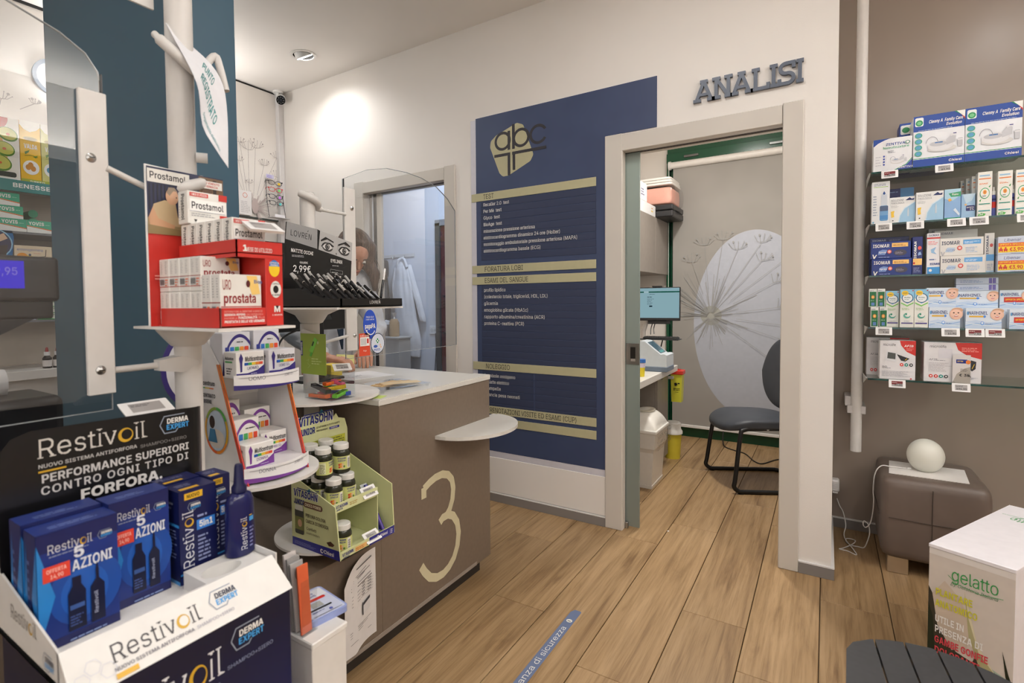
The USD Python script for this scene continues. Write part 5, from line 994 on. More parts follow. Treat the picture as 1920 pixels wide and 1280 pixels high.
ORD = ['first', 'second', 'third', 'fourth', 'fifth', 'sixth', 'seventh', 'eighth']
for ri, (x, dz, rn) in enumerate(rowsP):
    for j in range(8):
        y = LY0 + .030 + j * .0285 + q.uniform(-.003, .003); lean = q.uniform(-.012, .020)
        a = (x, y, LZ + dz + .004); b_ = (x - .070, y + lean, LZ + dz + .058 + q.uniform(-.006, .006))
        sil = ri == 3 or (j + ri) % 3 == 0
        pencil(a, b_, 'eye pencil with a %s cap, %s from the left in the %s row' % ('clear silvery' if sil else 'dark', ORD[j], rn), c(24, 24, 26) if ri < 3 else c(60, 56, 54), c(176, 172, 168) if sil else c(40, 40, 42)); cnt += 1
pencil((-1.20, 1.305, LZ + .028), (-1.245, 1.375, LZ + .125), 'loose eye pencil with a silvery cap leaning out to the right of the display', c(26, 26, 28), c(190, 186, 182))

# ---------------------------------------------------------------- vitamin display on the lower tray
VX0, VX1, VY0, VY1, VZ = -1.412, -1.193, 1.100, 1.347, .4722
LIME, PUR = c(216, 220, 166), c(48, 50, 140)
vd = Thing('vitamin_display', 'pale green cardboard display of children vitamin jars below the counter tray', 'display', ((VX0 + VX1) / 2, (VY0 + VY1) / 2, VZ))
th = .004
sideP = Polygon([(VX0, VZ), (VX1, VZ), (VX1 - .018, VZ + .160), (-1.380, VZ + .215), (VX0, VZ + .212)])
def vname(f, x, z, s):
    f.text('ViTASOHN', x, z, .026 * s, c(244, 244, 236), 900, fit=.118 * s, shear=.08); f.text('ViTASOHN', x + .0015 * s, z + .0012 * s, .0235 * s, c(38, 48, 130), 850, fit=.114 * s, shear=.08); f.poly([(x + .066 * s, z + .024 * s), (x + .078 * s, z + .036 * s), (x + .086 * s, z + .026 * s)], c(40, 130, 150)); f.line([(x + .02 * s, z + .0285 * s), (x + .115 * s, z + .0285 * s)], .0025 * s, c(38, 48, 130))
    f.text('JUNIOR', x + .003 * s, z - .023 * s, .017 * s, c(38, 48, 130), 800, fit=.052 * s)
m = MB().prism(sideP, frame((0, VY0 + th, 0), X, Z), th, LIME); f = Face(m, (0, VY0, 0), X, Z)
f.poly([(VX0, VZ), (VX1, VZ), (VX1 - .0035, VZ + .030), (VX0, VZ + .026)], PUR); vname(f, -1.404, VZ + .160, 1.0); f.poly(LineString([(-1.345, VZ + .143), (-1.275, VZ + .143)]).buffer(.009), c(110, 78, 60)); f.text('CHOCO POWER', -1.348, VZ + .138, .010, c(240, 230, 200), 800, fit=.075)
f.text('PER UNA GOLOSA', -1.345, VZ + .104, .0105, c(90, 76, 60), 600, fit=.092); f.text('CARICA DI ENERGIA', -1.345, VZ + .086, .0105, c(90, 76, 60), 600, fit=.105); f.text('Confetti', -1.342, VZ + .064, .009, c(90, 76, 60), 500); f.text('AL GUSTO CIOCCOLATO', -1.342, VZ + .051, .0055, c(90, 76, 60), 500, fit=.062); f.poly([(-1.25, VZ + .045), (-1.232, VZ + .052), (-1.215, VZ + .045), (-1.222, VZ + .038), (-1.24, VZ + .036)], c(84, 56, 40))
f.rect(-1.396, VZ + .042, .042, .080, c(72, 76, 70), .006); f.rect(-1.394, VZ + .118, .038, .018, c(214, 214, 206), .003); f.rect(-1.3955, VZ + .056, .041, .042, c(130, 134, 80)); f.ell(-1.372, VZ + .078, .010, .012, c(200, 160, 130)); f.bars(-1.400, VZ + .008, .11, .012, 3, c(120, 124, 190)); f.text('Chiesi', -1.262, VZ + .008, .012, WHITE, 700, fit=.045); f.poly(Point(-1.271, VZ + .0135).buffer(.007).difference(Point(-1.269, VZ + .0135).buffer(.004)), WHITE)
vd.part('side_panel', m, CARTON, 'left side panel printed with the jar and slogans')
vd.part('side_panel', MB().prism(Polygon([(VX0, VZ), (VX1, VZ), (VX1 - .008, VZ + .165), (-1.400, VZ + .240), (VX0, VZ + .240)]), frame((0, VY1, 0), X, Z), th, LIME), CARTON)
bk = Polygon([(VY0, VZ), (VY1, VZ), (VY1, .800), (1.335, .838), (1.305, .846), (1.295, .862), (1.280, .850), (1.272, .872), (1.14, .866), (VY0, .868)])
m = MB().prism(bk, frame((VX0 - .002, 0, 0), Y, Z), .003, LIME); f = Face(m, (VX0 + .001, 0, 0), Y, Z); f.rect(VY0, .74, .235, .045, c(196, 200, 70)); vname(f, 1.128, .842, 1.30)
f.text('LE VITAMINE A TUTTO GUSTO', 1.205, .826, .006, c(90, 90, 70), 600, fit=.105); f.text('PER BAMBINI', 1.205, .814, .006, c(90, 90, 70), 600, fit=.05); f.rect(1.262, .812, .045, .008, PUR, .002); f.text('GOMMOSE', 1.266, .814, .0045, WHITE, 600); f.bars(1.24, .75, .09, .035, 4, c(120, 124, 60)); f.rect(1.135, .764, .04, .022, c(90, 110, 70), .006)
vd.part('back_panel', m, CARTON, 'header with the name in blue letters')
vd.part('floor_panel', MB().box((VX0, VY0 + th, VZ), (VX1, VY1 - th, VZ + .003), LIME), CARTON)
m = MB().box((VX1 - .003, VY0 + th, VZ), (VX1, VY1 - th, VZ + .026), LIME); f = Face(m, (VX1, VY0, VZ), Y, Z); f.rect(.125, 0, .120, .026, PUR); f.text('Chiesi', .175, .009, .010, WHITE, 700, fit=.036); f.poly(Point(.165, .0135).buffer(.006).difference(Point(.167, .0135).buffer(.0035)), WHITE); f.rect(.222, .004, .0006, .018, WHITE); f.bars(.226, .005, .012, .016, 3, WHITE)
f.text('ViTASOHN', .008, .010, .010, c(38, 48, 130), 800, fit=.046); f.text('JUNIOR', .010, .003, .005, c(38, 48, 130), 700); f.rect(.062, .006, .05, .014, c(236, 190, 120)); f.bars(.064, .008, .045, .010, 2, c(190, 110, 50)); vd.part('front_lip', m, CARTON)
MS = .610
m = MB().box((VX0 + .001, VY0 + th, MS - .003), (-1.222, 1.298, MS), LIME).box((-1.225, VY0 + th, MS), (-1.222, 1.298, MS + .026), LIME).box((VX0 + .001, 1.295, VZ + .003), (-1.222, 1.298, MS), LIME); f = Face(m, (-1.222, VY0, MS), Y, Z); f.text('ViTASOHN', .012, .010, .010, c(38, 48, 130), 800, fit=.05); f.text('JUNIOR', .014, .003, .005, c(38, 48, 130), 700); f.bars(.07, .006, .05, .012, 2, c(190, 160, 90))
vd.part('jar_shelf', m, CARTON)
def jar_proto(x, y, z, label, amber=False):
    t = Thing('vitamin_jar', label, 'jar', (x, y, z), 'vitamin jars in the pale green display'); R = .0285
    t.part('glass_body', MB().lathe([(0, .001), (R - .004, 0), (R, .004), (R, .064), (R - .003, .072), (.0225, .076), (.0225, .080), (0, .080)], c(46, 48, 36) if not amber else c(170, 96, 40), (x, y, z), 26), GLOSS)
    q_ = np.linspace(-2.6, 1.2, 25); V, F_ = [], []
    for i, a_ in enumerate(q_):
        V += [(x + (R + .0004) * math.cos(a_), y + (R + .0004) * math.sin(a_), z + .014), (x + (R + .0004) * math.cos(a_), y + (R + .0004) * math.sin(a_), z + .056)]
        if i: F_.append([2 * i - 2, 2 * i, 2 * i + 1]); F_.append([2 * i - 2, 2 * i + 1, 2 * i - 1])
    nn = np.repeat(np.c_[np.cos(q_), np.sin(q_), 0 * q_], 2, 0); lb = MB().raw(V, F_, nn, c(206, 210, 130))
    def wr(p, d): a_ = p[:, 0] / R - 0.75; r_ = R + .0004 + d; return np.c_[x + r_ * np.cos(a_), y + r_ * np.sin(a_), z + p[:, 1]], np.c_[np.cos(a_), np.sin(a_), 0 * a_]
    f_ = Face(lb, (0, 0, 0), Y, Z, .0002, .0001, warp=wr); f_.text('ViTASOHN', -.012, .047, .0058, c(38, 48, 130), 800, fit=.027); f_.text('JUNIOR', -.011, .040, .0046, c(38, 48, 130), 700)
    for k_ in range(7): f_.ell(-.006 + .005 * (k_ % 4), .022 + .008 * (k_ // 4) + .002 * (k_ % 2), .0032, .0036, [c(214, 70, 50), c(236, 150, 50), c(230, 190, 160), c(90, 130, 60)][k_ % 4], 10)
    f_.rect(.019, .018, .012, .036, c(236, 234, 226)); f_.d += .0001
    for k_ in range(9): f_.rect(.0215, .0205 + .0034 * k_, .0075, .0019 if k_ % 2 else .0011, BLACK)
    f_.rect(-.040, .018, .018, .034, c(226, 228, 190)); f_.bars(-.039, .02, .016, .03, 7, c(130, 130, 90))
    t.part('paper_label', lb, PAPER)
    t.part('lid', MB().lathe([(.0245, .076), (.0250, .077), (.0250, .091), (.0235, .093), (0, .093)], c(228, 226, 220), (x, y, z), 30), PLASTIC)
    return t
JH = .0932
j0 = jar_proto(-1.258, 1.138, MS + .0002, 'vitamin jar with white lid at the front left of the lower layer')
for x, y, z, la, rz in ((-1.265, 1.200, MS, 'vitamin jar with white lid at the front right of the lower layer', 25), (-1.320, 1.135, MS, 'second vitamin jar from the front along the left panel, lower layer', -30), (-1.380, 1.136, MS, 'rearmost vitamin jar along the left panel, lower layer', 10), (-1.330, 1.200, MS, 'vitamin jar in the middle behind, lower layer', 40), (-1.385, 1.262, MS, 'vitamin jar at the back right, lower layer', 0),
                        (-1.292, 1.128, MS + JH, 'vitamin jar turned to show its barcode, front left of the top layer', 60), (-1.288, 1.200, MS + JH, 'vitamin jar with a colourful label, front right of the top layer', 0), (-1.362, 1.136, MS + JH, 'vitamin jar behind on the left of the top layer', 15), (-1.365, 1.205, MS + JH, 'vitamin jar at the back of the top layer, mostly lid in view', -20),
                        (-1.228, 1.144, VZ + .003, 'single vitamin jar on the floor of the display behind the front lip', -10)):
    j0.copy((x, y, z + .0002), la, rz)
jar_proto(-1.305, 1.155, VZ + .0032, 'amber vitamin jar in the shade below the jar shelf', True)
# leaflets and the blister with the pen
m = MB().box((-1.40, 1.300, VZ + .003), (-1.386, 1.338, VZ + .16), WHITE)
for k in range(4): m.hull([(-1.385 + .02 * k, 1.301, VZ + .0035), (-1.383 + .02 * k, 1.301, VZ + .0035), (-1.40 + .02 * k, 1.301, VZ + .15 - .012 * k), (-1.398 + .02 * k, 1.301, VZ + .15 - .012 * k), (-1.385 + .02 * k, 1.325, VZ + .0035), (-1.383 + .02 * k, 1.325, VZ + .0035), (-1.40 + .02 * k, 1.325, VZ + .15 - .012 * k), (-1.398 + .02 * k, 1.325, VZ + .15 - .012 * k)], c(228, 226, 220))
solo('leaflet_stack', 'white leaflets standing in the right compartment of the vitamin display', 'leaflets', m, PAPER)
pn = Thing('pen_blister', 'clear blister holding a white and purple pen in the vitamin display', 'blister pack', (-1.25, 1.325, VZ + .003))
a, b_ = np.array([-1.222, 1.320, VZ + .012]), np.array([-1.300, 1.320, VZ + .150]); d_ = b_ - a
pn.part('pen', MB().cyl(a, a + d_ * .35, .007, c(74, 52, 150), 14).cyl(a + d_ * .35, a + d_ * .92, .0062, WHITE, 14).cyl(a + d_ * .92, b_, .0066, PUR, 14), GLOSS)
pn.part('backing_card', MB().hull([a + (-.012, -.016, -.004), a + (-.012, .016, -.004), b_ + (-.012, -.016, 0), b_ + (-.012, .016, 0), a + (-.010, -.016, -.004), a + (-.010, .016, -.004), b_ + (-.010, -.016, 0), b_ + (-.010, .016, 0)], c(210, 214, 216)).hull([a + (-.0095, -.016, .0), a + (-.0095, .016, .0), a + (-.0095, -.016, 0) + d_ * .22, a + (-.0095, .016, 0) + d_ * .22, a + (-.009, -.016, 0) + d_ * .22], PUR), CARTON)
pn.part('blister', MB().hull([a + (.010, -.014, 0), a + (.010, .014, 0), b_ + (.010, -.014, -.008), b_ + (.010, .014, -.008), a + (-.009, -.016, 0), a + (-.009, .016, 0), b_ + (-.009, -.016, 0), b_ + (-.009, .016, 0)], (1, 1, 1)), CLEAR)
price_tag((-1.214, 1.262, MS + .006), 'white electronic price tag on the jar shelf of the vitamin display', 40, False, '9,90', .066, .038, 90)
price_tag((-1.186, 1.245, VZ + .010), 'white electronic price tag on the front lip of the vitamin display', 48, False, '9,90', .066, .038, 90)

# ---------------------------------------------------------------- on the round tray: pen pot and highlighter box
TZ = .9242
px_, py_ = -1.600, 1.215
pp = Thing('pen_pot', 'dark wire mesh pen pot left of the highlighter box', 'pen pot', (px_, py_, TZ))
m = MB(); 
for k in range(40):
    a_ = k * 2 * math.pi / 40
    for s in (-1, 1): m.tube([(px_ + .036 * math.cos(a_ + s * t_ * 1.1), py_ + .036 * math.sin(a_ + s * t_ * 1.1), TZ + .002 + .096 * t_) for t_ in np.linspace(0, 1, 9)], .0008, c(52, 50, 52), 4, caps=False)
pp.part('mesh', m, METAL)
m = MB().lathe([(0, 0), (.037, 0), (.037, .004), (0, .004)], c(40, 40, 42), (px_, py_, TZ), 32)
m.tube([(px_ + .036 * math.cos(a_), py_ + .036 * math.sin(a_), TZ + .099) for a_ in np.linspace(0, 2 * math.pi, 33)[:-1]], .002, c(44, 44, 46), 6, closed=True); pp.part('rim', m, METAL)
for i, (cl, nm, x, y, tx, ty, h_) in enumerate(((c(214, 60, 40), 'red', .012, -.006, .022, .004, .125), (c(40, 90, 90), 'dark green', -.010, -.014, -.02, -.016, .118), (c(30, 40, 70), 'navy', .0, .012, .004, .026, .12), (c(190, 190, 196), 'silver', -.014, .008, -.028, .012, .115), (c(120, 40, 40), 'dark red', .018, .012, .028, .022, .105))):
    a = np.array([px_ - x * .6, py_ - y * .6, TZ + .006]); b_ = np.array([px_ + tx, py_ + ty, TZ + h_])
    t = Thing('pen', f'{nm} pen standing in the mesh pen pot', 'pen', a); d_ = b_ - a
    t.part('barrel', MB().cyl(a, a + d_ * .8, .0048, cl, 12), GLOSS); t.part('cap', MB().cyl(a + d_ * .8, b_, .0054, tuple(v * .8 for v in cl), 12), GLOSS)
HX0, HX1, HY0, HY1 = -1.467, -1.335, 1.205, 1.315
hb = Thing('highlighter_box', 'clear acrylic box of highlighters with a green header card', 'display box', ((HX0 + HX1) / 2, (HY0 + HY1) / 2, TZ))
m = MB(); w_ = .0025
for a, b_ in (((HX0, HY0, TZ), (HX1, HY0 + w_, TZ + .045)), ((HX0, HY1 - w_, TZ), (HX1, HY1, TZ + .098)), ((HX1 - w_, HY0 + w_, TZ), (HX1, HY1 - w_, TZ + .098)), ((HX0, HY0 + w_, TZ), (HX0 + w_, HY1 - w_, TZ + .098)), ((HX0 + w_, HY0 + w_, TZ), (HX1 - w_, HY1 - w_, TZ + .0025))): m.box(a, b_, (1, 1, 1))
hb.part('acrylic_walls', m, PLEXI)
m = MB().box((HX0 - .012, HY0 - .002, TZ + .085), (HX1 - .020, HY0, TZ + .222), c(142, 164, 58)); f = Face(m, (HX0 - .012, HY0 - .002, TZ + .085), X, Z)
f.rect(0, .062, .011, .050, c(30, 40, 110)); f.text('GRAFOS', .0085, .065, .007, WHITE, 700, rot=90, fit=.042); f.poly(affinity.rotate(sbox(.056, .070, .074, .125), -30), c(120, 196, 70)); f.poly(affinity.rotate(sbox(.048, .060, .058, .075), -30), c(90, 170, 60)); f.poly(affinity.rotate(sbox(.060, .095, .066, .112), -30), c(40, 60, 40)); f.ell(.088, .108, .004, .005, c(190, 210, 150)); f.bars(.055, .035, .05, .024, 3, c(190, 206, 130)); f.line([(.03, .045), (.042, .050), (.036, .035), (.048, .030), (.035, .02)], .001, c(170, 196, 110))
hb.part('header_card', m, CARTON, 'green header card picturing a highlighter')
hlc = [(c(240, 110, 40), 'orange'), (c(240, 208, 40), 'yellow'), (c(120, 210, 60), 'green'), (c(232, 80, 130), 'pink'), (c(60, 100, 200), 'blue')]
def marker(a, b_, cl, label, cap=None):
    a, b_ = np.asarray(a, float), np.asarray(b_, float); d_ = (b_ - a) / np.linalg.norm(b_ - a); L_ = np.linalg.norm(b_ - a); s = np.cross(d_, Z); s /= np.linalg.norm(s); u_ = np.cross(s, d_)
    t = Thing('highlighter', label, 'highlighter', a, None)
    def slab(t0, t1, w0, h0, cl_): 
        P = [a + d_ * L_ * t_ + s * sx * w0 + u_ * sz * h0 for t_ in (t0, t1) for sx in (-1, 1) for sz in (-1, 1)]; P += [a + d_ * L_ * t_ + s * sx * w0 * 1.15 for t_ in (t0 + .02, t1 - .02) for sx in (-1, 1)]
        return MB().hull(P, cl_)
    t.part('barrel', slab(0, .62, .0095, .0055, cl), GLOSS); t.part('cap', slab(.62, 1, .0105, .0065, cap or tuple(v * .9 for v in cl)), GLOSS); t.part('logo_print', slab(.18, .45, .005, .0060, c(40, 40, 44)), GLOSS)
yy0, xx0 = HY0 + .014, HX0 + .012
for (a, b_, ci, la) in (((xx0, yy0 + .002, TZ + .010), (xx0 + .085, yy0 + .004, TZ + .012), 0, 'orange highlighter lying at the front left of the clear box'), ((HX1 - .015, yy0 + .030, TZ + .011), (HX0 + .02, yy0 + .036, TZ + .010), 3, 'pink highlighter lying on the floor of the clear box'), ((HX1 - .012, yy0 + .012, TZ + .012), (HX1 - .03, yy0 + .078, TZ + .020), 2, 'green highlighter along the right wall of the clear box'),
                        ((xx0 + .02, HY1 - .018, TZ + .012), (HX1 - .012, HY1 - .020, TZ + .014), 4, 'blue highlighter along the back wall of the clear box'), ((xx0 + .03, yy0 + .018, TZ + .028), (HX1 - .012, yy0 + .060, TZ + .040), 1, 'yellow highlighter lying slanted on the others in the clear box'), ((xx0 + .004, yy0 + .07, TZ + .030), (xx0 + .08, yy0 + .052, TZ + .034), 2, 'second green highlighter lying across the back of the clear box'),
                        ((HX1 - .03, yy0 + .07, TZ + .044), (xx0 + .045, yy0 + .062, TZ + .054), 3, 'second pink highlighter on top of the pile in the clear box'), ((xx0 + .05, yy0 + .020, TZ + .048), (xx0 + .052, yy0 + .085, TZ + .052), 0, 'second orange highlighter pointing to the back on top of the pile')):
    marker(a, b_, hlc[ci][0], la)
marker((xx0 + .002, yy0 + .012, TZ + .044), (HX1 - .035, yy0 + .006, TZ + .028), c(34, 34, 38), 'black marker lying slanted across the front of the clear box', c(26, 26, 28))
price_tag((HX1 - .004, HY0 + .060, TZ + .098), 'white electronic price tag on the rim of the clear highlighter box', 62, False, '1,90', .062, .040, 60)
# ---------------------------------------------------------------- lying on counter 3
CZ = .9062
m = MB().prism(affinity.rotate(sbox(-1.92, 1.62, -1.70, 1.93), -14), at(z=CZ), .0012, c(232, 231, 232)); f = Face(m, (-1.75, 1.60, CZ + .0012), Y, -X); f.bars(.02, .02, .20, .13, 9, c(180, 180, 186))
solo('paper_sheets', 'white sheets of paper lying on the counter top behind the acrylic screen', 'papers', m, PAPER)
tr = Thing('coin_tray', 'clear acrylic change tray with a wood-coloured insert at the counter edge', 'tray', (-1.45, 1.58, CZ + .003))
Tt = at(-1.43, 1.60, CZ + .003, trimesh.transformations.rotation_matrix(math.radians(-6), Z)[:3, :3])
m = MB(); bx = trimesh.creation.box((.20, .27, .006)); bx.apply_translation((0, 0, .010)); bx.apply_transform(Tt); m.add(bx, (1, 1, 1))
for x, y in ((-.09, -.12), (.09, -.12), (-.09, .12), (.09, .12)): q_ = trimesh.creation.cylinder(.007, .007, sections=14); q_.apply_translation((x, y, .0035)); q_.apply_transform(Tt); m.add(q_, (1, 1, 1))
tr.part('acrylic_plate', m, PLEXI)
m = MB(); 
for k in range(4): bx = trimesh.creation.box((.055, .16, .0012)); bx.apply_transform(trimesh.transformations.rotation_matrix(.25 - .22 * k, Z)); bx.apply_translation((-.02 + .014 * k, .0 + .012 * k, .0138 + .0013 * k)); bx.apply_transform(Tt); m.add(bx, [c(206, 172, 120), c(214, 186, 140), c(190, 152, 100), c(222, 200, 160)][k])
tr.part('card_insert', m, PAPER, kind='stuff')
ph = Thing('payment_terminal', 'flat black handset lying on the counter behind the highlighter box', 'handset', (-1.66, 1.52, CZ + .0015)); 
ph.part('body', MB().rbox((-1.70, 1.44, CZ + .0015), (-1.625, 1.60, CZ + .016), c(22, 22, 24), .006), GLOSS); ph.part('screen', MB().box((-1.695, 1.455, CZ + .0159), (-1.63, 1.585, CZ + .0165), c(50, 48, 52)), GLOSS)
sg = MB().prism(affinity.rotate(sbox(-1.345, 1.385, -1.300, 1.445), 20), at(z=.9092), .0006, c(196, 214, 110)); solo('sticky_note', 'pale green sticky note at the counter corner beside the round tray', 'sticky note', sg, PAPER)
# monitor of counter 3, seen from behind
mo = Thing('computer_monitor', 'black computer monitor seen from behind on counter 3', 'monitor', (-1.86, 1.55, CZ))
mo.part('housing', MB().rbox((-1.885, 1.332, 1.128), (-1.850, 1.772, 1.500), c(18, 18, 19), .008).hull([(-1.852, 1.42, 1.17), (-1.852, 1.69, 1.17), (-1.852, 1.42, 1.46), (-1.852, 1.69, 1.46), (-1.828, 1.46, 1.20), (-1.828, 1.65, 1.20), (-1.828, 1.46, 1.42), (-1.828, 1.65, 1.42)], c(20, 20, 21)), PLASTIC)
m = MB(); 
for k in range(9): m.box((-1.8275, 1.50, 1.36 + .006 * k), (-1.8268, 1.61, 1.3625 + .006 * k), c(8, 8, 8))
mo.part('vent', m, MATTE, kind='stuff'); mo.part('screen', MB().box((-1.8858, 1.345, 1.145), (-1.8853, 1.76, 1.49), c(40, 46, 56)), GLOSS)
mo.part('stand', MB().box((-1.862, 1.57, CZ), (-1.835, 1.625, 1.25), c(20, 20, 21), .004).rbox((-1.95, 1.49, CZ), (-1.79, 1.70, CZ + .012), c(20, 20, 21), .005), PLASTIC)
cb = MB().tube(spline([(-1.80, 1.325, CZ + .003), (-1.815, 1.335, 1.02), (-1.84, 1.350, 1.115)]), .006, c(20, 20, 21), 8).tube(spline([(-1.81, 1.34, 1.03), (-1.81, 1.38, 1.105), (-1.82, 1.46, 1.135), (-1.826, 1.52, 1.15)]), .004, c(20, 20, 21), 8); cb.cyl((-1.808, 1.332, .97), (-1.812, 1.338, 1.035), .0085, c(24, 24, 25), 14)
solo('scanner_cable', 'black cable looping up to the back of the computer monitor', 'cable', cb, PLASTIC)
# ---------------------------------------------------------------- near counter, its pole and screen
P1 = (-1.150, .630)
c2 = Thing('pharmacy_counter', 'taupe counter nearest the camera, hidden behind the shampoo floor stand', 'counter', (-1.7, .0, 0))
c2.part('body', MB().box((-2.05, -.60, .062), (-1.20, .50, .885), c(118, 104, 90), .0015), LAM)
c2.part('countertop', MB().box((-2.06, -.604, .886), (-1.19, .504, .906), c(214, 211, 204), .002), TOP)
c2.part('plinth', MB().box((-2.0, -.55, 0), (-1.23, .45, .062), c(46, 40, 34)), MATTE)
pl1 = Thing('display_pole', 'white display pole in the left foreground carrying the red display, rising to the ceiling', 'display pole', (P1[0], P1[1], 0))
pl1.part('tube', MB().cyl((*P1, 0), (*P1, ZC - .001), PR, PWT, 36), PLASTIC)
pl1.part('base_disc', MB().cyl((*P1, 0), (*P1, .012), .13, PWT, 40), PLASTIC)
fl_ = MB().lathe([(PR, -.040), (PR + .006, -.038), (PR + .020, -.022), (.062, -.004), (.062, -.003)], PWT, (*P1, 1.199), 36)
pl1.part('tray_flange', fl_, PLASTIC)
tray_disc(pl1, 0, 0, 1.2055, 0, 'display_tray', sbox(-1.185, .535, -.875, .70).difference(Point(*P1).buffer(PR - .001)), .005)
tray_disc(pl1, 0, 0, .8165, 0, 'lower_tray', Point(-1.235, .845).buffer(.165, 24), .008, 'white round lower tray')
pl1.part('tray_arm', MB().tube([(P1[0], P1[1] + PR - .004, .80), (-1.20, .72, .802), (-1.235, .84, .804)], .012, PWT, 10), PLASTIC)
screen_arm(pl1, P1, 1.500, -1, .475, 1.512)
m = MB().hull([(P1[0] - .012, P1[1] - PR - .040, 1.112), (P1[0] + .012, P1[1] - PR - .040, 1.112), (P1[0] - .012, P1[1] - PR - .040, 1.134), (P1[0] + .012, P1[1] - PR - .040, 1.134), (P1[0] - .018, P1[1] - PR + .004, 1.105), (P1[0] + .022, P1[1] - PR + .004, 1.105), (P1[0] - .018, P1[1] - PR + .004, 1.14), (P1[0] + .022, P1[1] - PR + .004, 1.14), (P1[0] + .030, P1[1] + .006, 1.12), (P1[0] + .030, P1[1] + .006, 1.128)], PWT)
m.tube([(P1[0], .475, 1.122), (P1[0], P1[1] - PR - .036, 1.123)], .0065, PWT, 12); pl1.part('screen_arm', m, PLASTIC)
pl1.part('clip_arm', MB().tube(spline([(-1.158, .583, 1.812), (-1.133, .590, 1.788), (-1.109, .606, 1.762), (-1.106, .634, 1.745), (-1.118, .662, 1.742)], 5), [.0075] * 3 + [.0115] * 18, PWT, 12), PLASTIC)
pl1.part('clip_arm', MB().tube(spline([(-1.122, .661, 1.752), (-1.150, .690, 1.785), (-1.152, .714, 1.812), (-1.146, .722, 1.785), (-1.136, .728, 1.735)], 5), .0085, PWT, 12), PLASTIC)
pl1.part('cap_knob', MB().cyl((P1[0] + .018, P1[1] + .020, 1.568), (P1[0] + .030, P1[1] + .040, 1.568), .011, PWT, 16), PLASTIC)
acrylic('counter_screen', 'clear acrylic hygiene screen at the left edge in front of the teal column', -1.150, -.25, .476, 0, 1.046, [(.476, 1.668), (.470, 1.694), (.450, 1.722), (.41, 1.745), (.33, 1.770), (.20, 1.785), (.05, 1.785), (-.10, 1.765), (-.25, 1.70)],
        (.432, .479, 1.079, 1.652), [(.449, 1.526), (.453, 1.126)], (.4745, 1.655, 1.69))
# hanging sheet of paper and small sign board
def ruled(L_, R_, nu=3, nv=12):
    A, B = spline(L_, 3), spline(R_, 3); V, F_ = [], []
    for i in range(len(A)):
        for j in range(nu): V.append(A[i] + (B[i] - A[i]) * j / (nu - 1))
    for i in range(len(A) - 1):
        for j in range(nu - 1): a = i * nu + j; F_ += [[a, a + 1, a + nu + 1], [a, a + nu + 1, a + nu]]
    return np.array(V), np.array(F_)
LL = [(-1.142, .598, 1.836), (-1.072, .607, 1.732), (-1.037, .605, 1.675), (-1.020, .601, 1.603), (-1.007, .620, 1.558), (-1.003, .642, 1.527)]
RR = [(-1.143, .602, 1.836), (-1.146, .645, 1.817), (-1.141, .696, 1.786), (-1.118, .710, 1.738), (-1.081, .695, 1.656), (-1.005, .645, 1.525)]
V, F_ = ruled(LL, RR, 5); m = MB(); tm = trimesh.Trimesh(V, F_, process=False); n_ = tm.vertex_normals
m.raw(V + n_ * .0003, F_, n_, c(228, 228, 232)); m.raw(V - n_ * .0003, F_[:, ::-1], -n_, c(228, 228, 232))
AA, BB = spline(LL, 30), spline(RR, 30)
def pagewarp(p, d):
    t = np.clip(p[:, 1], 0, 1) * (len(AA) - 1); i = np.clip(t.astype(int), 0, len(AA) - 2); fr = (t - i)[:, None]
    a = AA[i] * (1 - fr) + AA[i + 1] * fr; b = BB[i] * (1 - fr) + BB[i + 1] * fr
    P = a + (b - a) * p[:, :1]; N = np.cross(b - a, AA[i + 1] - AA[i]); N /= np.linalg.norm(N, axis=1, keepdims=True) + 1e-9
    sgn = np.sign((N * (EYE - P)).sum(1, keepdims=True)); N = N * sgn
    return P + N * (d + .0008), N
f = Face(m, (0, 0, 0), Y, Z, .0, .0001, warp=pagewarp)
def dtext(t_, x, y, h, fit, col, wt=600):                    # text running down the page
    g = Face(MB(), (0, 0, 0), X, Y, 0); g.text(t_, 0, 0, 1.0, col, wt, fit=fit / h)
    v = np.concatenate(g.mb.V)[:, :2]; tri = np.concatenate(g.mb.F); f.d += .0001
    P, N = pagewarp(np.c_[x + v[:, 1] * h, y + v[:, 0] * h], f.d); m.raw(P, tri, N, col)
TEAL = c(60, 150, 150)
dtext('PUNTO', .60, .34, .20, .16, TEAL); dtext('REGISTRATO', .28, .36, .20, .34, TEAL); dtext('pagamento elettronico', .08, .55, .07, .30, c(120, 170, 175), 500)
solo('paper_sheet', 'curled white sheet with teal lettering clipped to the foreground pole', 'paper sheet', m, PAPER)
hs_ = Thing('hanging_sign', 'small white sign board on the foreground pole at the top edge of the picture', 'sign', (-1.20, .55, 1.879))
m = MB().box((-1.198, .40, 1.879), (-1.192, .601, 2.06), c(222, 220, 216), .001); f = Face(m, (-1.192, .40, 1.879), Y, Z); f.poly([(.183, .018), (.196, .026), (.196, .075), (.165, .055), (.172, .04)], c(150, 146, 142)); hs_.part('board', m, PLASTIC); hs_.part('bracket', MB().box((-1.192, .585, 1.95), (-1.170, .615, 1.98), c(200, 198, 194), .002), PLASTIC)

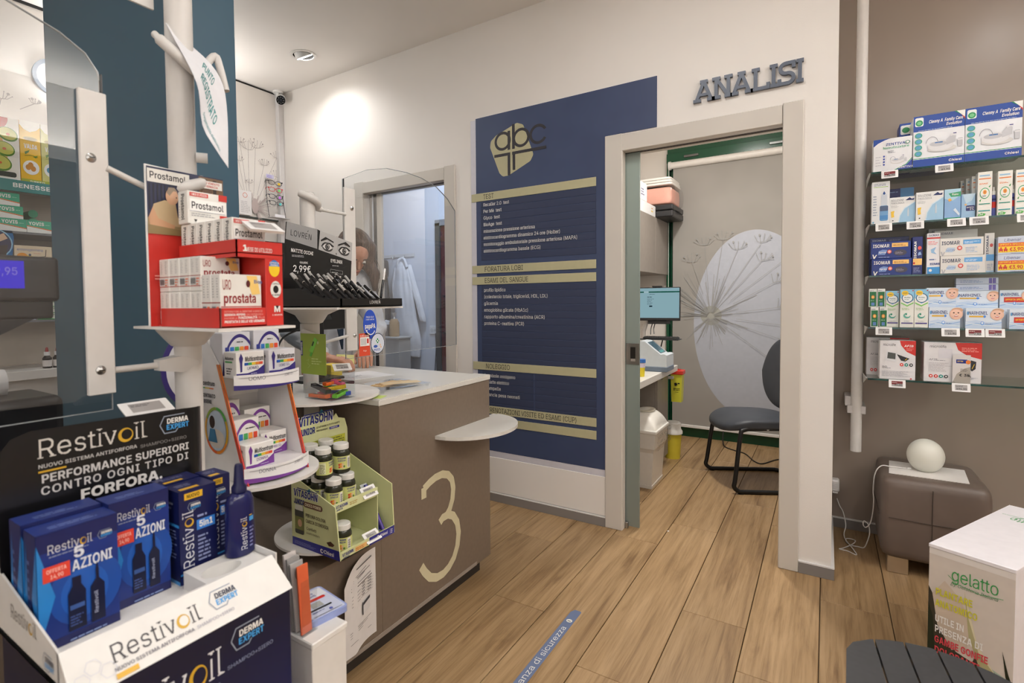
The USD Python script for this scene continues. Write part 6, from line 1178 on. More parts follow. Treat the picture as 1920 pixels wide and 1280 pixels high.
# ---------------------------------------------------------------- red medicine display on the pole tray
T0 = 1.206; RD = c(206, 52, 44); PWH = c(234, 232, 226)
pd = Thing('medicine_display', 'red cardboard display of prostate medicine on the foreground pole tray', 'display', (-1.0, .615, T0))
hdr = Polygon([(.533, T0), (.700, T0), (.700, 1.524), (.533, 1.529)])
m = MB().prism(hdr, frame((-1.117, 0, 0), Y, Z), .003, c(232, 232, 230)); f = Face(m, (-1.114, 0, 0), Y, Z)
f.rect(.536, T0, .164, .186, RD); f.rect(.536, 1.392, .164, .134, c(38, 44, 78)); f.poly([(.536, 1.392), (.700, 1.392), (.700, 1.425), (.60, 1.420), (.536, 1.424)], c(170, 152, 112)); f.rect(.644, 1.45, .056, .074, c(122, 92, 66)); f.rect(.655, 1.45, .008, .07, c(60, 46, 38)); f.rect(.676, 1.45, .008, .07, c(60, 46, 38))
for k in range(7): f.rect(.539 + .008 * k, 1.44, .003, .052, c(20, 24, 44))
f.poly([(.538, 1.420), (.548, 1.452), (.570, 1.462), (.592, 1.458), (.596, 1.43), (.604, 1.418), (.600, 1.410), (.562, 1.412)], c(196, 172, 134)); f.poly([(.537, 1.424), (.546, 1.446), (.556, 1.424), (.59, 1.412), (.588, 1.404), (.54, 1.408)], c(206, 160, 124)); f.ell(.585, 1.471, .013, .017, c(208, 164, 132)); f.poly([(.574, 1.478), (.578, 1.489), (.590, 1.490), (.597, 1.482), (.588, 1.483), (.580, 1.472)], c(150, 132, 112)); f.ell(.594, 1.470, .0012, .0016, INK); f.poly([(.536, 1.392), (.536, 1.41), (.60, 1.404), (.63, 1.392)], c(150, 128, 88)); f.ell(.662, 1.486, .012, .013, c(202, 158, 124)); f.ell(.662, 1.494, .012, .006, c(96, 70, 52)); f.rect(.604, 1.418, .012, .016, PWH); f.text('M', .606, 1.421, .006, INK, 800)
f.rect(.536, 1.495, .086, .0265, PWH); f.text('Prostamol', .540, 1.5025, .0135, INK, 650, fit=.074); f.rect(.640, 1.500, .056, .0165, PWH); f.text('IL PIÙ VENDUTO', .644, 1.5095, .0050, c(190, 60, 50), 700, fit=.046); f.text('IN FARMACIA', .648, 1.5025, .0050, c(190, 60, 50), 700, fit=.038); f.bars(.545, 1.300, .06, .012, 2, c(236, 150, 140))
pd.part('header_card', m, CARTON, 'header printed with a man resting on a sofa')
m = MB().box((-1.112, .551, T0 + .0005), (-.893, .645, T0 + .003), RD).box((-1.100, .550, T0), (-.893, .553, T0 + .036), RD).box((-.896, .550, T0), (-.893, .645, T0 + .036), RD)
f = Face(m, (-.893, 0, 0), Y, Z); f.text('INTEGRATORE ALIMENTARE A BASE DI', .557, 1.2335, .0036, c(236, 170, 160), 500, fit=.080); f.text('SERENOA REPENS', .557, 1.2275, .0042, WHITE, 750, fit=.043); f.text('CHE CONTRIBUISCE A', .602, 1.2275, .0036, c(236, 170, 160), 500, fit=.036); f.text('FAVORIRE LA', .557, 1.2215, .0036, c(236, 170, 160), 500, fit=.026); f.text('FUNZIONALITÀ', .585, 1.2215, .0046, WHITE, 750, fit=.040); f.text('DELLA', .627, 1.2215, .0036, c(236, 170, 160), 500, fit=.014); f.text('PROSTATA E DELLE VIE URINARIE', .557, 1.2145, .0048, WHITE, 750, fit=.084)
f.line([(.5505, T0), (.5505, T0 + .036)], .0006, c(240, 150, 140)); pd.part('lower_tray', m, CARTON)
m = MB().box((-1.112, .6465, T0 + .0005), (-.8935, .686, 1.3430), RD, .0006); f = Face(m, (-.8935, .6465, 0), Y, Z)
f.ell(.020, 1.318, .0125, .0165, YEL); f.poly(affinity.translate(affinity.scale(Point(0, 0).buffer(1, 16), .0125, .0165), .020, 1.318).intersection(sbox(0, 1.322, .1, 1.4)), c(46, 120, 200)); f.text('OFFERTA', .020, 1.327, .0035, WHITE, 700, align='c'); f.text('PROMO', .020, 1.3225, .0035, WHITE, 700, align='c')
f.ell(.022, 1.277, .0125, .0165, PWH); f.ell(.022, 1.277, .0062, .0075, c(36, 30, 28)); f.text('1 CAPSULA', .022, 1.2865, .0034, INK, 600, align='c', fit=.019); f.text('AL GIORNO', .022, 1.2645, .0034, INK, 600, align='c', fit=.019); f.text('M', .024, 1.2325, .0120, WHITE, 800, align='c'); f.poly([(.020, 1.245), (.028, 1.245), (.024, 1.238)], INK); f.text('A. MENARINI', .024, 1.2255, .0030, WHITE, 500, align='c', fit=.024)
pd.part('red_column', m, CARTON)
m = MB().box((-1.090, .585, 1.3432), (-.893, .686, 1.3452), RD).box((-1.090, .585, 1.3365), (-.893, .5875, 1.3685), RD).box((-.8955, .585, 1.3365), (-.893, .686, 1.3685), RD); f = Face(m, (-.893, 0, 0), Y, Z); f.text('1', .597, 1.3475, .0120, WHITE, 800); f.text('MESE DI UTILIZZO', .604, 1.3475, .0078, WHITE, 500, fit=.058)
pd.part('upper_tray', m, CARTON)
def prost_front(f, w, h):
    f.rect(w * .05, h * .84, w * .46, h * .12, RED); f.text('1 MESE DI UTILIZZO', w * .08, h * .865, h * .07, WHITE, 700, fit=w * .40); f.rect(w * .78, h * .80, w * .22, h * .20, RED); f.rect(w * .8, 0, w * .2, h * .34, RED); f.rect(w * .04, h * .40, w * .94, h * .36, c(246, 245, 242)); f.text('Prostamol', w * .08, h * .47, h * .21, INK, 650, fit=w * .82); f.rect(w * .04, h * .385, w * .9, h * .012, c(170, 176, 190)); f.bars(w * .08, h * .24, w * .6, h * .12, 2, c(170, 170, 172)); f.poly([(w * .14, h * .14), (w * .22, h * .14), (w * .18, h * .05)], INK); f.bars(w * .42, h * .05, w * .35, h * .1, 2, c(180, 180, 182))
def prost_side(f, w, h): f.text('Prostamol', w * .34, h * .92, w * .34, INK, 650, rot=-90, fit=h * .80); f.bars(w * .12, h * .1, w * .12, h * .5, 6, c(190, 190, 190))
for i in range(6):
    x1 = -.9105 - .0296 * (5 - i) + .0
    pack('medicine_box', f'white prostate medicine carton showing its lettered edge, {ORD[i]} from the back in the upper red tray', (x1 - .0290, .5885, 1.3455), (x1, .660, 1.4110), PWH, prost_front, side=prost_side, axis='X', group='cartons in the upper red tray')
pack('medicine_box', 'white prostate medicine carton stacked on top at the back of the red display', (-1.086, .583, 1.4115), (-1.050, .668, 1.4770), PWH, prost_front, side=prost_side, axis='X')
def uro_front(f, w, h):
    f.text('URO', w * .05, h * .70, h * .19, c(150, 46, 44), 500, fit=w * .20); f.text('prostata', w * .06, h * .44, h * .19, c(146, 36, 38), 700, fit=w * .80); f.poly([(w * .62, h * .98), (w * .88, h * .98), (w * .96, h * .62), (w * .75, h * .60)], c(244, 206, 120)); f.ell(w * .66, h * .82, w * .05, h * .07, c(90, 30, 34)); f.text('Bios', w * .80, h * .83, h * .07, c(90, 110, 170), 600)
    f.rect(0, h * .36, w, h * .018, c(190, 70, 60)); f.rect(0, h * .14, w, h * .018, c(190, 70, 60)); f.text('prostata + prostata', w * .06, h * .25, h * .075, c(60, 60, 70), 600, fit=w * .72); f.text('30 COMPR + 15 COMPR', w * .06, h * .165, h * .06, c(214, 70, 50), 600, fit=w * .72); f.text('45', w * .88, h * .19, h * .11, c(214, 70, 50), 700); f.ell(w * .82, h * .08, w * .14, h * .045, c(230, 120, 80)); f.ell(w * .82, h * .08, w * .12, h * .034, PWH); f.ell(w * .2, h * .06, w * .16, h * .08, c(246, 214, 110))
def uro_low(f, w, h): uro_front(f, w, h)
def uro_side(f, w, h):
    f.bars(w * .15, h * .55, w * .22, h * .40, 8, c(196, 196, 192)); f.bars(w * .60, h * .55, w * .22, h * .40, 8, c(196, 196, 192)); f.rect(0, h * .44, w, h * .02, c(160, 60, 50)); f.rect(0, h * .14, w, h * .02, c(190, 80, 70)); f.rect(w * .05, h * .18, w * .55, h * .24, c(226, 226, 224))
    for k_ in range(9): f.rect(w * (.08 + .055 * k_), h * .21, w * (.012 + .014 * (k_ % 3)), h * .17, BLACK)
    f.bars(w * .66, h * .18, w * .3, h * .24, 3, c(236, 130, 90))
for r_ in range(2):
    for i in range(4):
        x1 = -.9605 - .0378 * (3 - i)
        if x1 - .0372 < -1.1125: continue
        pack('supplement_box', f'white and red supplement carton, {ORD[i]} from the back, {["bottom", "upper"][r_]} row in the lower red tray', (x1 - .0372, .5545, T0 + .0032 + .0655 * r_), (x1, .636, T0 + .0682 + .0655 * r_), PWH, uro_front, side=uro_side, axis='X', group='supplement cartons in the lower red tray')
for i in range(2):
    x1 = -.8985 - .0302 * (1 - i)
    pack('supplement_box', f'white and red supplement carton in front of the stack, {["behind", "foremost of"][i]} the front pair', (x1 - .0297, .5545, T0 + .0032), (x1, .640, T0 + .098), PWH, uro_front, side=uro_side, axis='X', group='supplement cartons in the lower red tray')
price_tag((-.872, .640, 1.388), 'white electronic price tag jutting from the upper tray of the red display', 62, False, '', .072, .044, 84)

# ---------------------------------------------------------------- multivitamin display on the lower tray behind the pole
VI, VP = c(58, 48, 122), c(120, 62, 150); B0 = .8168; MY0, MY1 = .750, .930
mv = Thing('multivitamin_display', 'white multivitamin display with curved purple-edged shelves behind the foreground pole', 'display', (-1.24, .84, B0))
m = MB().cyl((-1.339, .775, 1.085), (-1.335, .775, 1.085), .112, VI, 48).cyl((-1.335, .775, 1.085), (-1.3345, .775, 1.085), .100, c(226, 226, 228), 48); mv.part('round_backdrop', m, CARTON, 'round white backdrop with a purple rim')
for y0, cl, nm in ((MY0, c(232, 230, 228), 'left'), (MY1 - .003, c(230, 228, 228), 'right')):
    sp_ = Polygon([(-1.333, B0), (-1.123, B0), (-1.232, 1.100), (-1.333, 1.215)] if nm == 'left' else [(-1.333, B0), (-1.123, B0), (-1.195, 1.045), (-1.333, 1.215)])
    m = MB().prism(sp_, frame((0, y0 + .003, 0), X, Z), .003, cl); f = Face(m, (0, y0, 0), X, Z)
    fr = [(-1.123, B0), (-1.232, 1.100)] if nm == 'left' else [(-1.123, B0), (-1.195, 1.045)]
    for k_, cl2 in enumerate((c(206, 60, 60), c(214, 76, 56), c(222, 96, 50), c(228, 116, 48), c(230, 134, 60))):
        a = np.array(fr[0]) + (np.array(fr[1]) - fr[0]) * k_ / 5; b_ = np.array(fr[0]) + (np.array(fr[1]) - fr[0]) * (k_ + 1) / 5
        f.poly([a, b_, b_ - (.0085, 0), a - (.0085, 0)], cl2)
        d_ = np.array([0.0022, 0]); T_ = frame((0, y0 + .0032, 0), X, Z); m.prism(Polygon([a, b_, b_ + d_, a + d_]), T_, .0034, cl2)
    if nm == 'left':
        f.text('Multicentrum', -1.335, 1.045, .012, INK, 700, fit=.085, shear=.2)
        for k_, cl2 in enumerate((c(40, 90, 180), c(60, 160, 90), c(230, 200, 60), c(230, 120, 50))): f.rect(-1.33 + .019 * k_, 1.037, .019, .003, cl2)
        f.text('CONCENTRATO', -1.330, 1.015, .0095, INK, 750, fit=.083); f.text('BENESSERE', -1.330, 1.000, .0095, INK, 750, fit=.066)
        for k_, cl2 in enumerate((c(80, 170, 70), c(226, 180, 50), c(228, 140, 50), c(222, 100, 50), c(230, 170, 60), c(150, 180, 70))):
            a = np.linspace(math.pi * (.5 - k_ / 3), math.pi * (.5 - (k_ + 1) / 3), 8); f.line([(-1.245 + .055 * math.cos(t_) * .85, .935 + .055 * math.sin(t_)) for t_ in a], .007, cl2)
        f.ell(-1.245, .935, .042, .050, c(190, 206, 222)); f.ell(-1.245, .915, .036, .024, c(214, 208, 200)); f.ell(-1.262, .955, .012, .016, c(60, 42, 36)); f.poly([(-1.28, .905), (-1.272, .938), (-1.25, .938), (-1.24, .905)], c(70, 130, 170))
    mv.part('side_panel', m, CARTON, f'{nm} side panel with an orange to red edge')
mv.part('back_panel', MB().box((-1.334, MY0, B0), (-1.331, MY1, 1.215), c(222, 220, 218)), CARTON)
m = MB().box((-1.331, MY0 + .003, 1.0), (-1.328, MY1 - .003, 1.225), WHITE); f = Face(m, (-1.328, MY0, 1.0), Y, Z); f.text('Multicentrum', .03, .18, .014, INK, 700, fit=.12, shear=.2); mv.part('header_card', m, CARTON)
def shelf_lip(z, x0, col, word, word2, zl):
    a = np.linspace(-1, 1, 19); yc = (MY0 + MY1) / 2; hw = (MY1 - MY0) / 2 + .006
    pts = np.c_[x0 + .030 * (1 - a ** 2), yc + hw * a]
    m_ = MB().prism(Polygon([(-1.330, MY0 + .004), (-1.330, MY1 - .004)] + [(x, min(max(y, MY0 + .004), MY1 - .004)) for x, y in pts[::-1]]), at(z=z - .003), .003, c(232, 230, 230))
    V, F_, N = [], [], []
    for i, (x, y) in enumerate(pts):
        n_ = np.array([1, (y - yc) * .6 / hw * .6, 0]); n_ /= np.linalg.norm(n_)
        V += [(x, y, z - .030), (x, y, z - .018 - .010 * (i / 18)), (x, y, z - .018 - .010 * (i / 18)), (x, y, z + .006)]; N += [n_] * 4
        if i: b_ = 4 * i; F_ += [[b_ - 4, b_, b_ + 1], [b_ - 4, b_ + 1, b_ - 3], [b_ - 2, b_ + 2, b_ + 3], [b_ - 2, b_ + 3, b_ - 1]]
    V, N, F_ = np.array(V), np.array(N), np.array(F_); cl = np.tile(np.array([col, col, c(236, 235, 235), c(236, 235, 235)]), (19, 1))
    m_.raw(V, F_, N, cl); m_.raw(V - N * .001, F_[:, ::-1], -N, cl)
    def wr(p, d): u = np.clip(p[:, 0], -1, 1); n_ = np.c_[np.ones(len(u)), u * .36, 0 * u]; n_ /= np.linalg.norm(n_, axis=1, keepdims=True); return np.c_[x0 + .030 * (1 - u ** 2), yc + hw * u, z + p[:, 1]] + n_ * (d + .0004), n_
    f_ = Face(m_, (0, 0, 0), Y, Z, 0, .0001, warp=wr)
    g = Face(MB(), (0, 0, 0), X, Y, 0); g.text(word, 0, 0, .0085, INK, 350, fit=.040); g.text(word2, .095, .001, .0065, INK, 350, fit=.036)
    v = np.concatenate(g.mb.V)[:, :2]; f_.tris(np.c_[-.70 + v[:, 0] / hw, v[:, 1] - .008], np.concatenate(g.mb.F), c(90, 90, 110))
    return m_
mv.part('upper_shelf', shelf_lip(1.072, -1.160, VI, 'UOMO', 'UOMO 50+', 0), CARTON, 'upper curved shelf lettered UOMO')
mv.part('lower_shelf', shelf_lip(.852, -1.128, VP, 'DONNA', 'DONNA 50+', 0), CARTON, 'lower curved shelf lettered DONNA')
def multi(word, dark):
    def p(f, w, h):
        f.poly([(0, 0), (w, 0), (w, h * .42), (w * .75, h * .22), (w * .4, h * .12), (0, h * .14)], dark); f.poly([(w * .14, h * .18), (w * .2, h * .2), (w * .21, h * .55), (w * .24, h * .75), (w * .17, h * .95), (w * .1, h * .75), (w * .13, h * .55)], dark)
        f.text('Multicentrum', w * .30, h * .60, h * .20, INK, 700, fit=w * .66, shear=.15)
        for k_, cl2 in enumerate((c(40, 90, 180), c(60, 160, 90), c(230, 200, 60), c(230, 140, 50), c(220, 80, 60))): f.rect(w * (.28 + .13 * k_), h * .44, w * .13, h * .11, cl2)
        f.text(word, w * .36, h * .26, h * .12, dark, 400, fit=w * .42); f.bars(w * .5, h * .08, w * .3, h * .05, 1, c(200, 200, 220))
    return p
def multi_back(dark):
    def p(f, w, h):
        f.poly(affinity.scale(Point(w * .62, 0).buffer(1, 24), w * .62, h * .96, origin=(w * .62, 0)).difference(affinity.scale(Point(w * .62, 0).buffer(1, 24), w * .56, h * .88, origin=(w * .62, 0))).intersection(sbox(0, 0, w, h)), dark)
        for k_, cl2 in enumerate((c(50, 60, 140), c(50, 120, 200), c(70, 170, 90), c(236, 150, 60), c(222, 76, 50))): f.rect(w * (.10 + .17 * k_), h * .52, w * .14, h * .14, cl2, .0015); f.bars(w * (.11 + .17 * k_), h * .46, w * .12, h * .03, 1, INK)
        f.bars(w * .5, h * .76, w * .35, h * .05, 1, INK)
    return p
def mside(f, w, h): f.text('Multicentrum', w * .1, h * .68, h * .13, INK, 700, fit=w * .7); f.rect(w * .1, h * .56, w * .6, h * .07, c(80, 170, 90)); f.bars(w * .2, h * .1, w * .5, h * .3, 3, BLACK)
SIL = c(214, 215, 220)
Zs = 1.0722
pack('vitamin_box', 'multivitamin carton for men, left of the two in front on the upper UOMO shelf', (-1.215, .7545, Zs), (-1.165, .833, Zs + .060), WHITE, multi('UOMO', VI), side=mside, axis='X')
pack('vitamin_box', 'silvery multivitamin carton for men over fifty, right front on the upper UOMO shelf', (-1.212, .837, Zs), (-1.152, .918, Zs + .060), SIL, multi('UOMO 50+', VI), side=mside, axis='X')
pack('vitamin_box', 'tall multivitamin carton with a purple arc, left behind on the upper UOMO shelf', (-1.275, .7545, Zs), (-1.222, .833, Zs + .105), SIL, multi_back(VI), axis='X')
pack('vitamin_box', 'tall multivitamin carton with a purple arc, right behind on the upper UOMO shelf', (-1.275, .843, Zs), (-1.222, .922, Zs + .108), SIL, multi_back(VI), axis='X')
Zs = .8522
pack('vitamin_box', 'multivitamin carton for women, left front on the lower DONNA shelf', (-1.190, .7545, Zs), (-1.136, .834, Zs + .058), WHITE, multi('DONNA', VP), side=mside, axis='X')
pack('vitamin_box', 'multivitamin carton for women over fifty, right behind on the lower DONNA shelf', (-1.265, .843, Zs), (-1.200, .922, Zs + .060), WHITE, multi('DONNA 50+', VP), side=mside, axis='X')
pack('vitamin_box', 'multivitamin carton with a violet arc standing behind the left DONNA carton', (-1.245, .7545, Zs), (-1.195, .834, Zs + .110), WHITE, multi_back(VP), axis='X')
pack('vitamin_box', 'multivitamin carton with a violet arc at the back right of the DONNA shelf', (-1.325, .843, Zs), (-1.270, .922, Zs + .115), WHITE, multi_back(VP), axis='X')
pack('vitamin_box', 'multivitamin carton with a violet arc at the back left of the DONNA shelf', (-1.325, .7545, Zs), (-1.255, .820, Zs + .150), WHITE, multi_back(VP), axis='X')

# ---------------------------------------------------------------- shampoo floor stand in the left foreground
NV, CYA = c(22, 28, 70), c(40, 130, 205); SY0, SY1 = .262, .597
rs = Thing('shampoo_stand', 'white and navy cardboard floor stand of anti-dandruff shampoo with a black header', 'floor stand', (-.90, .43, 0))
GR = mat('navy_gradient_print', {'g': ('geometry', {}), 's': ('separate_xyz', {}), 'n': ('noise_texture', {'scale': 3.0}), 'ma': ('math', {'math_type': 'multiply_add', 'value2': .10, 'value3': 0.0}), 'ad': ('math', {'math_type': 'add'}), 'k': ('rgb_ramp', {'ramp': [(.42, c(26, 62, 140)), (.60, c(16, 28, 78)), (.76, c(16, 20, 48))]}), 'p': ('principled_bsdf', {'roughness': .35})},
         [('g.position', 's.vector'), ('g.position', 'n.vector'), ('n.fac', 'ma.value1'), ('s.z', 'ad.value1'), ('ma.value', 'ad.value2'), ('ad.value', 'k.fac'), ('k.color', 'p.base_color')])
rs.part('base_body', MB().box((-1.045, SY0 + .004, 0), (-.772, SY1 - .004, .748), NV, .001), GR)
def serif(f, t, x, y, h, col, fit=None, rot=0, ocol=None):      # roman capitals with feet; the ring stands for the o
    wts = [('R', 330), ('e', 330), ('s', 330), ('t', 330), ('i', 330), ('v', 330), ('o', 0), ('i', 330), ('l', 330)]
    g = Face(MB(), (0, 0, 0), X, Y, 0, 0); cur = 0; parts = []
    for ch, wt in wts:
        if ch == 'o':
            r_ = .42; ring = Point(cur + .44, .37).buffer(r_).difference(Point(cur + .50, .40).buffer(r_ * .72)); parts.append((ring, ocol or c(214, 170, 50))); cur += .90; continue
        v, ff, adv = glyph(ch, wt, .085, 60); parts.append(((v + (cur, 0), ff), col)); cur += adv + .03
    kx = (fit / (cur * h)) if fit else 1.0; q_ = math.radians(rot); Rm = np.array([[math.cos(q_), math.sin(q_)], [-math.sin(q_), math.cos(q_)]])
    f.d += f.step
    for sh, cl in parts:
        v, ff = sh if isinstance(sh, tuple) else tri2(sh)
        f.tris((v * (h * kx, h)) @ Rm + (x, y), ff, cl)
def derma(f, x, y, s, dark=True, fg=None):
    hx = [(x - .011 * s, y + .008 * s), (x - .004 * s, y + .022 * s), (x + .030 * s, y + .022 * s)]; l2 = [(x - .011 * s, y + .008 * s), (x - .004 * s, y - .006 * s), (x + .014 * s, y - .006 * s), (x + .018 * s, y - .001 * s)]
    f.line(hx, .0016 * s, c(150, 160, 175)); f.line(l2, .0016 * s, c(150, 160, 175)); f.text('DERMA', x, y + .009 * s, .0085 * s, fg or (WHITE if dark else c(60, 64, 84)), 800, fit=.036 * s); f.text('EXPERT', x - .001 * s, y - .001 * s, .0085 * s, c(70, 160, 226), 800, fit=.038 * s)
m = MB(); f = Face(m, (-.772, 0, 0), Y, Z, .0006)
serif(f, '', .272, .672, .044, c(226, 228, 232), fit=.192); derma(f, .492, .703, 1.25); f.text('SISTEMA ANTIFORFORA', .330, .655, .0065, c(130, 140, 170), 500, fit=.13); f.text('SHAMPOO+SIERO', .470, .672, .0065, c(130, 140, 170), 500, fit=.085)
serif(f, '', .300, .30, .050, c(226, 228, 232), fit=.228)
rs.part('front_print', m, CARTON, 'white and gold lettering on the navy front')
# tray with slanted white front
TXA, TXB, TZA, TZB = -.770, -.812, .748, .800
m = MB().box((-1.045, SY0, .748), (TXB, SY1, .7585), c(232, 230, 226))
m.hull([(TXA, SY0, TZA), (TXB, SY0, TZB), (TXB - .004, SY0, TZB), (TXB - .004, SY0, TZA), (TXA, SY1, TZA), (TXB, SY1 - .010, TZB), (TXB - .004, SY1 - .010, TZB), (TXB - .004, SY1, TZA)], c(232, 230, 226))
m.prism(Polygon([(-1.045, .748), (TXB, .748), (TXB, .800), (-1.045, .850)]), frame((0, SY0 + .003, 0), X, Z), .003, c(228, 226, 222)).box((-1.045, SY1 - .003, .748), (TXB, SY1, .80), c(228, 226, 222))
sv = np.array([TXB - TXA, 0, TZB - TZA]); SL = np.linalg.norm(sv); f = Face(m, (TXA, SY0, TZA), Y, sv / SL, .0005)
serif(f, '', .052, .024, .024, c(66, 62, 66), fit=.126); derma(f, .206, .032, 1.0, False); f.text('NUOVO SISTEMA ANTIFORFORA', .052, .013, .0048, c(110, 108, 120), 600, fit=.11); f.text('SHAMPOO+SIERO', .166, .013, .0048, c(180, 180, 190), 500, fit=.062); f.rect(.052, .003, .028, .007, c(224, 176, 50))
for k_ in range(3): 
    a = np.arange(7) * math.pi / 3; f.line([(.014 + .016 * k_ + .010 * math.cos(t_), .020 + .012 * (k_ % 2) + .010 * math.sin(t_)) for t_ in a], .0006, c(206, 208, 222))
fs_ = Face(m, (-1.045, SY0, .748), X, Z, .0005); serif(fs_, '', .06, .045, .02, c(150, 146, 140), fit=.10); derma(fs_, .19, .020, .8, False)
rs.part('tray', m, CARTON, 'white tray with a slanted lettered front')
m = MB().prism(sbox(-.908, .478, -.818, .592).difference(affinity.translate(affinity.scale(Point(0, 0).buffer(1, 20), .022, .036), -.862, .520)), at(z=.7585), .030, c(230, 228, 224))
rs.part('bottle_holder', m, CARTON, 'white riser with an oval hole for the bottle')
# header card: flat, then bending back at its right end
def hw_(p, d):
    y = p[:, 0]; over = np.clip(y - .553, 0, None); Rr = .05; th_ = over / Rr
    x = -1.023 - Rr * (1 - np.cos(th_)); yy = np.minimum(y, .553) + Rr * np.sin(th_); n = np.c_[np.cos(th_), np.sin(th_), 0 * th_]
    return np.c_[x, yy, p[:, 1]] + n * d, n
m = MB(); f = Face(m, (0, 0, 0), Y, Z, 0, .00012, warp=hw_)
out = Polygon([(.262, .7585), (.262, 1.022), (.280, 1.046), (.305, 1.054), (.55, 1.048), (.60, 1.044), (.622, 1.035), (.625, .7585)])
for a in np.linspace(.262, .625, 30)[:-1]:
    seg = out.intersection(sbox(a, .7, a + .01254, 1.1)); f.d = 0; f.step = 0; f.poly(seg, c(20, 20, 22)); f.d = -.003
    v, ff = tri2(seg); P, N = hw_(v, -.003); m.raw(P, np.asarray(ff)[:, ::-1], -N, c(40, 40, 42))
f.d, f.step = .0004, .00012
serif(f, '', .312, 1.008, .030, c(212, 208, 200), fit=.166); derma(f, .515, 1.014, 1.15); f.text('NUOVO SISTEMA ANTIFORFORA', .313, .992, .0062, c(196, 194, 190), 600, fit=.148); f.text('SHAMPOO+SIERO', .466, .990, .0058, c(130, 128, 126), 500, fit=.086); f.rect(.313, .985, .038, .0028, c(214, 170, 50))
f.text('PERFORMANCE SUPERIORI', .316, .968, .0135, c(206, 204, 202), 700, fit=.240); f.text('CONTRO OGNI TIPO DI', .315, .949, .0135, c(206, 204, 202), 600, fit=.241, sp=.12); f.text('FORFORA.', .369, .925, .0175, c(222, 220, 218), 800, fit=.135)
rs.part('header_card', m, vmat('glossy_black_card', roughness=.22), 'black header card curving back at its right end')
def azioni(f, w, h):
    f.rect(0, 0, w, h, c(24, 50, 128)); f.ell(w * .58, h * .42, w * .46, h * .30, c(28, 76, 160)); f.ell(w * .56, h * .40, w * .30, h * .22, c(34, 92, 182)); f.rect(0, h * .84, w, h * .16, c(26, 34, 90)); f.poly([(0, h * .06), (w * .2, h * .45), (0, h * .92)], CYA); f.rect(0, 0, w, h * .08, c(22, 30, 90))
    serif(f, '', w * .12, h * .82, h * .075, c(214, 216, 222), fit=w * .55); f.bars(w * .14, h * .79, w * .5, h * .018, 1, c(150, 160, 190)); derma(f, w * .78, h * .83, .42)
    f.rect(w * .06, h * .59, w * .32, h * .13, c(226, 70, 54)); f.text('OFFERTA', w * .10, h * .66, h * .035, c(250, 190, 180), 700, fit=w * .24); f.text('14,90', w * .14, h * .61, h * .035, c(250, 190, 180), 700, fit=w * .16); f.text('5', w * .42, h * .72, h * .10, c(222, 226, 236), 800); f.text('AZIONI', w * .40, h * .61, h * .095, c(222, 226, 236), 700, fit=w * .52)
    DB = c(16, 20, 52); f.poly([(w * .34, h * .10), (w * .56, h * .10), (w * .56, h * .42), (w * .51, h * .48), (w * .39, h * .48), (w * .34, h * .42)], DB); f.rect(w * .395, h * .48, w * .11, h * .08, DB); f.poly([(w * .62, h * .10), (w * .80, h * .10), (w * .80, h * .42), (w * .73, h * .48), (w * .73, h * .56), (w * .715, h * .62), (w * .705, h * .62), (w * .69, h * .56), (w * .69, h * .48), (w * .62, h * .42)], DB)
    f.rect(w * .36, h * .28, w * .18, h * .04, c(60, 90, 150)); f.bars(w * .36, h * .14, w * .16, h * .1, 4, c(70, 90, 150)); f.text('Restivoil', w * .71, h * .17, w * .05, c(170, 176, 200), 500, rot=90, fit=h * .2); f.bars(w * .35, h * .02, w * .5, h * .03, 1, c(130, 150, 200))
def az_side(f, w, h): f.rect(0, 0, w, h, c(22, 36, 100)); f.poly([(w, h * .06), (w * .55, h * .45), (w, h * .92)], CYA); f.poly([(w * .2, h * .06), (w * .02, h * .45), (w * .2, h * .92)], CYA); f.bars(w * .25, h * .2, w * .2, h * .6, 8, c(90, 110, 170))
def az_top(f, w, h): f.rect(0, 0, w, h, c(30, 52, 128)); f.bars(w * .2, h * .3, w * .6, h * .3, 2, c(110, 130, 190))
AZ = c(26, 44, 116)
pack('shampoo_kit_box', 'blue shampoo kit box with two bottles pictured, front left of the floor stand', (-.948, .270, .7586), (-.903, .374, .928), AZ, azioni, side=az_side, top=az_top, axis='X')
pack('shampoo_kit_box', 'blue shampoo kit box behind the front left one, only its left edge and top showing', (-.998, .268, .7586), (-.952, .372, .933), AZ, azioni, side=az_side, top=az_top, axis='X')
pack('shampoo_kit_box', 'blue shampoo kit box with two bottles pictured, second from the left on the floor stand', (-.978, .3745, .7586), (-.932, .468, .934), AZ, azioni, side=az_side, top=az_top, axis='X')
def five(f, w, h):
    f.rect(0, 0, w, h, c(20, 26, 76)); f.rect(0, h * .10, w, h * .02, c(60, 150, 220)); f.poly([(0, 0), (w, 0), (w, h * .12), (0, h * .08)], c(28, 44, 110)); serif(f, '', w * .36, h * .16, w * .28, c(220, 222, 228), fit=h * .62, rot=90); f.rect(w * .14, h * .90, w * .48, h * .07, c(228, 180, 50)); f.text('NUOVO', w * .20, h * .915, h * .04, c(60, 50, 20), 700, fit=w * .34); derma(f, w * .30, h * .79, .50)
    f.rect(w * .44, h * .54, w * .50, h * .11, c(60, 130, 214)); f.text('5in1', w * .50, h * .565, h * .07, WHITE, 800, fit=w * .38); f.bars(w * .46, h * .68, w * .42, h * .05, 1, c(150, 160, 200)); f.bars(w * .46, h * .20, w * .36, h * .30, 7, c(140, 150, 190)); f.bars(w * .1, h * .03, w * .5, h * .03, 1, c(130, 150, 200))
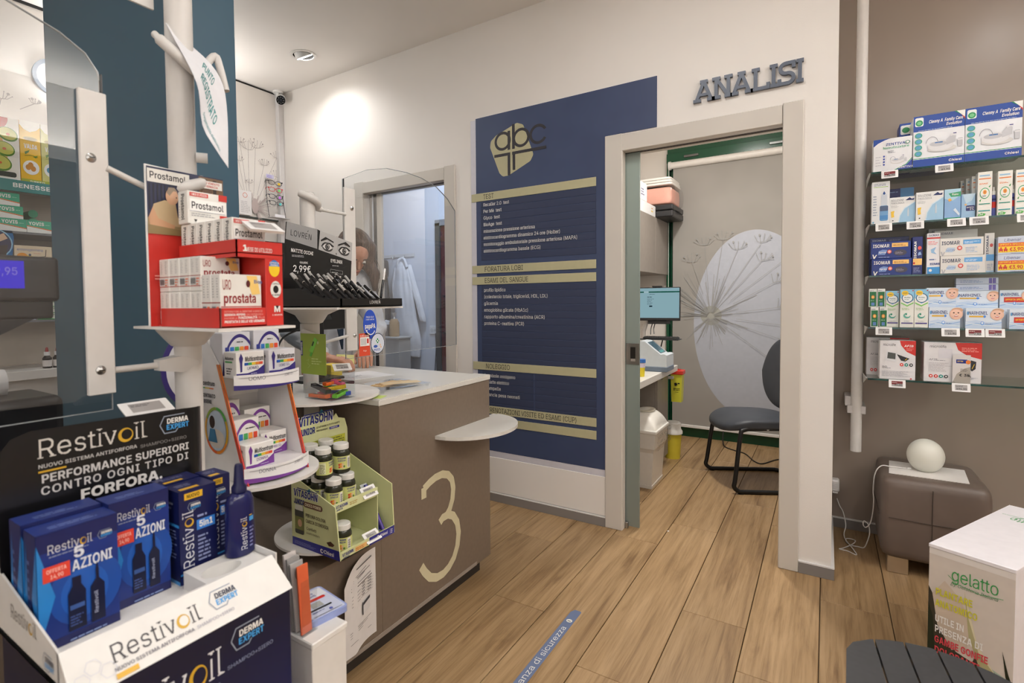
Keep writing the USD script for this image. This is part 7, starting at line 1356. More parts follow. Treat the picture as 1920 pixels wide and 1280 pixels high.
def five_side(f, w, h): f.rect(0, 0, w, h, c(22, 30, 82)); f.rect(0, h * .62, w, h * .03, c(60, 150, 220)); f.bars(w * .15, h * .28, w * .7, h * .32, 9, c(120, 134, 180)); f.bars(w * .15, h * .8, w * .6, h * .1, 2, c(160, 166, 190)); f.rect(0, 0, w, h * .04, c(60, 150, 220))
def five_top(f, w, h): f.rect(0, 0, w, h, c(26, 32, 86)); f.rect(w * .1, h * .1, w * .5, h * .2, c(228, 180, 50)); f.bars(w * .15, h * .5, w * .6, h * .3, 2, c(120, 124, 160))
F5 = c(22, 28, 80)
pack('shampoo_box', 'tall navy shampoo carton with a yellow flash, third from the left on the floor stand', (-.972, .4795, .7586), (-.9205, .5485, .923), F5, five, side=five_side, top=five_top, axis='X')
pack('shampoo_box', 'tall navy shampoo carton behind the navy bottle at the right of the floor stand', (-.997, .5525, .7586), (-.945, .5915, .925), F5, five, side=five_side, top=five_top, axis='X')
pack('shampoo_box', 'tall navy shampoo carton behind the yellow-flashed one, only its top edge showing', (-1.020, .4795, .7586), (-.975, .5485, .925), F5, five, side=five_side, top=five_top, axis='X')
bt = Thing('shampoo_bottle', 'navy shampoo bottle with a pointed cap at the right of the floor stand', 'bottle', (-.878, .572, .789))
def flatbottle(prof, ax=.68): 
    m_ = trimesh.creation.revolve(np.array(prof), sections=36); m_.apply_scale((ax, 1, 1)); m_.apply_translation((-.888, .5745, .789)); return m_
bt.part('body', MB().add(flatbottle([(0, 0), (.026, 0), (.0295, .004), (.0285, .05), (.027, .098), (.022, .110), (.012, .116), (0, .116)]), c(24, 28, 82), 40), GLOSS)
bt.part('cap', MB().add(flatbottle([(.0135, .116), (.0135, .124), (.0095, .130), (.0075, .160), (.006, .166), (0, .167)], 1.0), c(20, 24, 70), 40), PLASTIC)
m = MB()
def bw(p, d): a = p[:, 0] / .027; n = np.c_[np.cos(a), np.sin(a), 0 * a]; return np.c_[-.888 + .68 * (.0290 + d) * np.cos(a), .5745 + (.0290 + d) * np.sin(a), .789 + p[:, 1]], n
f = Face(m, (0, 0, 0), Y, Z, .0003, .0001, warp=bw); serif(f, '', .001, .012, .0105, c(220, 222, 228), fit=.060, rot=90); f.bars(.006, .015, .010, .04, 6, c(120, 130, 180)); f.rect(.006, .062, .010, .008, c(70, 160, 226)); f.rect(.006, .072, .006, .0015, c(228, 180, 50)); bt.part('label_print', m, CARTON)
price_tag((-1.030, .492, 1.0495), 'white electronic price tag resting on top of the black header card', 68, False, '', .086, .046, 86)
# ---------------------------------------------------------------- low white cabinet right of the stand
wc = Thing('low_cabinet', 'low white cabinet between the shampoo stand and the taupe counter', 'cabinet', (-1.0, .71, 0))
wc.part('body', MB().box((-1.15, .662, 0), (-.800, .750, .588), c(226, 222, 216), .0015), PLASTIC)
wc.part('top_panel', MB().box((-1.152, .660, .588), (-.797, .752, .600), c(230, 227, 222), .002), PLASTIC)
cdp = Thing('payment_card', 'pale blue card holder with a red band lying on the low white cabinet', 'card holder', (-.885, .742, .602))
q_ = trimesh.transformations.rotation_matrix(math.radians(-9), Z)[:3, :3]; sh = affinity.rotate(sbox(-.055, -.042, .055, .042).buffer(-.008).buffer(.008), -9); sh = affinity.translate(sh, -.886, .746)
cdp.part('holder', MB().prism(sh.buffer(.002), at(z=.6003), .012, c(150, 164, 214)), PLASTIC)
m = MB().prism(sh.buffer(-.003), at(z=.6124), .001, c(206, 212, 234)); f = Face(m, np.array([-.886, .746, .6135]) + q_ @ np.array([.052, -.040, 0]), q_ @ Y, q_ @ -X)
f.rect(.004, .068, .072, .030, c(232, 234, 240)); f.text('comunica', .008, .084, .008, c(60, 76, 150), 600, fit=.045); f.text('contanti', .014, .073, .008, c(60, 76, 150), 600, fit=.04); f.rect(.010, .058, .058, .009, c(214, 50, 44), .004); f.rect(.022, .032, .026, .020, c(170, 172, 170)); f.rect(.010, .024, .052, .005, c(30, 32, 40)); f.bars(.012, .016, .035, .005, 1, c(90, 100, 150)); f.ell(.05, .01, .004, .004, c(90, 100, 180)); f.line([(.006, .0025), (.072, .0025)], .0012, c(30, 34, 60))
cdp.part('card', m, CARTON)
lh = Thing('leaflet_holder', 'clear leaflet holder with orange leaflets on the low white cabinet', 'leaflet holder', (-.83, .66, .600))
lh.part('holder', MB().box((-.829, .6625, .6002), (-.8275, .700, .71), (1, 1, 1)).box((-.875, .6625, .6002), (-.8275, .700, .603), (1, 1, 1)), PLEXI)
m = MB().hull([(-.835, .664, .6035), (-.832, .664, .6035), (-.845, .664, .735), (-.842, .664, .735), (-.835, .690, .6035), (-.832, .690, .6035), (-.845, .690, .735), (-.842, .690, .735)], c(224, 104, 64)); lh.part('leaflet', m, CARTON, 'orange leaflet')
m = MB()
for k_, (cl, zt) in enumerate(((c(180, 178, 176), .735), (c(160, 158, 156), .742), (c(206, 200, 198), .748))):
    x = -.852 - .010 * k_; m = MB().hull([(x, .664, .6035), (x + .004, .664, .6035), (x - .014, .664, zt), (x - .010, .664, zt), (x, .694, .6035), (x + .004, .694, .6035), (x - .014, .694, zt), (x - .010, .694, zt)], cl)
    f = Face(m, (x + .004, .664, .6035), Y, np.array([-.014, 0, zt - .6035]) / math.hypot(.014, zt - .6035), .0006); f.ell(.015, .11, .007, .012, c(120, 110, 104)); f.ell(.022, .10, .005, .008, c(80, 76, 74)); lh.part('leaflet', m, CARTON, 'grey printed leaflet')
# ---------------------------------------------------------------- till display on the near counter, seen through the acrylic
cu = Thing('customer_display', 'black customer price display with a blue lit screen at the left edge', 'till display', (-1.22, .26, CZ))
m = MB().rbox((-1.262, .10, 1.258), (-1.212, .418, 1.342), c(30, 27, 28), .008); m.rbox((-1.272, .12, 1.225), (-1.222, .41, 1.262), c(26, 24, 25), .006); f = Face(m, (-1.212, .10, 1.258), Y, Z); f.rect(.255, .018, .045, .03, c(38, 36, 38)); f.bars(.19, .006, .03, .006, 1, c(90, 88, 90)); cu.part('head', m, PLASTIC)
m = MB().box((-1.2125, .16, 1.282), (-1.2112, .362, 1.332), c(58, 44, 190)); cu.part('screen', m, mat('blue_lcd_glow', {'e': ('emission', {'color': c(60, 44, 196), 'strength': 1.0})}, [], surface='e.emission'), 'blue lit screen')
m = MB(); f = Face(m, (-1.2111, .16, 1.282), Y, Z); f.text('29,95', .148, .024, .014, c(130, 120, 226), 500, fit=.045); cu.part('digits', m, CARTON)
cu.part('post', MB().box((-1.262, .20, CZ), (-1.222, .312, 1.226), c(20, 20, 21), .004).hull([(-1.26, .312, 1.19), (-1.224, .312, 1.19), (-1.26, .38, 1.226), (-1.224, .38, 1.226), (-1.26, .312, 1.226), (-1.224, .312, 1.226)], c(22, 22, 23)), PLASTIC)
cu.part('foot', MB().rbox((-1.30, .18, CZ), (-1.20, .33, CZ + .03), c(20, 20, 21), .008), PLASTIC)
dv = Thing('receipt_printer', 'black rounded receipt printer on the near counter behind the acrylic screen', 'printer', (-1.42, .35, CZ)); dv.part('body', MB().rbox((-1.50, .25, CZ), (-1.33, .46, 1.062), c(24, 25, 29), .018), PLASTIC); m = MB(); Face(m, (-1.33, .30, CZ), Y, Z, .0004).rect(.06, .06, .02, .008, c(80, 84, 92)); dv.part('badge', m, PLASTIC); dv.part('paper_roll', MB().cyl((-1.45, .31, 1.085), (-1.45, .39, 1.085), .030, c(216, 214, 212), 24), PAPER)
# ---------------------------------------------------------------- consulting room behind door 2
gw = Thing('window_1', kind='structure'); tag(gw.prim, 'green framed glazed door with a roller blind at the back of the consulting room')
GF = c(14, 78, 52)
gw.part('head_rail', MB().box((-1.21, YF - .06, 2.475), (-.07, YF + .05, 2.56), GF, .003), GREEN)
gw.part('head_rail', MB().box((-1.21, YF - .03, 2.56), (-.07, YF + .05, 2.635), GF, .003), GREEN)
gw.part('side_post', MB().box((-1.21, YF - .05, 0), (-1.185, YF + .05, 2.475), GF, .002), GREEN)
gw.part('side_post', MB().box((-1.180, YF - .02, 0), (-1.160, YF + .05, 2.475), c(20, 44, 36), .002), GREEN)
gw.part('bottom_rail', MB().box((-1.16, YF - .035, 0), (-.07, YF + .05, .085), c(10, 34, 26), .002), GREEN)
for x in (-1.06, -.40): gw.part('latch', MB().box((x, YF - .075, 2.505), (x + .12, YF - .06, 2.525), c(120, 122, 120), .002), METAL)
gw.part('lock_box', MB().box((-.30, YF - .085, 2.44), (-.20, YF - .06, 2.52), c(28, 28, 28), .004), PLASTIC)
BLF = mat('roller_blind_fabric', {'g': ('geometry', {}), 'n': ('noise_texture', {'scale': 3.0}), 'k': ('rgb_ramp', {'ramp': [(.3, c(176, 172, 166)), (.7, c(184, 180, 174))]}), 'd': ('diffuse_bsdf', {}), 't': ('translucent_bsdf', {}), 'x': ('mix_closure', {'fac': .25})}, [('g.position', 'n.vector'), ('n.fac', 'k.fac'), ('k.color', 'd.color'), ('k.color', 't.color'), ('d.BSDF', 'x.closure1'), ('t.BSDF', 'x.closure2')], surface='x.closure')
rb = Thing('roller_blind', 'pale roller blind printed with a large seed head behind the office chair', 'roller blind', (-.63, YF - .07, .10))
BYF = YF - .072
m = MB().box((-1.150, BYF, .115), (-.085, BYF + .002, 2.43), c(180, 176, 170))
rb.part('fabric', m, BLF)
m = MB(); f = Face(m, (0, BYF, 0), X, Z, .0006)
dsk = affinity.scale(Point(-.50, 1.02).buffer(1, 48), .47, .80).intersection(sbox(-1.148, .12, -.087, 2.4)); f.poly(dsk, c(178, 182, 192))
DC, DL = (-.83, 1.10), c(160, 160, 158); q = np.random.default_rng(5)
f.ell(*DC, .085, .085, c(164, 164, 156))
for k in range(90):
    a = q.uniform(0, 2 * math.pi); l = q.uniform(.14, .34) * (1.25 if math.sin(a) > .3 else .9); w_ = q.uniform(.002, .005)
    e = (max(-1.145, DC[0] + l * math.cos(a)), DC[1] + l * math.sin(a)); f.line([(DC[0] + .03 * math.cos(a), DC[1] + .03 * math.sin(a)), e], w_, DL)
f.step = .00004
for k, (a, l) in enumerate(((95, .62), (82, .66), (70, .60), (58, .72), (50, .60), (40, .78), (30, .55), (108, .5), (-8, .62), (-20, .55), (-38, .6), (8, .5))):
    a = math.radians(a); e = (DC[0] + l * math.cos(a), DC[1] + l * math.sin(a))
    if e[0] > -.13: continue
    f.line([(DC[0] + .2 * math.cos(a), DC[1] + .2 * math.sin(a)), e], .003, DL); umbel(f, e[0], e[1], .085, 6, math.degrees(a) - 90, .003, col=DL, seed=k)
rb.part('seed_head_print', m, PAPER, 'pale disc and grey seed head printed on the fabric')
rb.part('roller_tube', MB().cyl((-1.165, BYF - .012, 2.445), (-.085, BYF - .012, 2.445), .030, c(226, 222, 216), 28), PLASTIC)
rb.part('chain_drive', MB().cyl((-1.185, BYF - .012, 2.445), (-1.165, BYF - .012, 2.445), .038, c(226, 224, 220), 24).cyl((-1.176, BYF - .05, 1.2), (-1.176, BYF - .05, 2.44), .002, WHITE, 6), PLASTIC)
rb.part('bottom_bar', MB().box((-1.150, BYF - .010, .090), (-.085, BYF + .010, .116), c(226, 224, 220), .003), PLASTIC)
CAB = mat('grey_beige_cabinet', {'g': ('geometry', {}), 'n': ('noise_texture', {'scale': 30.0}), 'k': ('rgb_ramp', {'ramp': [(.3, c(136, 128, 120)), (.7, c(141, 133, 125))]}), 'p': ('principled_bsdf', {'roughness': .4})}, [('g.position', 'n.vector'), ('n.fac', 'k.fac'), ('k.color', 'p.base_color')])
wcb = Thing('wall_cabinet', 'grey beige wall cabinet above the desk in the consulting room', 'cabinet', (-1.35, 4.4, 1.467))
wcb.part('carcass', MB().box((-1.52, 3.20, 1.467), (-1.21, 5.12, 1.935), c(150, 144, 138)), CAB)
for y0, y1 in ((3.20, 3.72), (3.72, 4.20), (4.20, 4.687), (4.687, 5.12)): wcb.part('door', MB().box((-1.21, y0 + .002, 1.467), (-1.190, y1 - .002, 1.935), c(140, 132, 124), .001), CAB)
dk = Thing('desk', 'grey desk with a pale top along the left wall of the consulting room', 'desk', (-1.2, 3.7, 0))
dk.part('desktop', MB().box((-1.518, 3.02, .705), (-.920, 4.27, .750), c(206, 202, 196), .003), TOP)
dk.part('pedestal', MB().box((-1.50, 3.94, .06), (-1.005, 4.26, .704), c(140, 132, 124)), CAB)
dk.part('door', MB().box((-1.005, 3.945, .07), (-.985, 4.255, .698), c(140, 132, 124), .001), CAB); dk.part('handle', MB().box((-.985, 4.06, .66), (-.978, 4.18, .672), c(150, 146, 140), .002), METAL)
dk.part('plinth', MB().box((-1.50, 3.95, 0), (-1.03, 4.25, .06), c(60, 56, 52)), MATTE); dk.part('back_panel', MB().box((-1.518, 3.02, .10), (-1.50, 3.94, .704), c(92, 84, 78)), CAB)
m = MB().box((-1.19 - .30, 4.10, 1.9352), (-1.192, 4.690, 2.025), c(226, 226, 226), .002).box((-1.49, 4.10, 2.025), (-1.192, 4.43, 2.165), c(228, 228, 228), .002); f = Face(m, (-1.192, 4.10, 1.9352), Y, Z); f.bars(.16, .13, .10, .06, 3, c(90, 90, 130)); f.rect(.45, .03, .06, .012, c(226, 200, 120)); f.rect(.46, .055, .04, .008, c(226, 160, 100))
solo('storage_box', 'white printed storage box on top of the wall cabinet', 'box', m, CARTON)
cs_ = Thing('carry_case', 'black plastic carry case jutting over the end of the wall cabinet', 'case', (-1.25, 4.93, 1.9352))
m = MB().rbox((-1.47, 4.70, 1.9352), (-1.055, 5.10, 1.990), c(34, 34, 36), .012).rbox((-1.47, 4.70, 1.992), (-1.055, 5.10, 2.040), c(36, 36, 38), .012); cs_.part('shell', m, PLASTIC); cs_.part('handle', MB().tube([(-1.055, 4.85, 1.99), (-1.040, 4.86, 1.985), (-1.040, 4.96, 1.985), (-1.055, 4.97, 1.99)], .006, c(30, 30, 31), 8), PLASTIC)
bp = Thing('bedding_bag', 'clear bag with a pink cushion on top of the black carry case', 'bedding', (-1.25, 4.9, 2.0402))
bp.part('cushion', MB().add(cushion(-1.42, -1.08, 4.73, 5.06, 2.045, 2.19, .03), c(226, 168, 150), 60), MATTE, 'pink cushion'); m = MB().add(cushion(-1.44, -1.055, 4.715, 5.08, 2.0402, 2.205, .05), (1, 1, 1), 60); bp.part('plastic_bag', m, pane('crumpled_bag', (.93, .92, .92), 1.45, .12))
bp.part('label', MB().box((-1.40, 4.712, 2.10), (-1.28, 4.7135, 2.16), c(230, 226, 222)), PAPER)
bl = Thing('folded_blanket', 'folded white blanket on top of the bedding bag', 'blanket', (-1.25, 4.9, 2.2055))
for k in range(3):
    g_ = cushion(-1.43 + .004 * k, -1.07 - .006 * k, 4.72, 5.08, 2.2055 + .022 * k, 2.2270 + .0225 * k, .012); bl.part('fold', MB().add(g_, c(222, 218, 212), 60), MATTE)
# monitor on an arm with keyboard
mn = Thing('computer_monitor', 'lit computer monitor on an arm above the consulting room desk', 'monitor', (-1.03, 4.20, .7505))
Tm = at(-1.035, 4.18, 1.212, trimesh.transformations.rotation_matrix(math.radians(6), Z)[:3, :3] @ trimesh.transformations.rotation_matrix(math.radians(-4), X)[:3, :3])
def inT(bx, T_): v = np.concatenate(bx.V) @ T_[:3, :3].T + T_[:3, 3]; return v, np.concatenate(bx.F), np.concatenate(bx.N) @ T_[:3, :3].T, np.concatenate(bx.C)
m = MB(); m.raw(*inT(MB().box((-.150, -.012, -.125), (.150, .014, .125), c(20, 20, 22), .003).box((-.08, -.004, -.15), (.08, .012, -.125), c(20, 20, 22), .003), Tm)); m.raw(*inT(MB().box((-.05, -.01, .125), (.02, .012, .137), c(20, 20, 22), .003), Tm)); mn.part('housing', m, PLASTIC)
m = MB(); b_ = MB(); f = Face(b_, (-.143, -.0125, -.105), X, Z); f.rect(0, 0, .286, .224, c(150, 186, 196)); f.rect(0, .190, .286, .009, c(22, 84, 66)); f.rect(.035, .188, .035, .013, c(170, 200, 206)); f.bars(.075, .176, .06, .008, 1, c(90, 120, 130)); f.bars(.06, .155, .04, .01, 1, c(40, 60, 70)); f.bars(.06, .10, .05, .05, 5, c(110, 140, 150)); f.rect(.075, .083, .022, .010, c(30, 50, 60)); m.raw(*inT(b_, Tm))
mn.part('screen', m, mat('monitor_glow', {'a': ('attribute', {'attribute': 'col'}), 'e': ('emission', {'strength': .75})}, [('a.color', 'e.color')], surface='e.emission'), 'lit pale blue page on the screen')
mn.part('arm', MB().tube([(-1.04, 4.20, 1.21), (-1.10, 4.24, 1.20), (-1.16, 4.22, 1.00), (-1.16, 4.22, .7505)], .016, c(196, 194, 190), 10), PLASTIC); m = MB().tube(spline([(-1.06, 4.20, 1.09), (-1.07, 4.17, 1.03), (-1.06, 4.14, .99)]), .0035, BLACK, 6).tube(spline([(-1.08, 4.20, 1.09), (-1.09, 4.17, 1.03), (-1.085, 4.14, .985)]), .0035, BLACK, 6); m.tube(spline([(-.98, 4.08, .965), (-1.00, 4.10, .90), (-1.02, 4.12, .83), (-1.03, 4.13, .752)]), .004, BLACK, 6); mn.part('cable', m, PLASTIC, kind='stuff')
kb = Thing('keyboard', 'black keyboard on a swing-out shelf below the lit monitor', 'keyboard', (-.99, 4.06, .955)); m = MB().box((-1.12, 3.98, .955), (-.855, 4.10, .962), c(30, 30, 31), .002).box((-1.10, 3.985, .962), (-.865, 4.075, .974), c(24, 24, 25), .003); kb.part('tray', m, PLASTIC)
m = MB(); 
for i in range(14):
    for j in range(4): m.box((-1.094 + .0162 * i, 3.992 + .02 * j, .974), (-1.081 + .0162 * i, 4.008 + .02 * j, .978), c(40, 40, 42))
kb.part('keys', m, PLASTIC, kind='stuff'); kb.part('bracket', MB().box((-1.15, 4.10, .930), (-1.09, 4.205, .956), c(190, 188, 184), .003), PLASTIC)
an = Thing('blood_analyser', 'pale blue wedge-shaped desktop analyser on the consulting room desk', 'analyser', (-.98, 3.90, .7503))
pr_ = [(-1.075, .7503), (-.895, .7503), (-.890, .775), (-.890, .865), (-.905, .872), (-.93, .870), (-1.035, .955), (-1.075, .958)]
an.part('housing', MB().prism(Polygon(pr_).buffer(-.004).buffer(.004), frame((0, 4.00, 0), X, Z), .20, c(198, 206, 212)), PLASTIC); an.part('base', MB().box((-1.078, 3.797, .7503), (-.887, 4.003, .785), c(104, 118, 134), .003), PLASTIC)
d_ = np.array([.105, 0, -.085]); d_ /= np.linalg.norm(d_); o_ = np.array([-1.033, 3.83, .9545]); m = MB(); f = Face(m, o_, Y, -d_, .0006); f.o = o_; f.n = np.array([.63, 0, .777]); f.rect(0, -.125, .14, .115, c(70, 96, 110)); f.rect(.02, -.12, .10, .02, c(70, 150, 150)); an.part('display', m, GLOSS)
cu_ = Thing('sample_cup', 'yellow sample cup with a blue lid beside the analyser', 'cup', (-.985, 3.52, .7503)); cu_.part('cup', MB().lathe([(0, 0), (.024, 0), (.028, .09), (0, .09)], c(226, 206, 50), (-.985, 3.52, .7503), 24), PLASTIC); cu_.part('lid', MB().lathe([(.031, .09), (.031, .112), (0, .112)], c(50, 110, 190), (-.985, 3.52, .7503), 24), PLASTIC); cu_.part('label', MB().lathe([(.0285, .06), (.0287, .088)], c(210, 200, 220), (-.985, 3.52, .7503), 24), PAPER)
ds = Thing('soap_dispenser', 'white wall dispenser below the wall cabinet behind the lit monitor', 'dispenser', (-1.46, 4.55, 1.16)); ds.part('housing', MB().rbox((-1.519, 4.40, 1.15), (-1.36, 4.66, 1.40), c(226, 224, 220), .02), PLASTIC); ds.part('lever', MB().tube(spline([(-1.36, 4.62, 1.33), (-1.31, 4.66, 1.32), (-1.28, 4.68, 1.25)]), .012, c(150, 150, 148), 8), PLASTIC)
pb = Thing('sharps_container', 'small yellow sharps pot at the back of the consulting room desk', 'sharps container', (-1.20, 4.12, .7503)); pb.part('pot', MB().lathe([(0, 0), (.05, 0), (.055, .12), (0, .12)], c(226, 210, 60), (-1.24, 4.12, .7503), 24), PLASTIC); pb.part('lid', MB().lathe([(.058, .12), (.058, .15), (.03, .16), (0, .16)], c(230, 110, 50), (-1.24, 4.12, .7503), 24), PLASTIC)
sc = Thing('sharps_container', 'tall yellow sharps container with a red lid hung on the desk end', 'sharps container', (-.935, 4.33, .46))
def frust(x0, x1, y0, y1, z0, z1, g, col): return MB().hull([(x0, y0, z0), (x1, y0, z0), (x0, y1, z0), (x1, y1, z0), (x0 - g, y0 - g, z1), (x1 + g, y0 - g, z1), (x0 - g, y1 + g, z1), (x1 + g, y1 + g, z1)], col)
m = frust(-.970, -.900, 4.300, 4.365, .462, .672, .006, c(206, 204, 60)); f = Face(m, (-.976, 4.2935, .462), X, Z); f.o = np.array([-.976, 4.2975, .462]); f.v = np.array([0, -.0055 / .21, 1]); f.poly(Polygon([(.026, .145), (.044, .150), (.050, .130), (.030, .122)]), BLACK); f.bars(.020, .09, .045, .022, 2, BLACK, ragged=False); f.rect(.050, .140, .016, .008, BLACK); f.bars(.03, .075, .03, .006, 1, BLACK); sc.part('box', m, PLASTIC)
sc.part('lid', MB().rbox((-.984, 4.286, .672), (-.886, 4.379, .706), c(206, 58, 44), .008).box((-.96, 4.31, .706), (-.91, 4.35, .712), c(170, 40, 34), .002), PLASTIC); sc.part('hanger', MB().box((-.99, 4.262, .64), (-.95, 4.2935, .66), c(200, 200, 196), .002), PLASTIC)
sb = Thing('waste_pot', 'small yellow waste pot with a white lid on the floor beyond the desk', 'waste pot', (-.985, 4.40, 0)); sb.part('pot', MB().lathe([(0, 0), (.055, 0), (.065, .20), (0, .20)], c(214, 196, 60), (-.985, 4.41, 0), 28), PLASTIC); sb.part('lid', MB().lathe([(.072, .195), (.072, .215), (.060, .235), (.060, .275), (.05, .285), (0, .285)], c(228, 226, 220), (-.985, 4.41, 0), 28), PLASTIC)
bn = Thing('swing_bin', 'white swing-lid waste bin standing in front of the consulting room desk', 'waste bin', (-1.02, 3.725, 0))
m = frust(-1.10, -.93, 3.585, 3.865, 0, .022, .002, c(222, 217, 208)); m2 = frust(-1.098, -.932, 3.588, 3.862, .022, .24, .012, c(222, 217, 208)); m3 = frust(-1.110, -.920, 3.576, 3.874, .24, .27, .012, c(222, 217, 208)); m4 = frust(-1.122, -.908, 3.564, 3.886, .27, .372, .004, c(222, 217, 208))
for q_ in (m2, m3, m4): m.raw(np.concatenate(q_.V), np.concatenate(q_.F), np.concatenate(q_.N), np.concatenate(q_.C))
bn.part('body', m, PLASTIC)
V = []; 
for y in np.linspace(-1, 1, 21):
    for a in np.linspace(0, math.pi, 17): s_ = math.sqrt(max(0, 1 - abs(y) ** 2.6)); V.append((-1.015 + .110 * math.cos(a), 3.725 + .158 * y, .392 + .115 * math.sin(a) ** .75 * s_))
V += [(x, y, .392) for x in (-1.128, -.902) for y in (3.562, 3.888)]
bn.part('lid', MB().hull(V, c(230, 227, 219), 50), PLASTIC); bn.part('rim', MB().rbox((-1.136, 3.552, .368), (-.894, 3.898, .393), c(230, 227, 219), .008), PLASTIC)
m = MB().hull([(-1.0 + .055 * math.cos(a), 3.72 + .085 * math.sin(a), .4985 + .004 * k) for a in np.linspace(0, 6.28, 20) for k in (0, 1)], c(222, 216, 200), 40); bn.part('swing_flap', m, PLASTIC)
q = np.random.default_rng(9); g_ = trimesh.creation.box((.262, .356, .10)); 
for _ in range(4): g_ = g_.subdivide()
v = g_.vertices.copy(); v += (meshkit.fbm(v * 28, 3, 2)[:, None] - .5) * np.array([.012, .012, .02]); v += (-1.015, 3.725, .318); bn.part('liner', MB().add(trimesh.Trimesh(v, g_.faces, process=False), (1, 1, 1), 60), CLEAR, 'clear bin liner folded over the rim')
# office chair
CH = mat('charcoal_upholstery', {'g': ('geometry', {}), 'v': ('voronoi_texture', {'scale': 500.0}), 'n': ('noise_texture', {'scale': 12.0}), 'k': ('rgb_ramp', {'ramp': [(.3, c(62, 66, 73)), (.7, c(68, 72, 79))]}), 'b': ('bump', {'strength': .15, 'distance': .0004}), 'p': ('principled_bsdf', {'roughness': .5})}, [('g.position', 'v.vector'), ('g.position', 'n.vector'), ('n.fac', 'k.fac'), ('k.color', 'p.base_color'), ('v.distance', 'b.height'), ('b.normal', 'p.normal')])
oc = Thing('office_chair', 'charcoal cantilever office chair with black tube legs in the consulting room', 'chair', (-.42, 4.05, 0))
F2, S2 = np.array([-.873, -.487, 0]), np.array([-.487, .873, 0]); A0 = np.array([-.58, 4.005, 0])           # front middle of the base
L2 = lambda f_, s_, z: A0 + F2 * f_ + S2 * s_ + Z * z
def pad(fn, col, nu=26, nv=26): 
    g_ = trimesh.creation.icosphere(4); v = g_.vertices; return trimesh.Trimesh(np.array([fn(*p) for p in v]), g_.faces, process=False)
def seat(x, y, z):
    r_ = np.array([np.sign(x) * abs(x) ** .62, np.sign(y) * abs(y) ** .62]); zz_ = np.sign(z) * abs(z) ** .6
    f_, s_ = -.20 + .245 * r_[0], .235 * r_[1] * (1 - .10 * max(0, -r_[0])); droop = -.055 * max(0, r_[0] - .35) ** 1.6 * 1.6
    return L2(f_, s_, .436 + .042 * zz_ + droop + .012 * s_ * s_ * 12 - (.028 * max(0, abs(s_) / .235 - .6) if zz_ < 0 else 0))
oc.part('seat', MB().add(pad(seat, None), c(66, 70, 77), 60), CH)
def back(x, y, z):
    s_ = .225 * np.sign(y) * abs(y) ** .7; h_ = .24 * np.sign(z) * abs(z) ** .72; s_ *= 1 - .22 * max(0, h_ / .24) - .10 * max(0, -h_ / .24)
    f_ = -.405 + .030 * np.sign(x) * abs(x) ** .6 - .10 * (h_ + .24) * .5 + .9 * s_ * s_ - .05 * (abs(h_) / .24) ** 2 * 0
    return L2(f_, s_, .735 + h_)
oc.part('backrest', MB().add(pad(back, None), c(60, 64, 71), 60), CH)
TB = c(16, 16, 17)
for s_ in (-.245, .245):
    P = [L2(-.34, s_ * .82, .412), L2(-.16, s_ * .86, .412), L2(-.055, s_ * .90, .405), L2(-.030, s_ * .93, .36), L2(.004, s_ * .99, .10), L2(.012, s_, .045), L2(-.02, s_, .016), L2(-.07, s_, .0135), L2(-.42, s_, .0135), L2(-.47, s_ * .96, .0135)]
    oc.part('leg_tube', MB().tube(spline(P, 6), .0135, TB, 14), PLASTIC)
m = MB().tube(spline([L2(-.47, -.235, .0135), L2(-.50, -.18, .0135), L2(-.505, 0, .0135), L2(-.50, .18, .0135), L2(-.47, .235, .0135)]), .0135, TB, 12); oc.part('rear_tube', m, PLASTIC)
m = MB(); m.hull([L2(-.08, -.19, .404), L2(-.08, .19, .404), L2(-.36, -.19, .404), L2(-.36, .19, .404), L2(-.10, -.17, .424), L2(-.10, .17, .424), L2(-.34, -.17, .424), L2(-.34, .17, .424)], TB); m.tube(spline([L2(-.30, 0, .405), L2(-.46, 0, .41), L2(-.53, 0, .50), L2(-.535, 0, .66)]), .016, TB, 10); oc.part('seat_frame', m, PLASTIC); oc.part('lever', MB().cyl(L2(-.20, -.19, .412), L2(-.20, -.225, .412), .008, c(200, 200, 198), 12), PLASTIC)
for s_, f_ in ((-.245, -.03), (.245, -.03)): oc.part('glide', MB().cyl(L2(f_, s_, 0), L2(f_, s_, .006), .017, TB, 14), PLASTIC)
m = MB().tube(spline([(-.72, 5.08, .10), (-.71, 5.0, .03), (-.68, 4.93, .006), (-.60, 4.86, .0045), (-.52, 4.80, .0045), (-.44, 4.62, .0045), (-.38, 4.58, .0045), (-.30, 4.75, .0045), (-.20, 4.82, .0045), (-.09, 4.80, .0045)]), .0045, BLACK, 8)
solo('floor_cable', 'black cable snaking over the floor behind the office chair', 'cable', m, PLASTIC)

# ---------------------------------------------------------------- staff room behind door 1
SYB = 4.2
rdr = Thing('door_3', kind='structure'); tag(rdr.prim, 'dark red inner door with a dark frame at the right of the staff room')
rdr.part('frame', MB().box((-3.11, SYB - .05, 0), (-3.05, SYB, 2.0), c(66, 66, 68), .003).box((-3.11, SYB - .05, 1.97), (-2.10, SYB, 2.03), c(140, 140, 142), .003), PLASTIC)
rdr.part('leaf', MB().box((-3.05, SYB - .035, 0), (-2.12, SYB - .005, 1.97), c(92, 44, 40), .002), mat('dark_red_lacquer', {'g': ('geometry', {}), 'n': ('noise_texture', {'scale': 4.0}), 'k': ('rgb_ramp', {'ramp': [(.3, c(84, 40, 36)), (.7, c(96, 48, 43))]}), 'p': ('principled_bsdf', {'roughness': .3})}, [('g.position', 'n.vector'), ('n.fac', 'k.fac'), ('k.color', 'p.base_color')]))
for z in (.95, 1.30): rdr.part('handle', MB().cyl((-3.0, SYB - .075, z), (-3.0, SYB - .035, z), .012, c(60, 40, 36), 12), PLASTIC)
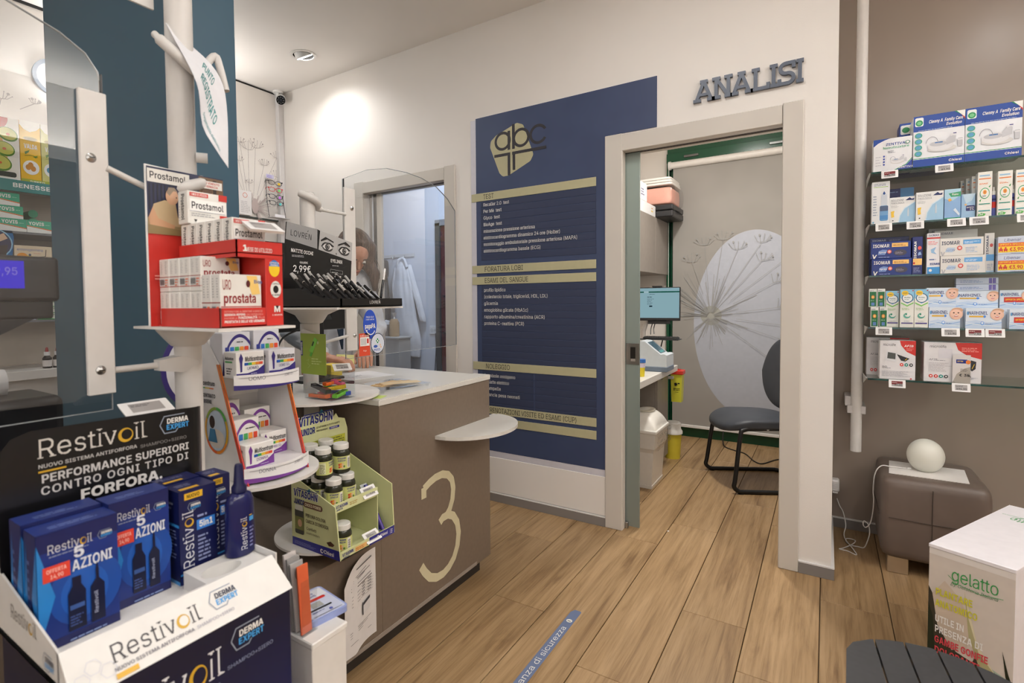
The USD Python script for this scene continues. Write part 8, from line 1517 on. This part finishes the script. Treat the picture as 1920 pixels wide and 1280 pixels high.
CLOTH = mat('white_cotton', {'g': ('geometry', {}), 'n': ('noise_texture', {'scale': 6.0, 'detail': 3.0}), 'k': ('rgb_ramp', {'ramp': [(.3, c(206, 208, 214)), (.7, c(222, 223, 228))]}), 'b': ('bump', {'strength': .6, 'distance': .02}), 'p': ('principled_bsdf', {'roughness': .8})}, [('g.position', 'n.vector'), ('n.fac', 'k.fac'), ('k.color', 'p.base_color'), ('n.fac', 'b.height'), ('b.normal', 'p.normal')])
def drape(rows, nseed, col, amp=.018):
    """hanging cloth: rows of (z, x_left, x_right, depth) wrapped into a flat tube with folds"""
    V, n = [], 44
    for z, x0, x1, d in rows:
        for k in range(n):
            a = 2 * math.pi * k / n; x = (x0 + x1) / 2 + (x1 - x0) / 2 * math.cos(a); y = SYB - .012 - d / 2 - d / 2 * math.sin(a)
            w_ = (meshkit.noise(np.array([math.cos(a) * 2.2 + nseed, math.sin(a) * 2.2, z * 1.3])) - .5) * amp * 3 * min(1, (rows[0][0] - z) * 3 + .2)
            V.append((x + w_ * .4 * math.cos(a), min(y - abs(w_) * math.sin(a), SYB - .004), z))
    F_ = []
    for i in range(len(rows) - 1):
        for k in range(n): a, b_ = i * n + k, i * n + (k + 1) % n; F_ += [[a, a + n, b_ + n], [a, b_ + n, b_]]
    for i, o in ((0, 0), (len(rows) - 1, 1)):
        for k in range(1, n - 1): q_ = [i * n, i * n + k, i * n + k + 1]; F_.append(q_[::-1] if o else q_)
    m_ = trimesh.Trimesh(np.array(V), F_, process=False).subdivide_loop(1); m_.fix_normals(); return MB().add(m_, col, True)
def rowsof(pts, n=26):
    p = np.array(pts); z = np.linspace(p[0, 0], p[-1, 0], n); return [tuple([zz_] + [float(np.interp(-zz_, -p[:, 0], p[:, k])) for k in (1, 2, 3)]) for zz_ in z]
wl = c(216, 217, 222)
lc = Thing('lab_coat', 'white lab coat hanging by its collar on the staff room wall', 'lab coat', (-3.46, SYB - .06, .62))
lc.part('body', drape(rowsof([(1.665, -3.56, -3.50, .03), (1.60, -3.60, -3.44, .07), (1.40, -3.62, -3.38, .09), (1.10, -3.60, -3.34, .10), (.86, -3.58, -3.28, .11), (.70, -3.56, -3.30, .10)]), 1, wl), CLOTH)
m = drape(rowsof([(1.62, -3.50, -3.42, .05), (1.45, -3.44, -3.36, .06), (1.25, -3.36, -3.29, .06), (1.08, -3.31, -3.24, .06), (1.05, -3.30, -3.24, .05)]), 2, wl, .01); lc.part('sleeve', m, CLOTH)
lc.part('sleeve', drape(rowsof([(1.60, -3.64, -3.57, .05), (1.40, -3.66, -3.58, .06), (1.10, -3.62, -3.54, .06), (.78, -3.55, -3.47, .06), (.74, -3.55, -3.48, .05)]), 3, wl, .01), CLOTH)
m = MB().tube(spline([(-3.575, SYB - .06, 1.60), (-3.56, SYB - .07, 1.66), (-3.52, SYB - .05, 1.685), (-3.47, SYB - .07, 1.66), (-3.44, SYB - .075, 1.59)]), .014, wl, 8); lc.part('collar', m, CLOTH)
l2 = Thing('lab_coat', 'second white lab coat hanging lower behind the first, its hem tips showing', 'lab coat', (-3.52, SYB - .03, .40)); l2.part('body', drape(rowsof([(1.05, -3.60, -3.44, .014), (.80, -3.62, -3.42, .014), (.62, -3.60, -3.44, .014), (.46, -3.57, -3.49, .012)]), 6, wl, .006), CLOTH)
pk = Thing('parka', 'dark parka with a fur-trimmed hood hanging left of the lab coats', 'coat', (-3.78, SYB - .09, .62))
pk.part('body', drape(rowsof([(1.60, -3.90, -3.74, .08), (1.45, -3.93, -3.70, .13), (1.20, -3.95, -3.66, .16), (.90, -3.95, -3.66, .16), (.64, -3.93, -3.68, .15)]), 4, c(44, 44, 50)), mat('dark_quilted_nylon', {'g': ('geometry', {}), 'n': ('noise_texture', {'scale': 8.0}), 'k': ('rgb_ramp', {'ramp': [(.3, c(38, 38, 44)), (.7, c(50, 50, 56))]}), 'p': ('principled_bsdf', {'roughness': .4})}, [('g.position', 'n.vector'), ('n.fac', 'k.fac'), ('k.color', 'p.base_color')]))
q = np.random.default_rng(8); m = MB()
for pa, col in ((spline([(-3.89, SYB - .10, 1.58), (-3.86, SYB - .13, 1.68), (-3.80, SYB - .14, 1.715), (-3.74, SYB - .12, 1.64), (-3.70, SYB - .10, 1.54), (-3.685, SYB - .12, 1.44)]), c(126, 98, 70)),):
    for k in range(620):
        p = pa[q.integers(len(pa))]; d_ = q.normal(size=3); d_ /= np.linalg.norm(d_); e = p + d_ * q.uniform(.02, .05); s_ = np.cross(d_, Z) * .0022; cl = c(*(np.array([126, 98, 70]) * q.uniform(.6, 1.6)).clip(20, 230))
        m.raw([p - s_, p + s_, e], [[0, 1, 2], [0, 2, 1]], np.array([0, -1., .2]) / 1.02, cl)
pk.part('fur_trim', m, MATTE, kind='stuff'); pk.part('hood', MB().add(cushion(-3.89, -3.74, SYB - .13, SYB - .01, 1.50, 1.68, .08), c(44, 44, 50), 60), MATTE)
hk = MB().box((-3.95, SYB - .012, 1.70), (-3.40, SYB, 1.735), c(206, 206, 208), .002)
rk = Thing('coat_rail', 'white coat rail on the staff room wall', 'coat rail', (-3.68, SYB - .01, 1.69)); rk.part('rail', hk, PLASTIC)
for x in (-3.82, -3.66, -3.52): rk.part('hook', MB().tube([(x, SYB - .012, 1.72), (x, SYB - .03, 1.705), (x, SYB - .035, 1.69), (x, SYB - .03, 1.70)], .005, c(190, 190, 190), 8), METAL)
so = Thing('wall_socket', 'white wall socket with a cable right of the lab coats', 'socket', (-3.165, SYB, .94)); so.part('plate', MB().box((-3.215, SYB - .012, .930), (-3.120, SYB, 1.010), c(228, 230, 234), .003).cyl((-3.185, SYB - .014, .97), (-3.185, SYB - .012, .97), .018, c(206, 208, 212), 16).cyl((-3.145, SYB - .014, .97), (-3.145, SYB - .012, .97), .014, c(206, 208, 212), 16), PLASTIC); so.part('cable', MB().tube(spline([(-3.14, SYB - .016, .94), (-3.13, SYB - .02, .80), (-3.15, SYB - .014, .60), (-3.16, SYB - .014, .30), (-3.16, SYB - .012, .10)]), .004, c(70, 70, 76), 8), PLASTIC)
fc = Thing('filing_cabinet', 'grey cabinet below the hanging coats in the staff room', 'cabinet', (-3.75, 3.95, 0)); fc.part('body', MB().box((-4.1, 3.85, .0), (-3.32, 4.02, .90), c(168, 168, 166), .002), PLASTIC); fc.part('top_panel', MB().box((-4.1, 3.83, .90), (-3.31, 4.03, .915), c(190, 190, 188), .002), PLASTIC)
for x, h_, r_, cl, nm in ((-3.55, .12, .045, c(120, 110, 104), 'jar of small packets with a white lid on the grey cabinet'), (-3.445, .17, .05, c(178, 148, 112), 'clear bag of biscuits standing on the grey cabinet')):
    t = Thing('food_jar', nm, 'jar', (x, 3.93, .9152)); t.part('contents', MB().lathe([(0, 0), (r_ * .92, 0), (r_, .02), (r_ * .95, h_ * .8), (r_ * .6, h_), (0, h_)], cl, (x, 3.93, .9152), 20), MATTE)
    if h_ < .15: t.part('lid', MB().lathe([(r_ * .8, h_ * .95), (r_ * .8, h_ + .03), (0, h_ + .04)], c(226, 228, 234), (x, 3.93, .9152), 20), PLASTIC)
    else: t.part('tie', MB().lathe([(.012, h_), (.008, h_ + .02), (.03, h_ + .06), (.0, h_ + .05)], c(214, 212, 208), (x, 3.93, .9152), 14), PLASTIC)

# ---------------------------------------------------------------- product shelves on the left wall
LXB, LXF = XL, -3.42
su = Thing('wall_shelving', 'pale wall shelving with products left of the teal column', 'shelving', (-3.57, .95, 0))
su.part('back_panel', MB().box((XL, .10, .92), (XL + .012, 1.60, 1.90), c(196, 186, 172), .001), PLASTIC)
for z in (1.885, 1.632, 1.483, 1.176): su.part('shelf_board', MB().box((XL + .012, .10, z - .012), (LXF, 1.60, z), c(206, 202, 196) if z > 1.7 else c(120, 122, 126), .001), PLASTIC)
su.part('base_cabinet', MB().box((XL, .10, .0), (LXF - .03, 1.60, .868), c(214, 211, 206), .001), PLASTIC); su.part('base_top', MB().box((XL, .10, .868), (LXF + .03, 1.60, .915), c(218, 215, 210), .002), PLASTIC)
m = MB().box((LXF, .40, 1.835), (LXF + .010, 1.60, 1.893), c(66, 138, 136), .0006); f = Face(m, (LXF + .010, .40, 1.835), Y, Z); f.text('BENESSERE INTESTINALE', .585, .020, .022, WHITE, 750, fit=.46); su.part('sign_strip', m, CARTON, 'teal strip reading BENESSERE INTESTINALE')
def valda(col):
    def p(f, w, h):
        f.poly([(0, h), (0, h * .93), (w * .2, h * .86), (w * .5, h * .83), (w * .8, h * .87), (w, h * .93), (w, h)], c(244, 240, 230)); f.ell(w * .5, h * .72, w * .36, h * .035, c(170, 150, 60)); f.text('GOMMOSE', w * .22, h * .70, h * .035, c(110, 96, 40), 700, fit=w * .55); f.text('VALDA', w * .18, h * .56, h * .075, WHITE, 800, fit=w * .66); f.poly([(w * .2, h * .50), (w * .45, h * .54), (w * .4, h * .50), (w * .24, h * .46)], c(90, 130, 50)); f.poly([(w * .6, h * .44), (w * .85, h * .47), (w * .75, h * .42)], c(90, 130, 50)); f.line([(w * .2, h * .44), (w * .5, h * .46), (w * .85, h * .44)], .002, c(90, 120, 50))
        f.ell(w * .5, h * .26, w * .40, h * .115, WHITE)
        for x_, y_ in ((.36, .26), (.6, .245), (.48, .30)): f.ell(w * x_, h * y_, w * .13, h * .045, col)
        f.rect(0, 0, w, h * .07, c(170, 180, 60)); f.text('TUBETTI', w * .4, h * .015, h * .035, WHITE, 700)
    return p
pack('pastille_box', 'tall yellow pastille pack with brown sweets pictured on the upper left shelf', (-3.49, 1.026, 1.8855), (LXF, 1.114, 2.206), c(240, 190, 40), valda(c(206, 140, 60)), axis='X')
pack('pastille_box', 'tall pale green pastille pack half hidden behind the teal column edge', (-3.49, 1.117, 1.8855), (LXF, 1.205, 2.206), c(210, 206, 130), valda(c(70, 140, 170)), axis='X')
def lime(f, w, h):
    f.rect(0, 0, w, h, c(238, 190, 120)); f.poly([(w * .45, h), (w, h), (w, 0), (w * .2, 0), (w * .7, h * .35)], c(240, 236, 224)); f.poly(Point(w * .35, h * .98).buffer(w * .38).intersection(sbox(0, 0, w, h)), c(206, 50, 42)); f.text('VAL', w * .25, h * .92, h * .03, WHITE, 700)
    for x_, y_, rr in ((.72, .74, .26), (.62, .50, .27), (.50, .27, .30)): f.ell(w * x_, h * y_, w * rr, h * rr * .42, c(90, 140, 50), rot=-20); f.ell(w * x_, h * y_ + h * .01, w * rr * .88, h * rr * .35, c(206, 206, 100), rot=-20); f.ell(w * x_, h * y_, w * .05, h * .02, c(220, 110, 60))
    f.rect(w * .4, h * .06, w * .5, h * .08, c(50, 60, 50), .01); f.rect(w * .05, .0, w * .9, h * .045, WHITE)
pack('pastille_box', 'wide pack printed with cut limes at the left edge of the picture', (-3.49, .86, 1.8855), (LXF, 1.023, 2.20), c(238, 190, 120), lime, axis='X')
def yov(f, w, h):
    f.rect(0, h * .25, w, h * .75, c(70, 176, 140)); f.poly([(0, h * .5), (w * .4, h * .40), (w, h * .2), (w, h * .3), (w * .5, h * .44), (0, h * .56)], c(230, 120, 70)); f.text('YOVIS', w * .06, h * .60, h * .28, WHITE, 800, fit=w * .62); f.bars(w * .72, h * .66, w * .24, h * .08, 1, c(190, 230, 214)); f.poly([(0, 0), (w, 0), (w, h * .22), (w * .4, h * .38), (0, h * .48)], c(236, 238, 234))
for y0, z0, la in ((.930, 1.6325, 'bottom of the green stack on the left shelf'), (.918, 1.6965, 'second from the bottom of the green stack'), (.905, 1.7605, 'top of the green stack on the left shelf'), (1.042, 1.6325, 'single one beside the green stack, next to the teal column')): pack('probiotic_box', 'green and white probiotic carton, ' + la, (-3.48, y0, z0), (LXF, y0 + .110, z0 + .0635), c(226, 236, 230), yov, axis='X', group='green probiotic cartons')
for k in range(3): solo('tube_pack', 'green tube pack lying in the stack by the teal column, %s layer' % ['lowest', 'middle', 'top'][k], 'tube pack', MB().cyl((-3.64, 1.10, 1.655 + .044 * k), (-3.52, 1.10, 1.655 + .044 * k), .021, c(40, 140, 100), 18).cyl((-3.52, 1.10, 1.655 + .044 * k), (-3.515, 1.10, 1.655 + .044 * k), .0215, c(80, 180, 140), 18), PLASTIC, 'green tube packs')
pack('probiotic_box', 'cream carton with orange blots and a looping line on the middle left shelf', (-3.49, .985, 1.4835), (LXF, 1.146, 1.562), c(226, 208, 178), lambda f, w, h: (f.text('enterogermina', w * .06, h * .66, h * .16, c(130, 140, 190), 400, fit=w * .7), f.ell(w * .2, h * .3, w * .14, h * .22, c(236, 160, 60)), f.ell(w * .38, h * .22, w * .1, h * .16, c(240, 206, 90)), f.ell(w * .40, h * .4, w * .035, h * .08, c(80, 90, 120)), f.line([(w * .6, h * .2), (w * .7, h * .3), (w * .82, h * .35), (w * .84, h * .8)], .003, c(70, 66, 60)), f.bars(w * .5, h * .5, w * .25, h * .06, 1, c(220, 140, 120))), axis='X')
m = MB().prism(Polygon([(.80, 1.4835), (.975, 1.4835), (.985, 1.60), (.975, 1.66), (.95, 1.69), (.80, 1.70)]), frame((-3.43, 0, 0), Y, Z), .01, c(20, 100, 160)); f = Face(m, (-3.42, 0, 0), Y, Z); f.ell(.90, 1.565, .080, .075, c(150, 200, 226)); f.ell(.90, 1.565, .074, .069, c(60, 60, 90)); f.poly(affinity.rotate(sbox(.84, 1.56, .96, 1.59), 30), c(226, 190, 160)); f.poly([(.86, 1.52), (.95, 1.50), (.96, 1.56), (.90, 1.55)], c(70, 60, 56)); solo('display_card', 'blue display card with a round picture at the left edge', 'display card', m, CARTON)
gwh = lambda f, w, h: (f.poly([(0, h), (0, h * .3), (w * .4, h * .2), (w, 0), (0, 0)], c(40, 150, 80)), f.text('PURESSENTIEL', w * .4, h * .68, h * .2, c(60, 110, 70), 700, fit=w * .55), f.poly([(0, h * .75), (w * .3, h * .6), (w * .6, h * .2), (w * .3, h * .25), (0, h * .4)], c(60, 170, 90)), f.ell(w * .2, h * .75, w * .08, h * .1, c(200, 120, 90)))
for k in range(3): pack('balm_box', 'white and green carton stacked on the lower left shelf, %s' % ['lowest', 'middle one', 'topmost'][k], (-3.48, 1.072 - .004 * k, 1.1765 + .034 * k), (LXF, 1.19 - .004 * k, 1.2095 + .034 * k), c(226, 228, 216), gwh, axis='X', group='white and green cartons on the lower left shelf')
pack('balm_box', 'pale blue carton left of the white and green stack', (-3.48, .93, 1.1765), (LXF, 1.066, 1.240), c(176, 196, 226), lambda f, w, h: (f.text('EUFI', w * .08, h * .5, h * .2, c(70, 100, 180), 700), f.bars(w * .1, h * .3, w * .4, h * .1, 1, c(130, 150, 200)), f.ell(w * .7, h * .5, w * .16, h * .3, c(200, 212, 234))), axis='X')
for y, la in ((1.113, 'left one of the pair on the left wall counter'), (1.160, 'right one of the pair on the left wall counter')):
    t = Thing('dropper_bottle', 'dark dropper bottle with a red bulb, ' + la, 'bottle', (-3.44, y, .9152), 'dark dropper bottles'); p_ = (-3.44, y, .9152)
    t.part('glass', MB().lathe([(0, 0), (.019, 0), (.021, .003), (.021, .055), (.012, .066), (.012, .070), (0, .07)], c(26, 24, 26), p_, 24), GLOSS); t.part('paper_label', MB().lathe([(.0213, .010), (.0213, .044)], c(216, 210, 206), p_, 24), PAPER); t.part('collar', MB().lathe([(.0135, .068), (.0135, .088), (0, .088)], c(228, 226, 224), p_, 20), PLASTIC); t.part('dropper_bulb', MB().lathe([(.007, .088), (.0075, .094), (.006, .106), (.003, .112), (0, .113)], c(150, 40, 44), p_, 16), PLASTIC)
# ---------------------------------------------------------------- the person behind counter 3
def limb(joints, bones, refine=.012, smooth=12):
    """joints: name -> (xyz, radius); bones: chains of names. One smooth continuous surface."""
    parts = []
    for ch in bones:
        for a, b in zip(ch, ch[1:]):
            (pa, ra), (pb, rb_) = joints[a], joints[b]
            sa = mani.Manifold.sphere(ra, 20).translate(tuple(map(float, pa))); sb_ = mani.Manifold.sphere(rb_, 20).translate(tuple(map(float, pb)))
            parts.append(mani.Manifold.batch_hull([sa, sb_]))
    u = mani.Manifold.batch_boolean(parts, mani.OpType.Add).refine_to_length(refine); me = u.to_mesh()
    t = trimesh.Trimesh(me.vert_properties[:, :3], me.tri_verts); trimesh.smoothing.filter_taubin(t, iterations=smooth); return t
SKIN = mat('skin', {'g': ('geometry', {}), 'n': ('noise_texture', {'scale': 40.0, 'detail': 3.0}), 'k': ('rgb_ramp', {'ramp': [(.3, c(198, 142, 116)), (.7, c(210, 156, 130))]}), 'p': ('principled_bsdf', {'roughness': .5, 'subsurface_weight': .15, 'subsurface_radius': (.02, .008, .004), 'subsurface_scale': .3})}, [('g.position', 'n.vector'), ('n.fac', 'k.fac'), ('k.color', 'p.base_color')])
HAIR = mat('brown_hair', {'g': ('geometry', {}), 'm': ('mapping', {'scale': (60.0, 60.0, 6.0)}), 'n': ('noise_texture', {'scale': 2.0, 'detail': 4.0}), 'k': ('rgb_ramp', {'ramp': [(.3, c(58, 42, 34)), (.55, c(86, 64, 52)), (.75, c(120, 92, 74))]}), 'b': ('bump', {'strength': .7, 'distance': .004}), 'p': ('principled_bsdf', {'roughness': .45})}, [('g.position', 'm.vector'), ('m.vector', 'n.vector'), ('n.fac', 'k.fac'), ('k.color', 'p.base_color'), ('n.fac', 'b.height'), ('b.normal', 'p.normal')])
HD = np.array([-2.36, 2.330, 1.540])                      # head centre; the head is bowed towards the papers
fw = np.array([.72, -.30, -.62]); fw /= np.linalg.norm(fw); sd = np.cross(Z, fw); sd /= np.linalg.norm(sd); up = np.cross(fw, sd)
H = lambda a, b, d: HD + fw * a + sd * b + up * d
J = {'pel': ((-2.44, 2.20, .90), .115), 'wst': ((-2.43, 2.21, 1.08), .105), 'chs': ((-2.42, 2.235, 1.26), .120), 'nk0': ((-2.41, 2.28, 1.40), .058), 'nk1': (H(-.06, 0, -.085), .052),
     'sR': ((-2.41, 2.045, 1.36), .062), 'eR': ((-2.27, 1.80, 1.10), .044), 'wR': ((-2.065, 1.83, .975), .028), 'sL': ((-2.41, 2.43, 1.37), .062), 'eL': ((-2.30, 2.46, 1.10), .044), 'wL': ((-2.085, 2.12, .985), .028),
     'hR': ((-2.47, 2.12, .88), .088), 'kR': ((-2.45, 2.11, .48), .058), 'aR': ((-2.47, 2.11, .09), .040), 'tR': ((-2.34, 2.10, .030), .030), 'hL': ((-2.47, 2.29, .88), .088), 'kL': ((-2.45, 2.30, .48), .058), 'aL': ((-2.47, 2.30, .09), .040), 'tL': ((-2.34, 2.31, .030), .030)}
J['hd0'] = (H(-.012, 0, .028), .090); J['hd1'] = (H(.030, 0, -.050), .060); J['jaw'] = (H(.058, 0, -.088), .034); J['brow'] = (H(.035, 0, .035), .072)
bones = [['pel', 'wst', 'chs', 'nk0', 'nk1', 'hd0', 'hd1', 'jaw'], ['hd0', 'brow', 'hd1'], ['chs', 'sR', 'eR', 'wR'], ['chs', 'sL', 'eL', 'wL'], ['pel', 'hR', 'kR', 'aR', 'tR'], ['pel', 'hL', 'kL', 'aL', 'tL']]
# face
for nm, p, r_ in (('n1', (.098, 0, .010), .009), ('n2', (.112, 0, -.022), .012), ('n3', (.092, 0, -.030), .014), ('earR', (-.005, -.090, -.005), .012), ('earR2', (-.012, -.092, -.035), .010), ('earL', (-.005, .090, -.005), .012), ('earL2', (-.012, .092, -.035), .010), ('lp1', (.088, -.016, -.058), .009), ('lp2', (.092, 0, -.057), .010), ('lp3', (.088, .016, -.058), .009), ('ch', (.078, 0, -.092), .018)): J[nm] = (H(*p), r_)
bones += [['n1', 'n2', 'n3'], ['earR', 'earR2'], ['earL', 'earL2'], ['lp1', 'lp2', 'lp3'], ['jaw', 'ch']]
def hand(pre, w, toward, down, thumb_side):
    """palm, four unequal bent fingers and a thumb leaving the side of the palm"""
    t = np.array(toward, float); t /= np.linalg.norm(t); d = np.array(down, float); d -= t * (d @ t); d /= np.linalg.norm(d); s_ = np.cross(t, d) * thumb_side; w = np.array(w, float)
    for k, (o, L_) in enumerate(((-.030, .066), (-.010, .078), (.011, .082), (.031, .072))):
        b0 = w + t * .018 + s_ * o * .55; b1 = w + t * .088 + s_ * o; b2 = b1 + t * L_ * .40 + d * L_ * .18; b3 = b2 + t * L_ * .20 + d * L_ * .30; b4 = b3 + t * L_ * .02 + d * L_ * .26
        for i, (p, r_) in enumerate(((b0, .018), (b1, .0115), (b2, .0092), (b3, .0084), (b4, .0072))): J[f'{pre}{k}{i}'] = (p, r_)
        bones.append([f'{pre}{k}{i}' for i in range(5)])
    bones.append([f'{pre}{k}1' for k in range(4)]); bones.append([f'{pre}{k}0' for k in range(4)])
    for i, (a, b_, c_, r_) in enumerate(((.025, .026, .004, .016), (.055, .050, .016, .0115), (.085, .056, .030, .0095), (.108, .050, .040, .0082))): J[f'{pre}t{i}'] = (w + t * a + s_ * b_ + d * c_, r_)
    bones.append([f'{pre}t{i}' for i in range(4)])
    return w
hand('L', (-2.075, 2.11, .985), (.72, -.62, -.12), (.1, -.1, -1), -1); bones.append(['wL', 'L10']); bones.append(['wL', 'L20'])
hand('R', (-2.055, 1.83, .972), (.80, .45, -.10), (.1, .1, -1), 1); bones.append(['wR', 'R10']); bones.append(['wR', 'R20'])
pe = Thing('person', 'person with brown hair in a white coat, head bowed, holding yellow notes behind counter 3', 'person', (-2.45, 2.21, 0))
body = limb(J, bones, .0085, 10)
pe.part('body', MB().add(body, c(206, 152, 126), True), SKIN)
m = MB()
for s_ in (-1, 1):
    q_ = trimesh.creation.icosphere(2, .0125); q_.apply_translation(H(.092, s_ * .033, .008)); m.add(q_, c(232, 228, 222), True); q_ = trimesh.creation.icosphere(2, .0062); q_.apply_translation(H(.1015, s_ * .033, .004)); m.add(q_, c(60, 44, 34), True); m.tube([H(.100, s_ * .018, .028), H(.106, s_ * .034, .033), H(.094, s_ * .052, .027)], .0035, c(62, 46, 38), 6)
pe.part('eyes_and_brows', m, GLOSS); pe.part('lips', MB().tube([H(.094, -.022, -.058), H(.1015, 0, -.060), H(.094, .022, -.058)], [.003, .0052, .003], c(170, 86, 80), 8), PLASTIC)
JH_ = {'a': (H(-.030, 0, .050), .104), 'b': (H(-.050, 0, -.02), .098), 'l0': (H(.015, .070, .055), .056), 'l1': (H(.040, .080, -.03), .044), 'l2': (HD + (.075, .100, -.12), .036), 'l3': (HD + (.085, .090, -.21), .014), 'r0': (H(-.010, -.070, .045), .050), 'r1': (H(-.015, -.092, -.05), .040), 'r2': (HD + (.060, -.105, -.13), .028), 'r3': (HD + (.07, -.09, -.20), .012), 'k0': (H(-.10, 0, -.06), .060), 'k1': (HD + (-.07, .02, -.17), .05), 'fr': (H(.028, .03, .098), .040), 'fl': (H(.02, -.03, .10), .040)}
pe.part('hair', MB().add(limb(JH_, [['a', 'b', 'k0', 'k1'], ['a', 'l0', 'l1', 'l2', 'l3'], ['a', 'r0', 'r1', 'r2', 'r3'], ['b', 'l1'], ['b', 'r1'], ['a', 'fr'], ['a', 'fl']], .012, 8), c(86, 64, 52), True), HAIR)
strands = MB(); q = np.random.default_rng(4)
for k in range(70):
    a = q.uniform(-1, 1); p0 = H(-.02 + q.uniform(-.06, .05), .075 * np.sign(a) + q.uniform(-.02, .03) * np.sign(a), q.uniform(-.03, .08)); e = HD + (q.uniform(.0, .09), np.sign(a) * q.uniform(.09, .16), -q.uniform(.14, .24)); mid = (p0 + e) / 2 + (0, np.sign(a) * .03, .0)
    strands.tube(spline([p0, mid, e], 5), .0014, c(*(np.array([96, 72, 58]) * q.uniform(.7, 1.35))), 4, caps=False)
pe.part('hair_strands', strands, MATTE, kind='stuff')
JC = {k: (v[0], v[1] + (.022 if k in ('pel', 'wst', 'chs') else .018)) for k, v in J.items() if k in ('pel', 'wst', 'chs', 'sR', 'eR', 'sL', 'eL')}
JC['nk'] = ((-2.415, 2.265, 1.375), .075); JC['cR'] = (np.array(J['eR'][0]) * .18 + np.array(J['wR'][0]) * .82, .046); JC['cL'] = (np.array(J['eL'][0]) * .18 + np.array(J['wL'][0]) * .82, .046); JC['hm1'] = ((-2.47, 2.10, .52), .14); JC['hm2'] = ((-2.47, 2.31, .52), .14); JC['hm3'] = ((-2.42, 2.2, .52), .13)
ct_ = limb(JC, [['pel', 'wst', 'chs', 'nk'], ['chs', 'sR', 'eR', 'cR'], ['chs', 'sL', 'eL', 'cL'], ['pel', 'hm1'], ['pel', 'hm2'], ['pel', 'hm3'], ['hm1', 'hm2'], ['sR', 'nk', 'sL']], .014, 6)
v = ct_.vertices.copy(); nn = ct_.vertex_normals; v += nn * ((meshkit.fbm(v * np.array([14, 14, 22]), 3, 5) - .5) * .030)[:, None]
pe.part('white_coat', MB().add(trimesh.Trimesh(v, ct_.faces, process=False), c(222, 223, 228), True), CLOTH, 'white work coat')
JT = {k: (J[k][0], J[k][1] + .014) for k in ('kR', 'aR', 'kL', 'aL')}; JT['h1'] = ((-2.46, 2.12, .70), .085); JT['h2'] = ((-2.46, 2.30, .70), .085)
pe.part('trousers', MB().add(limb(JT, [['h1', 'kR', 'aR'], ['h2', 'kL', 'aL']], .02, 6), c(52, 54, 62), True), MATTE)
for s_, y in ((0, 2.105), (1, 2.305)): pe.part('shoe', MB().rbox((-2.53, y - .042, 0), (-2.28, y + .042, .075), c(226, 226, 226), .03), PLASTIC)
m = MB()
for y0, y1 in ((2.24, 2.165), (2.33, 2.175)): 
    P = spline([(-2.325, y0, 1.36), (-2.285, (y0 + y1) / 2 - .02, 1.24), (-2.268, y1 - .03, 1.10)], 8)
    for a, b_ in zip(P, P[1:]): m.hull([a + (0, -.009, 0), a + (0, .009, 0), b_ + (0, -.009, 0), b_ + (0, .009, 0), a + (.002, -.009, 0), a + (.002, .009, 0), b_ + (.002, -.009, 0), b_ + (.002, .009, 0)], c(30, 54, 76))
m.hull([(-2.268, 2.10, 1.10), (-2.268, 2.145, 1.10), (-2.262, 2.10, 1.10), (-2.262, 2.145, 1.10), (-2.255, 2.118, .985), (-2.255, 2.128, .985), (-2.250, 2.118, .985), (-2.250, 2.128, .985)], c(28, 46, 66))
pe.part('lanyard', m, PLASTIC, 'dark teal lanyard')
m = MB().hull([(-2.000, 1.850, .925), (-1.998, 1.850, .925), (-2.012, 1.855, .992), (-2.010, 1.855, .992), (-2.000, 1.965, .922), (-1.998, 1.965, .922), (-2.012, 1.975, .978), (-2.010, 1.975, .978)], c(230, 226, 150)).hull([(-1.992, 1.842, .9065), (-1.985, 1.842, .9065), (-2.000, 1.85, .9275), (-1.985, 1.960, .9065), (-1.992, 1.960, .9065), (-2.0, 1.96, .9275)], c(222, 216, 130))
solo('yellow_notes', 'pale yellow note sheets held by the person behind the counter', 'notes', m, PAPER)
solo('note_pad', 'bright yellow note pad on the counter beside the held notes', 'note pad', MB().box((-1.95, 1.70, CZ), (-1.88, 1.77, CZ + .055), c(238, 208, 60), .002), PAPER)
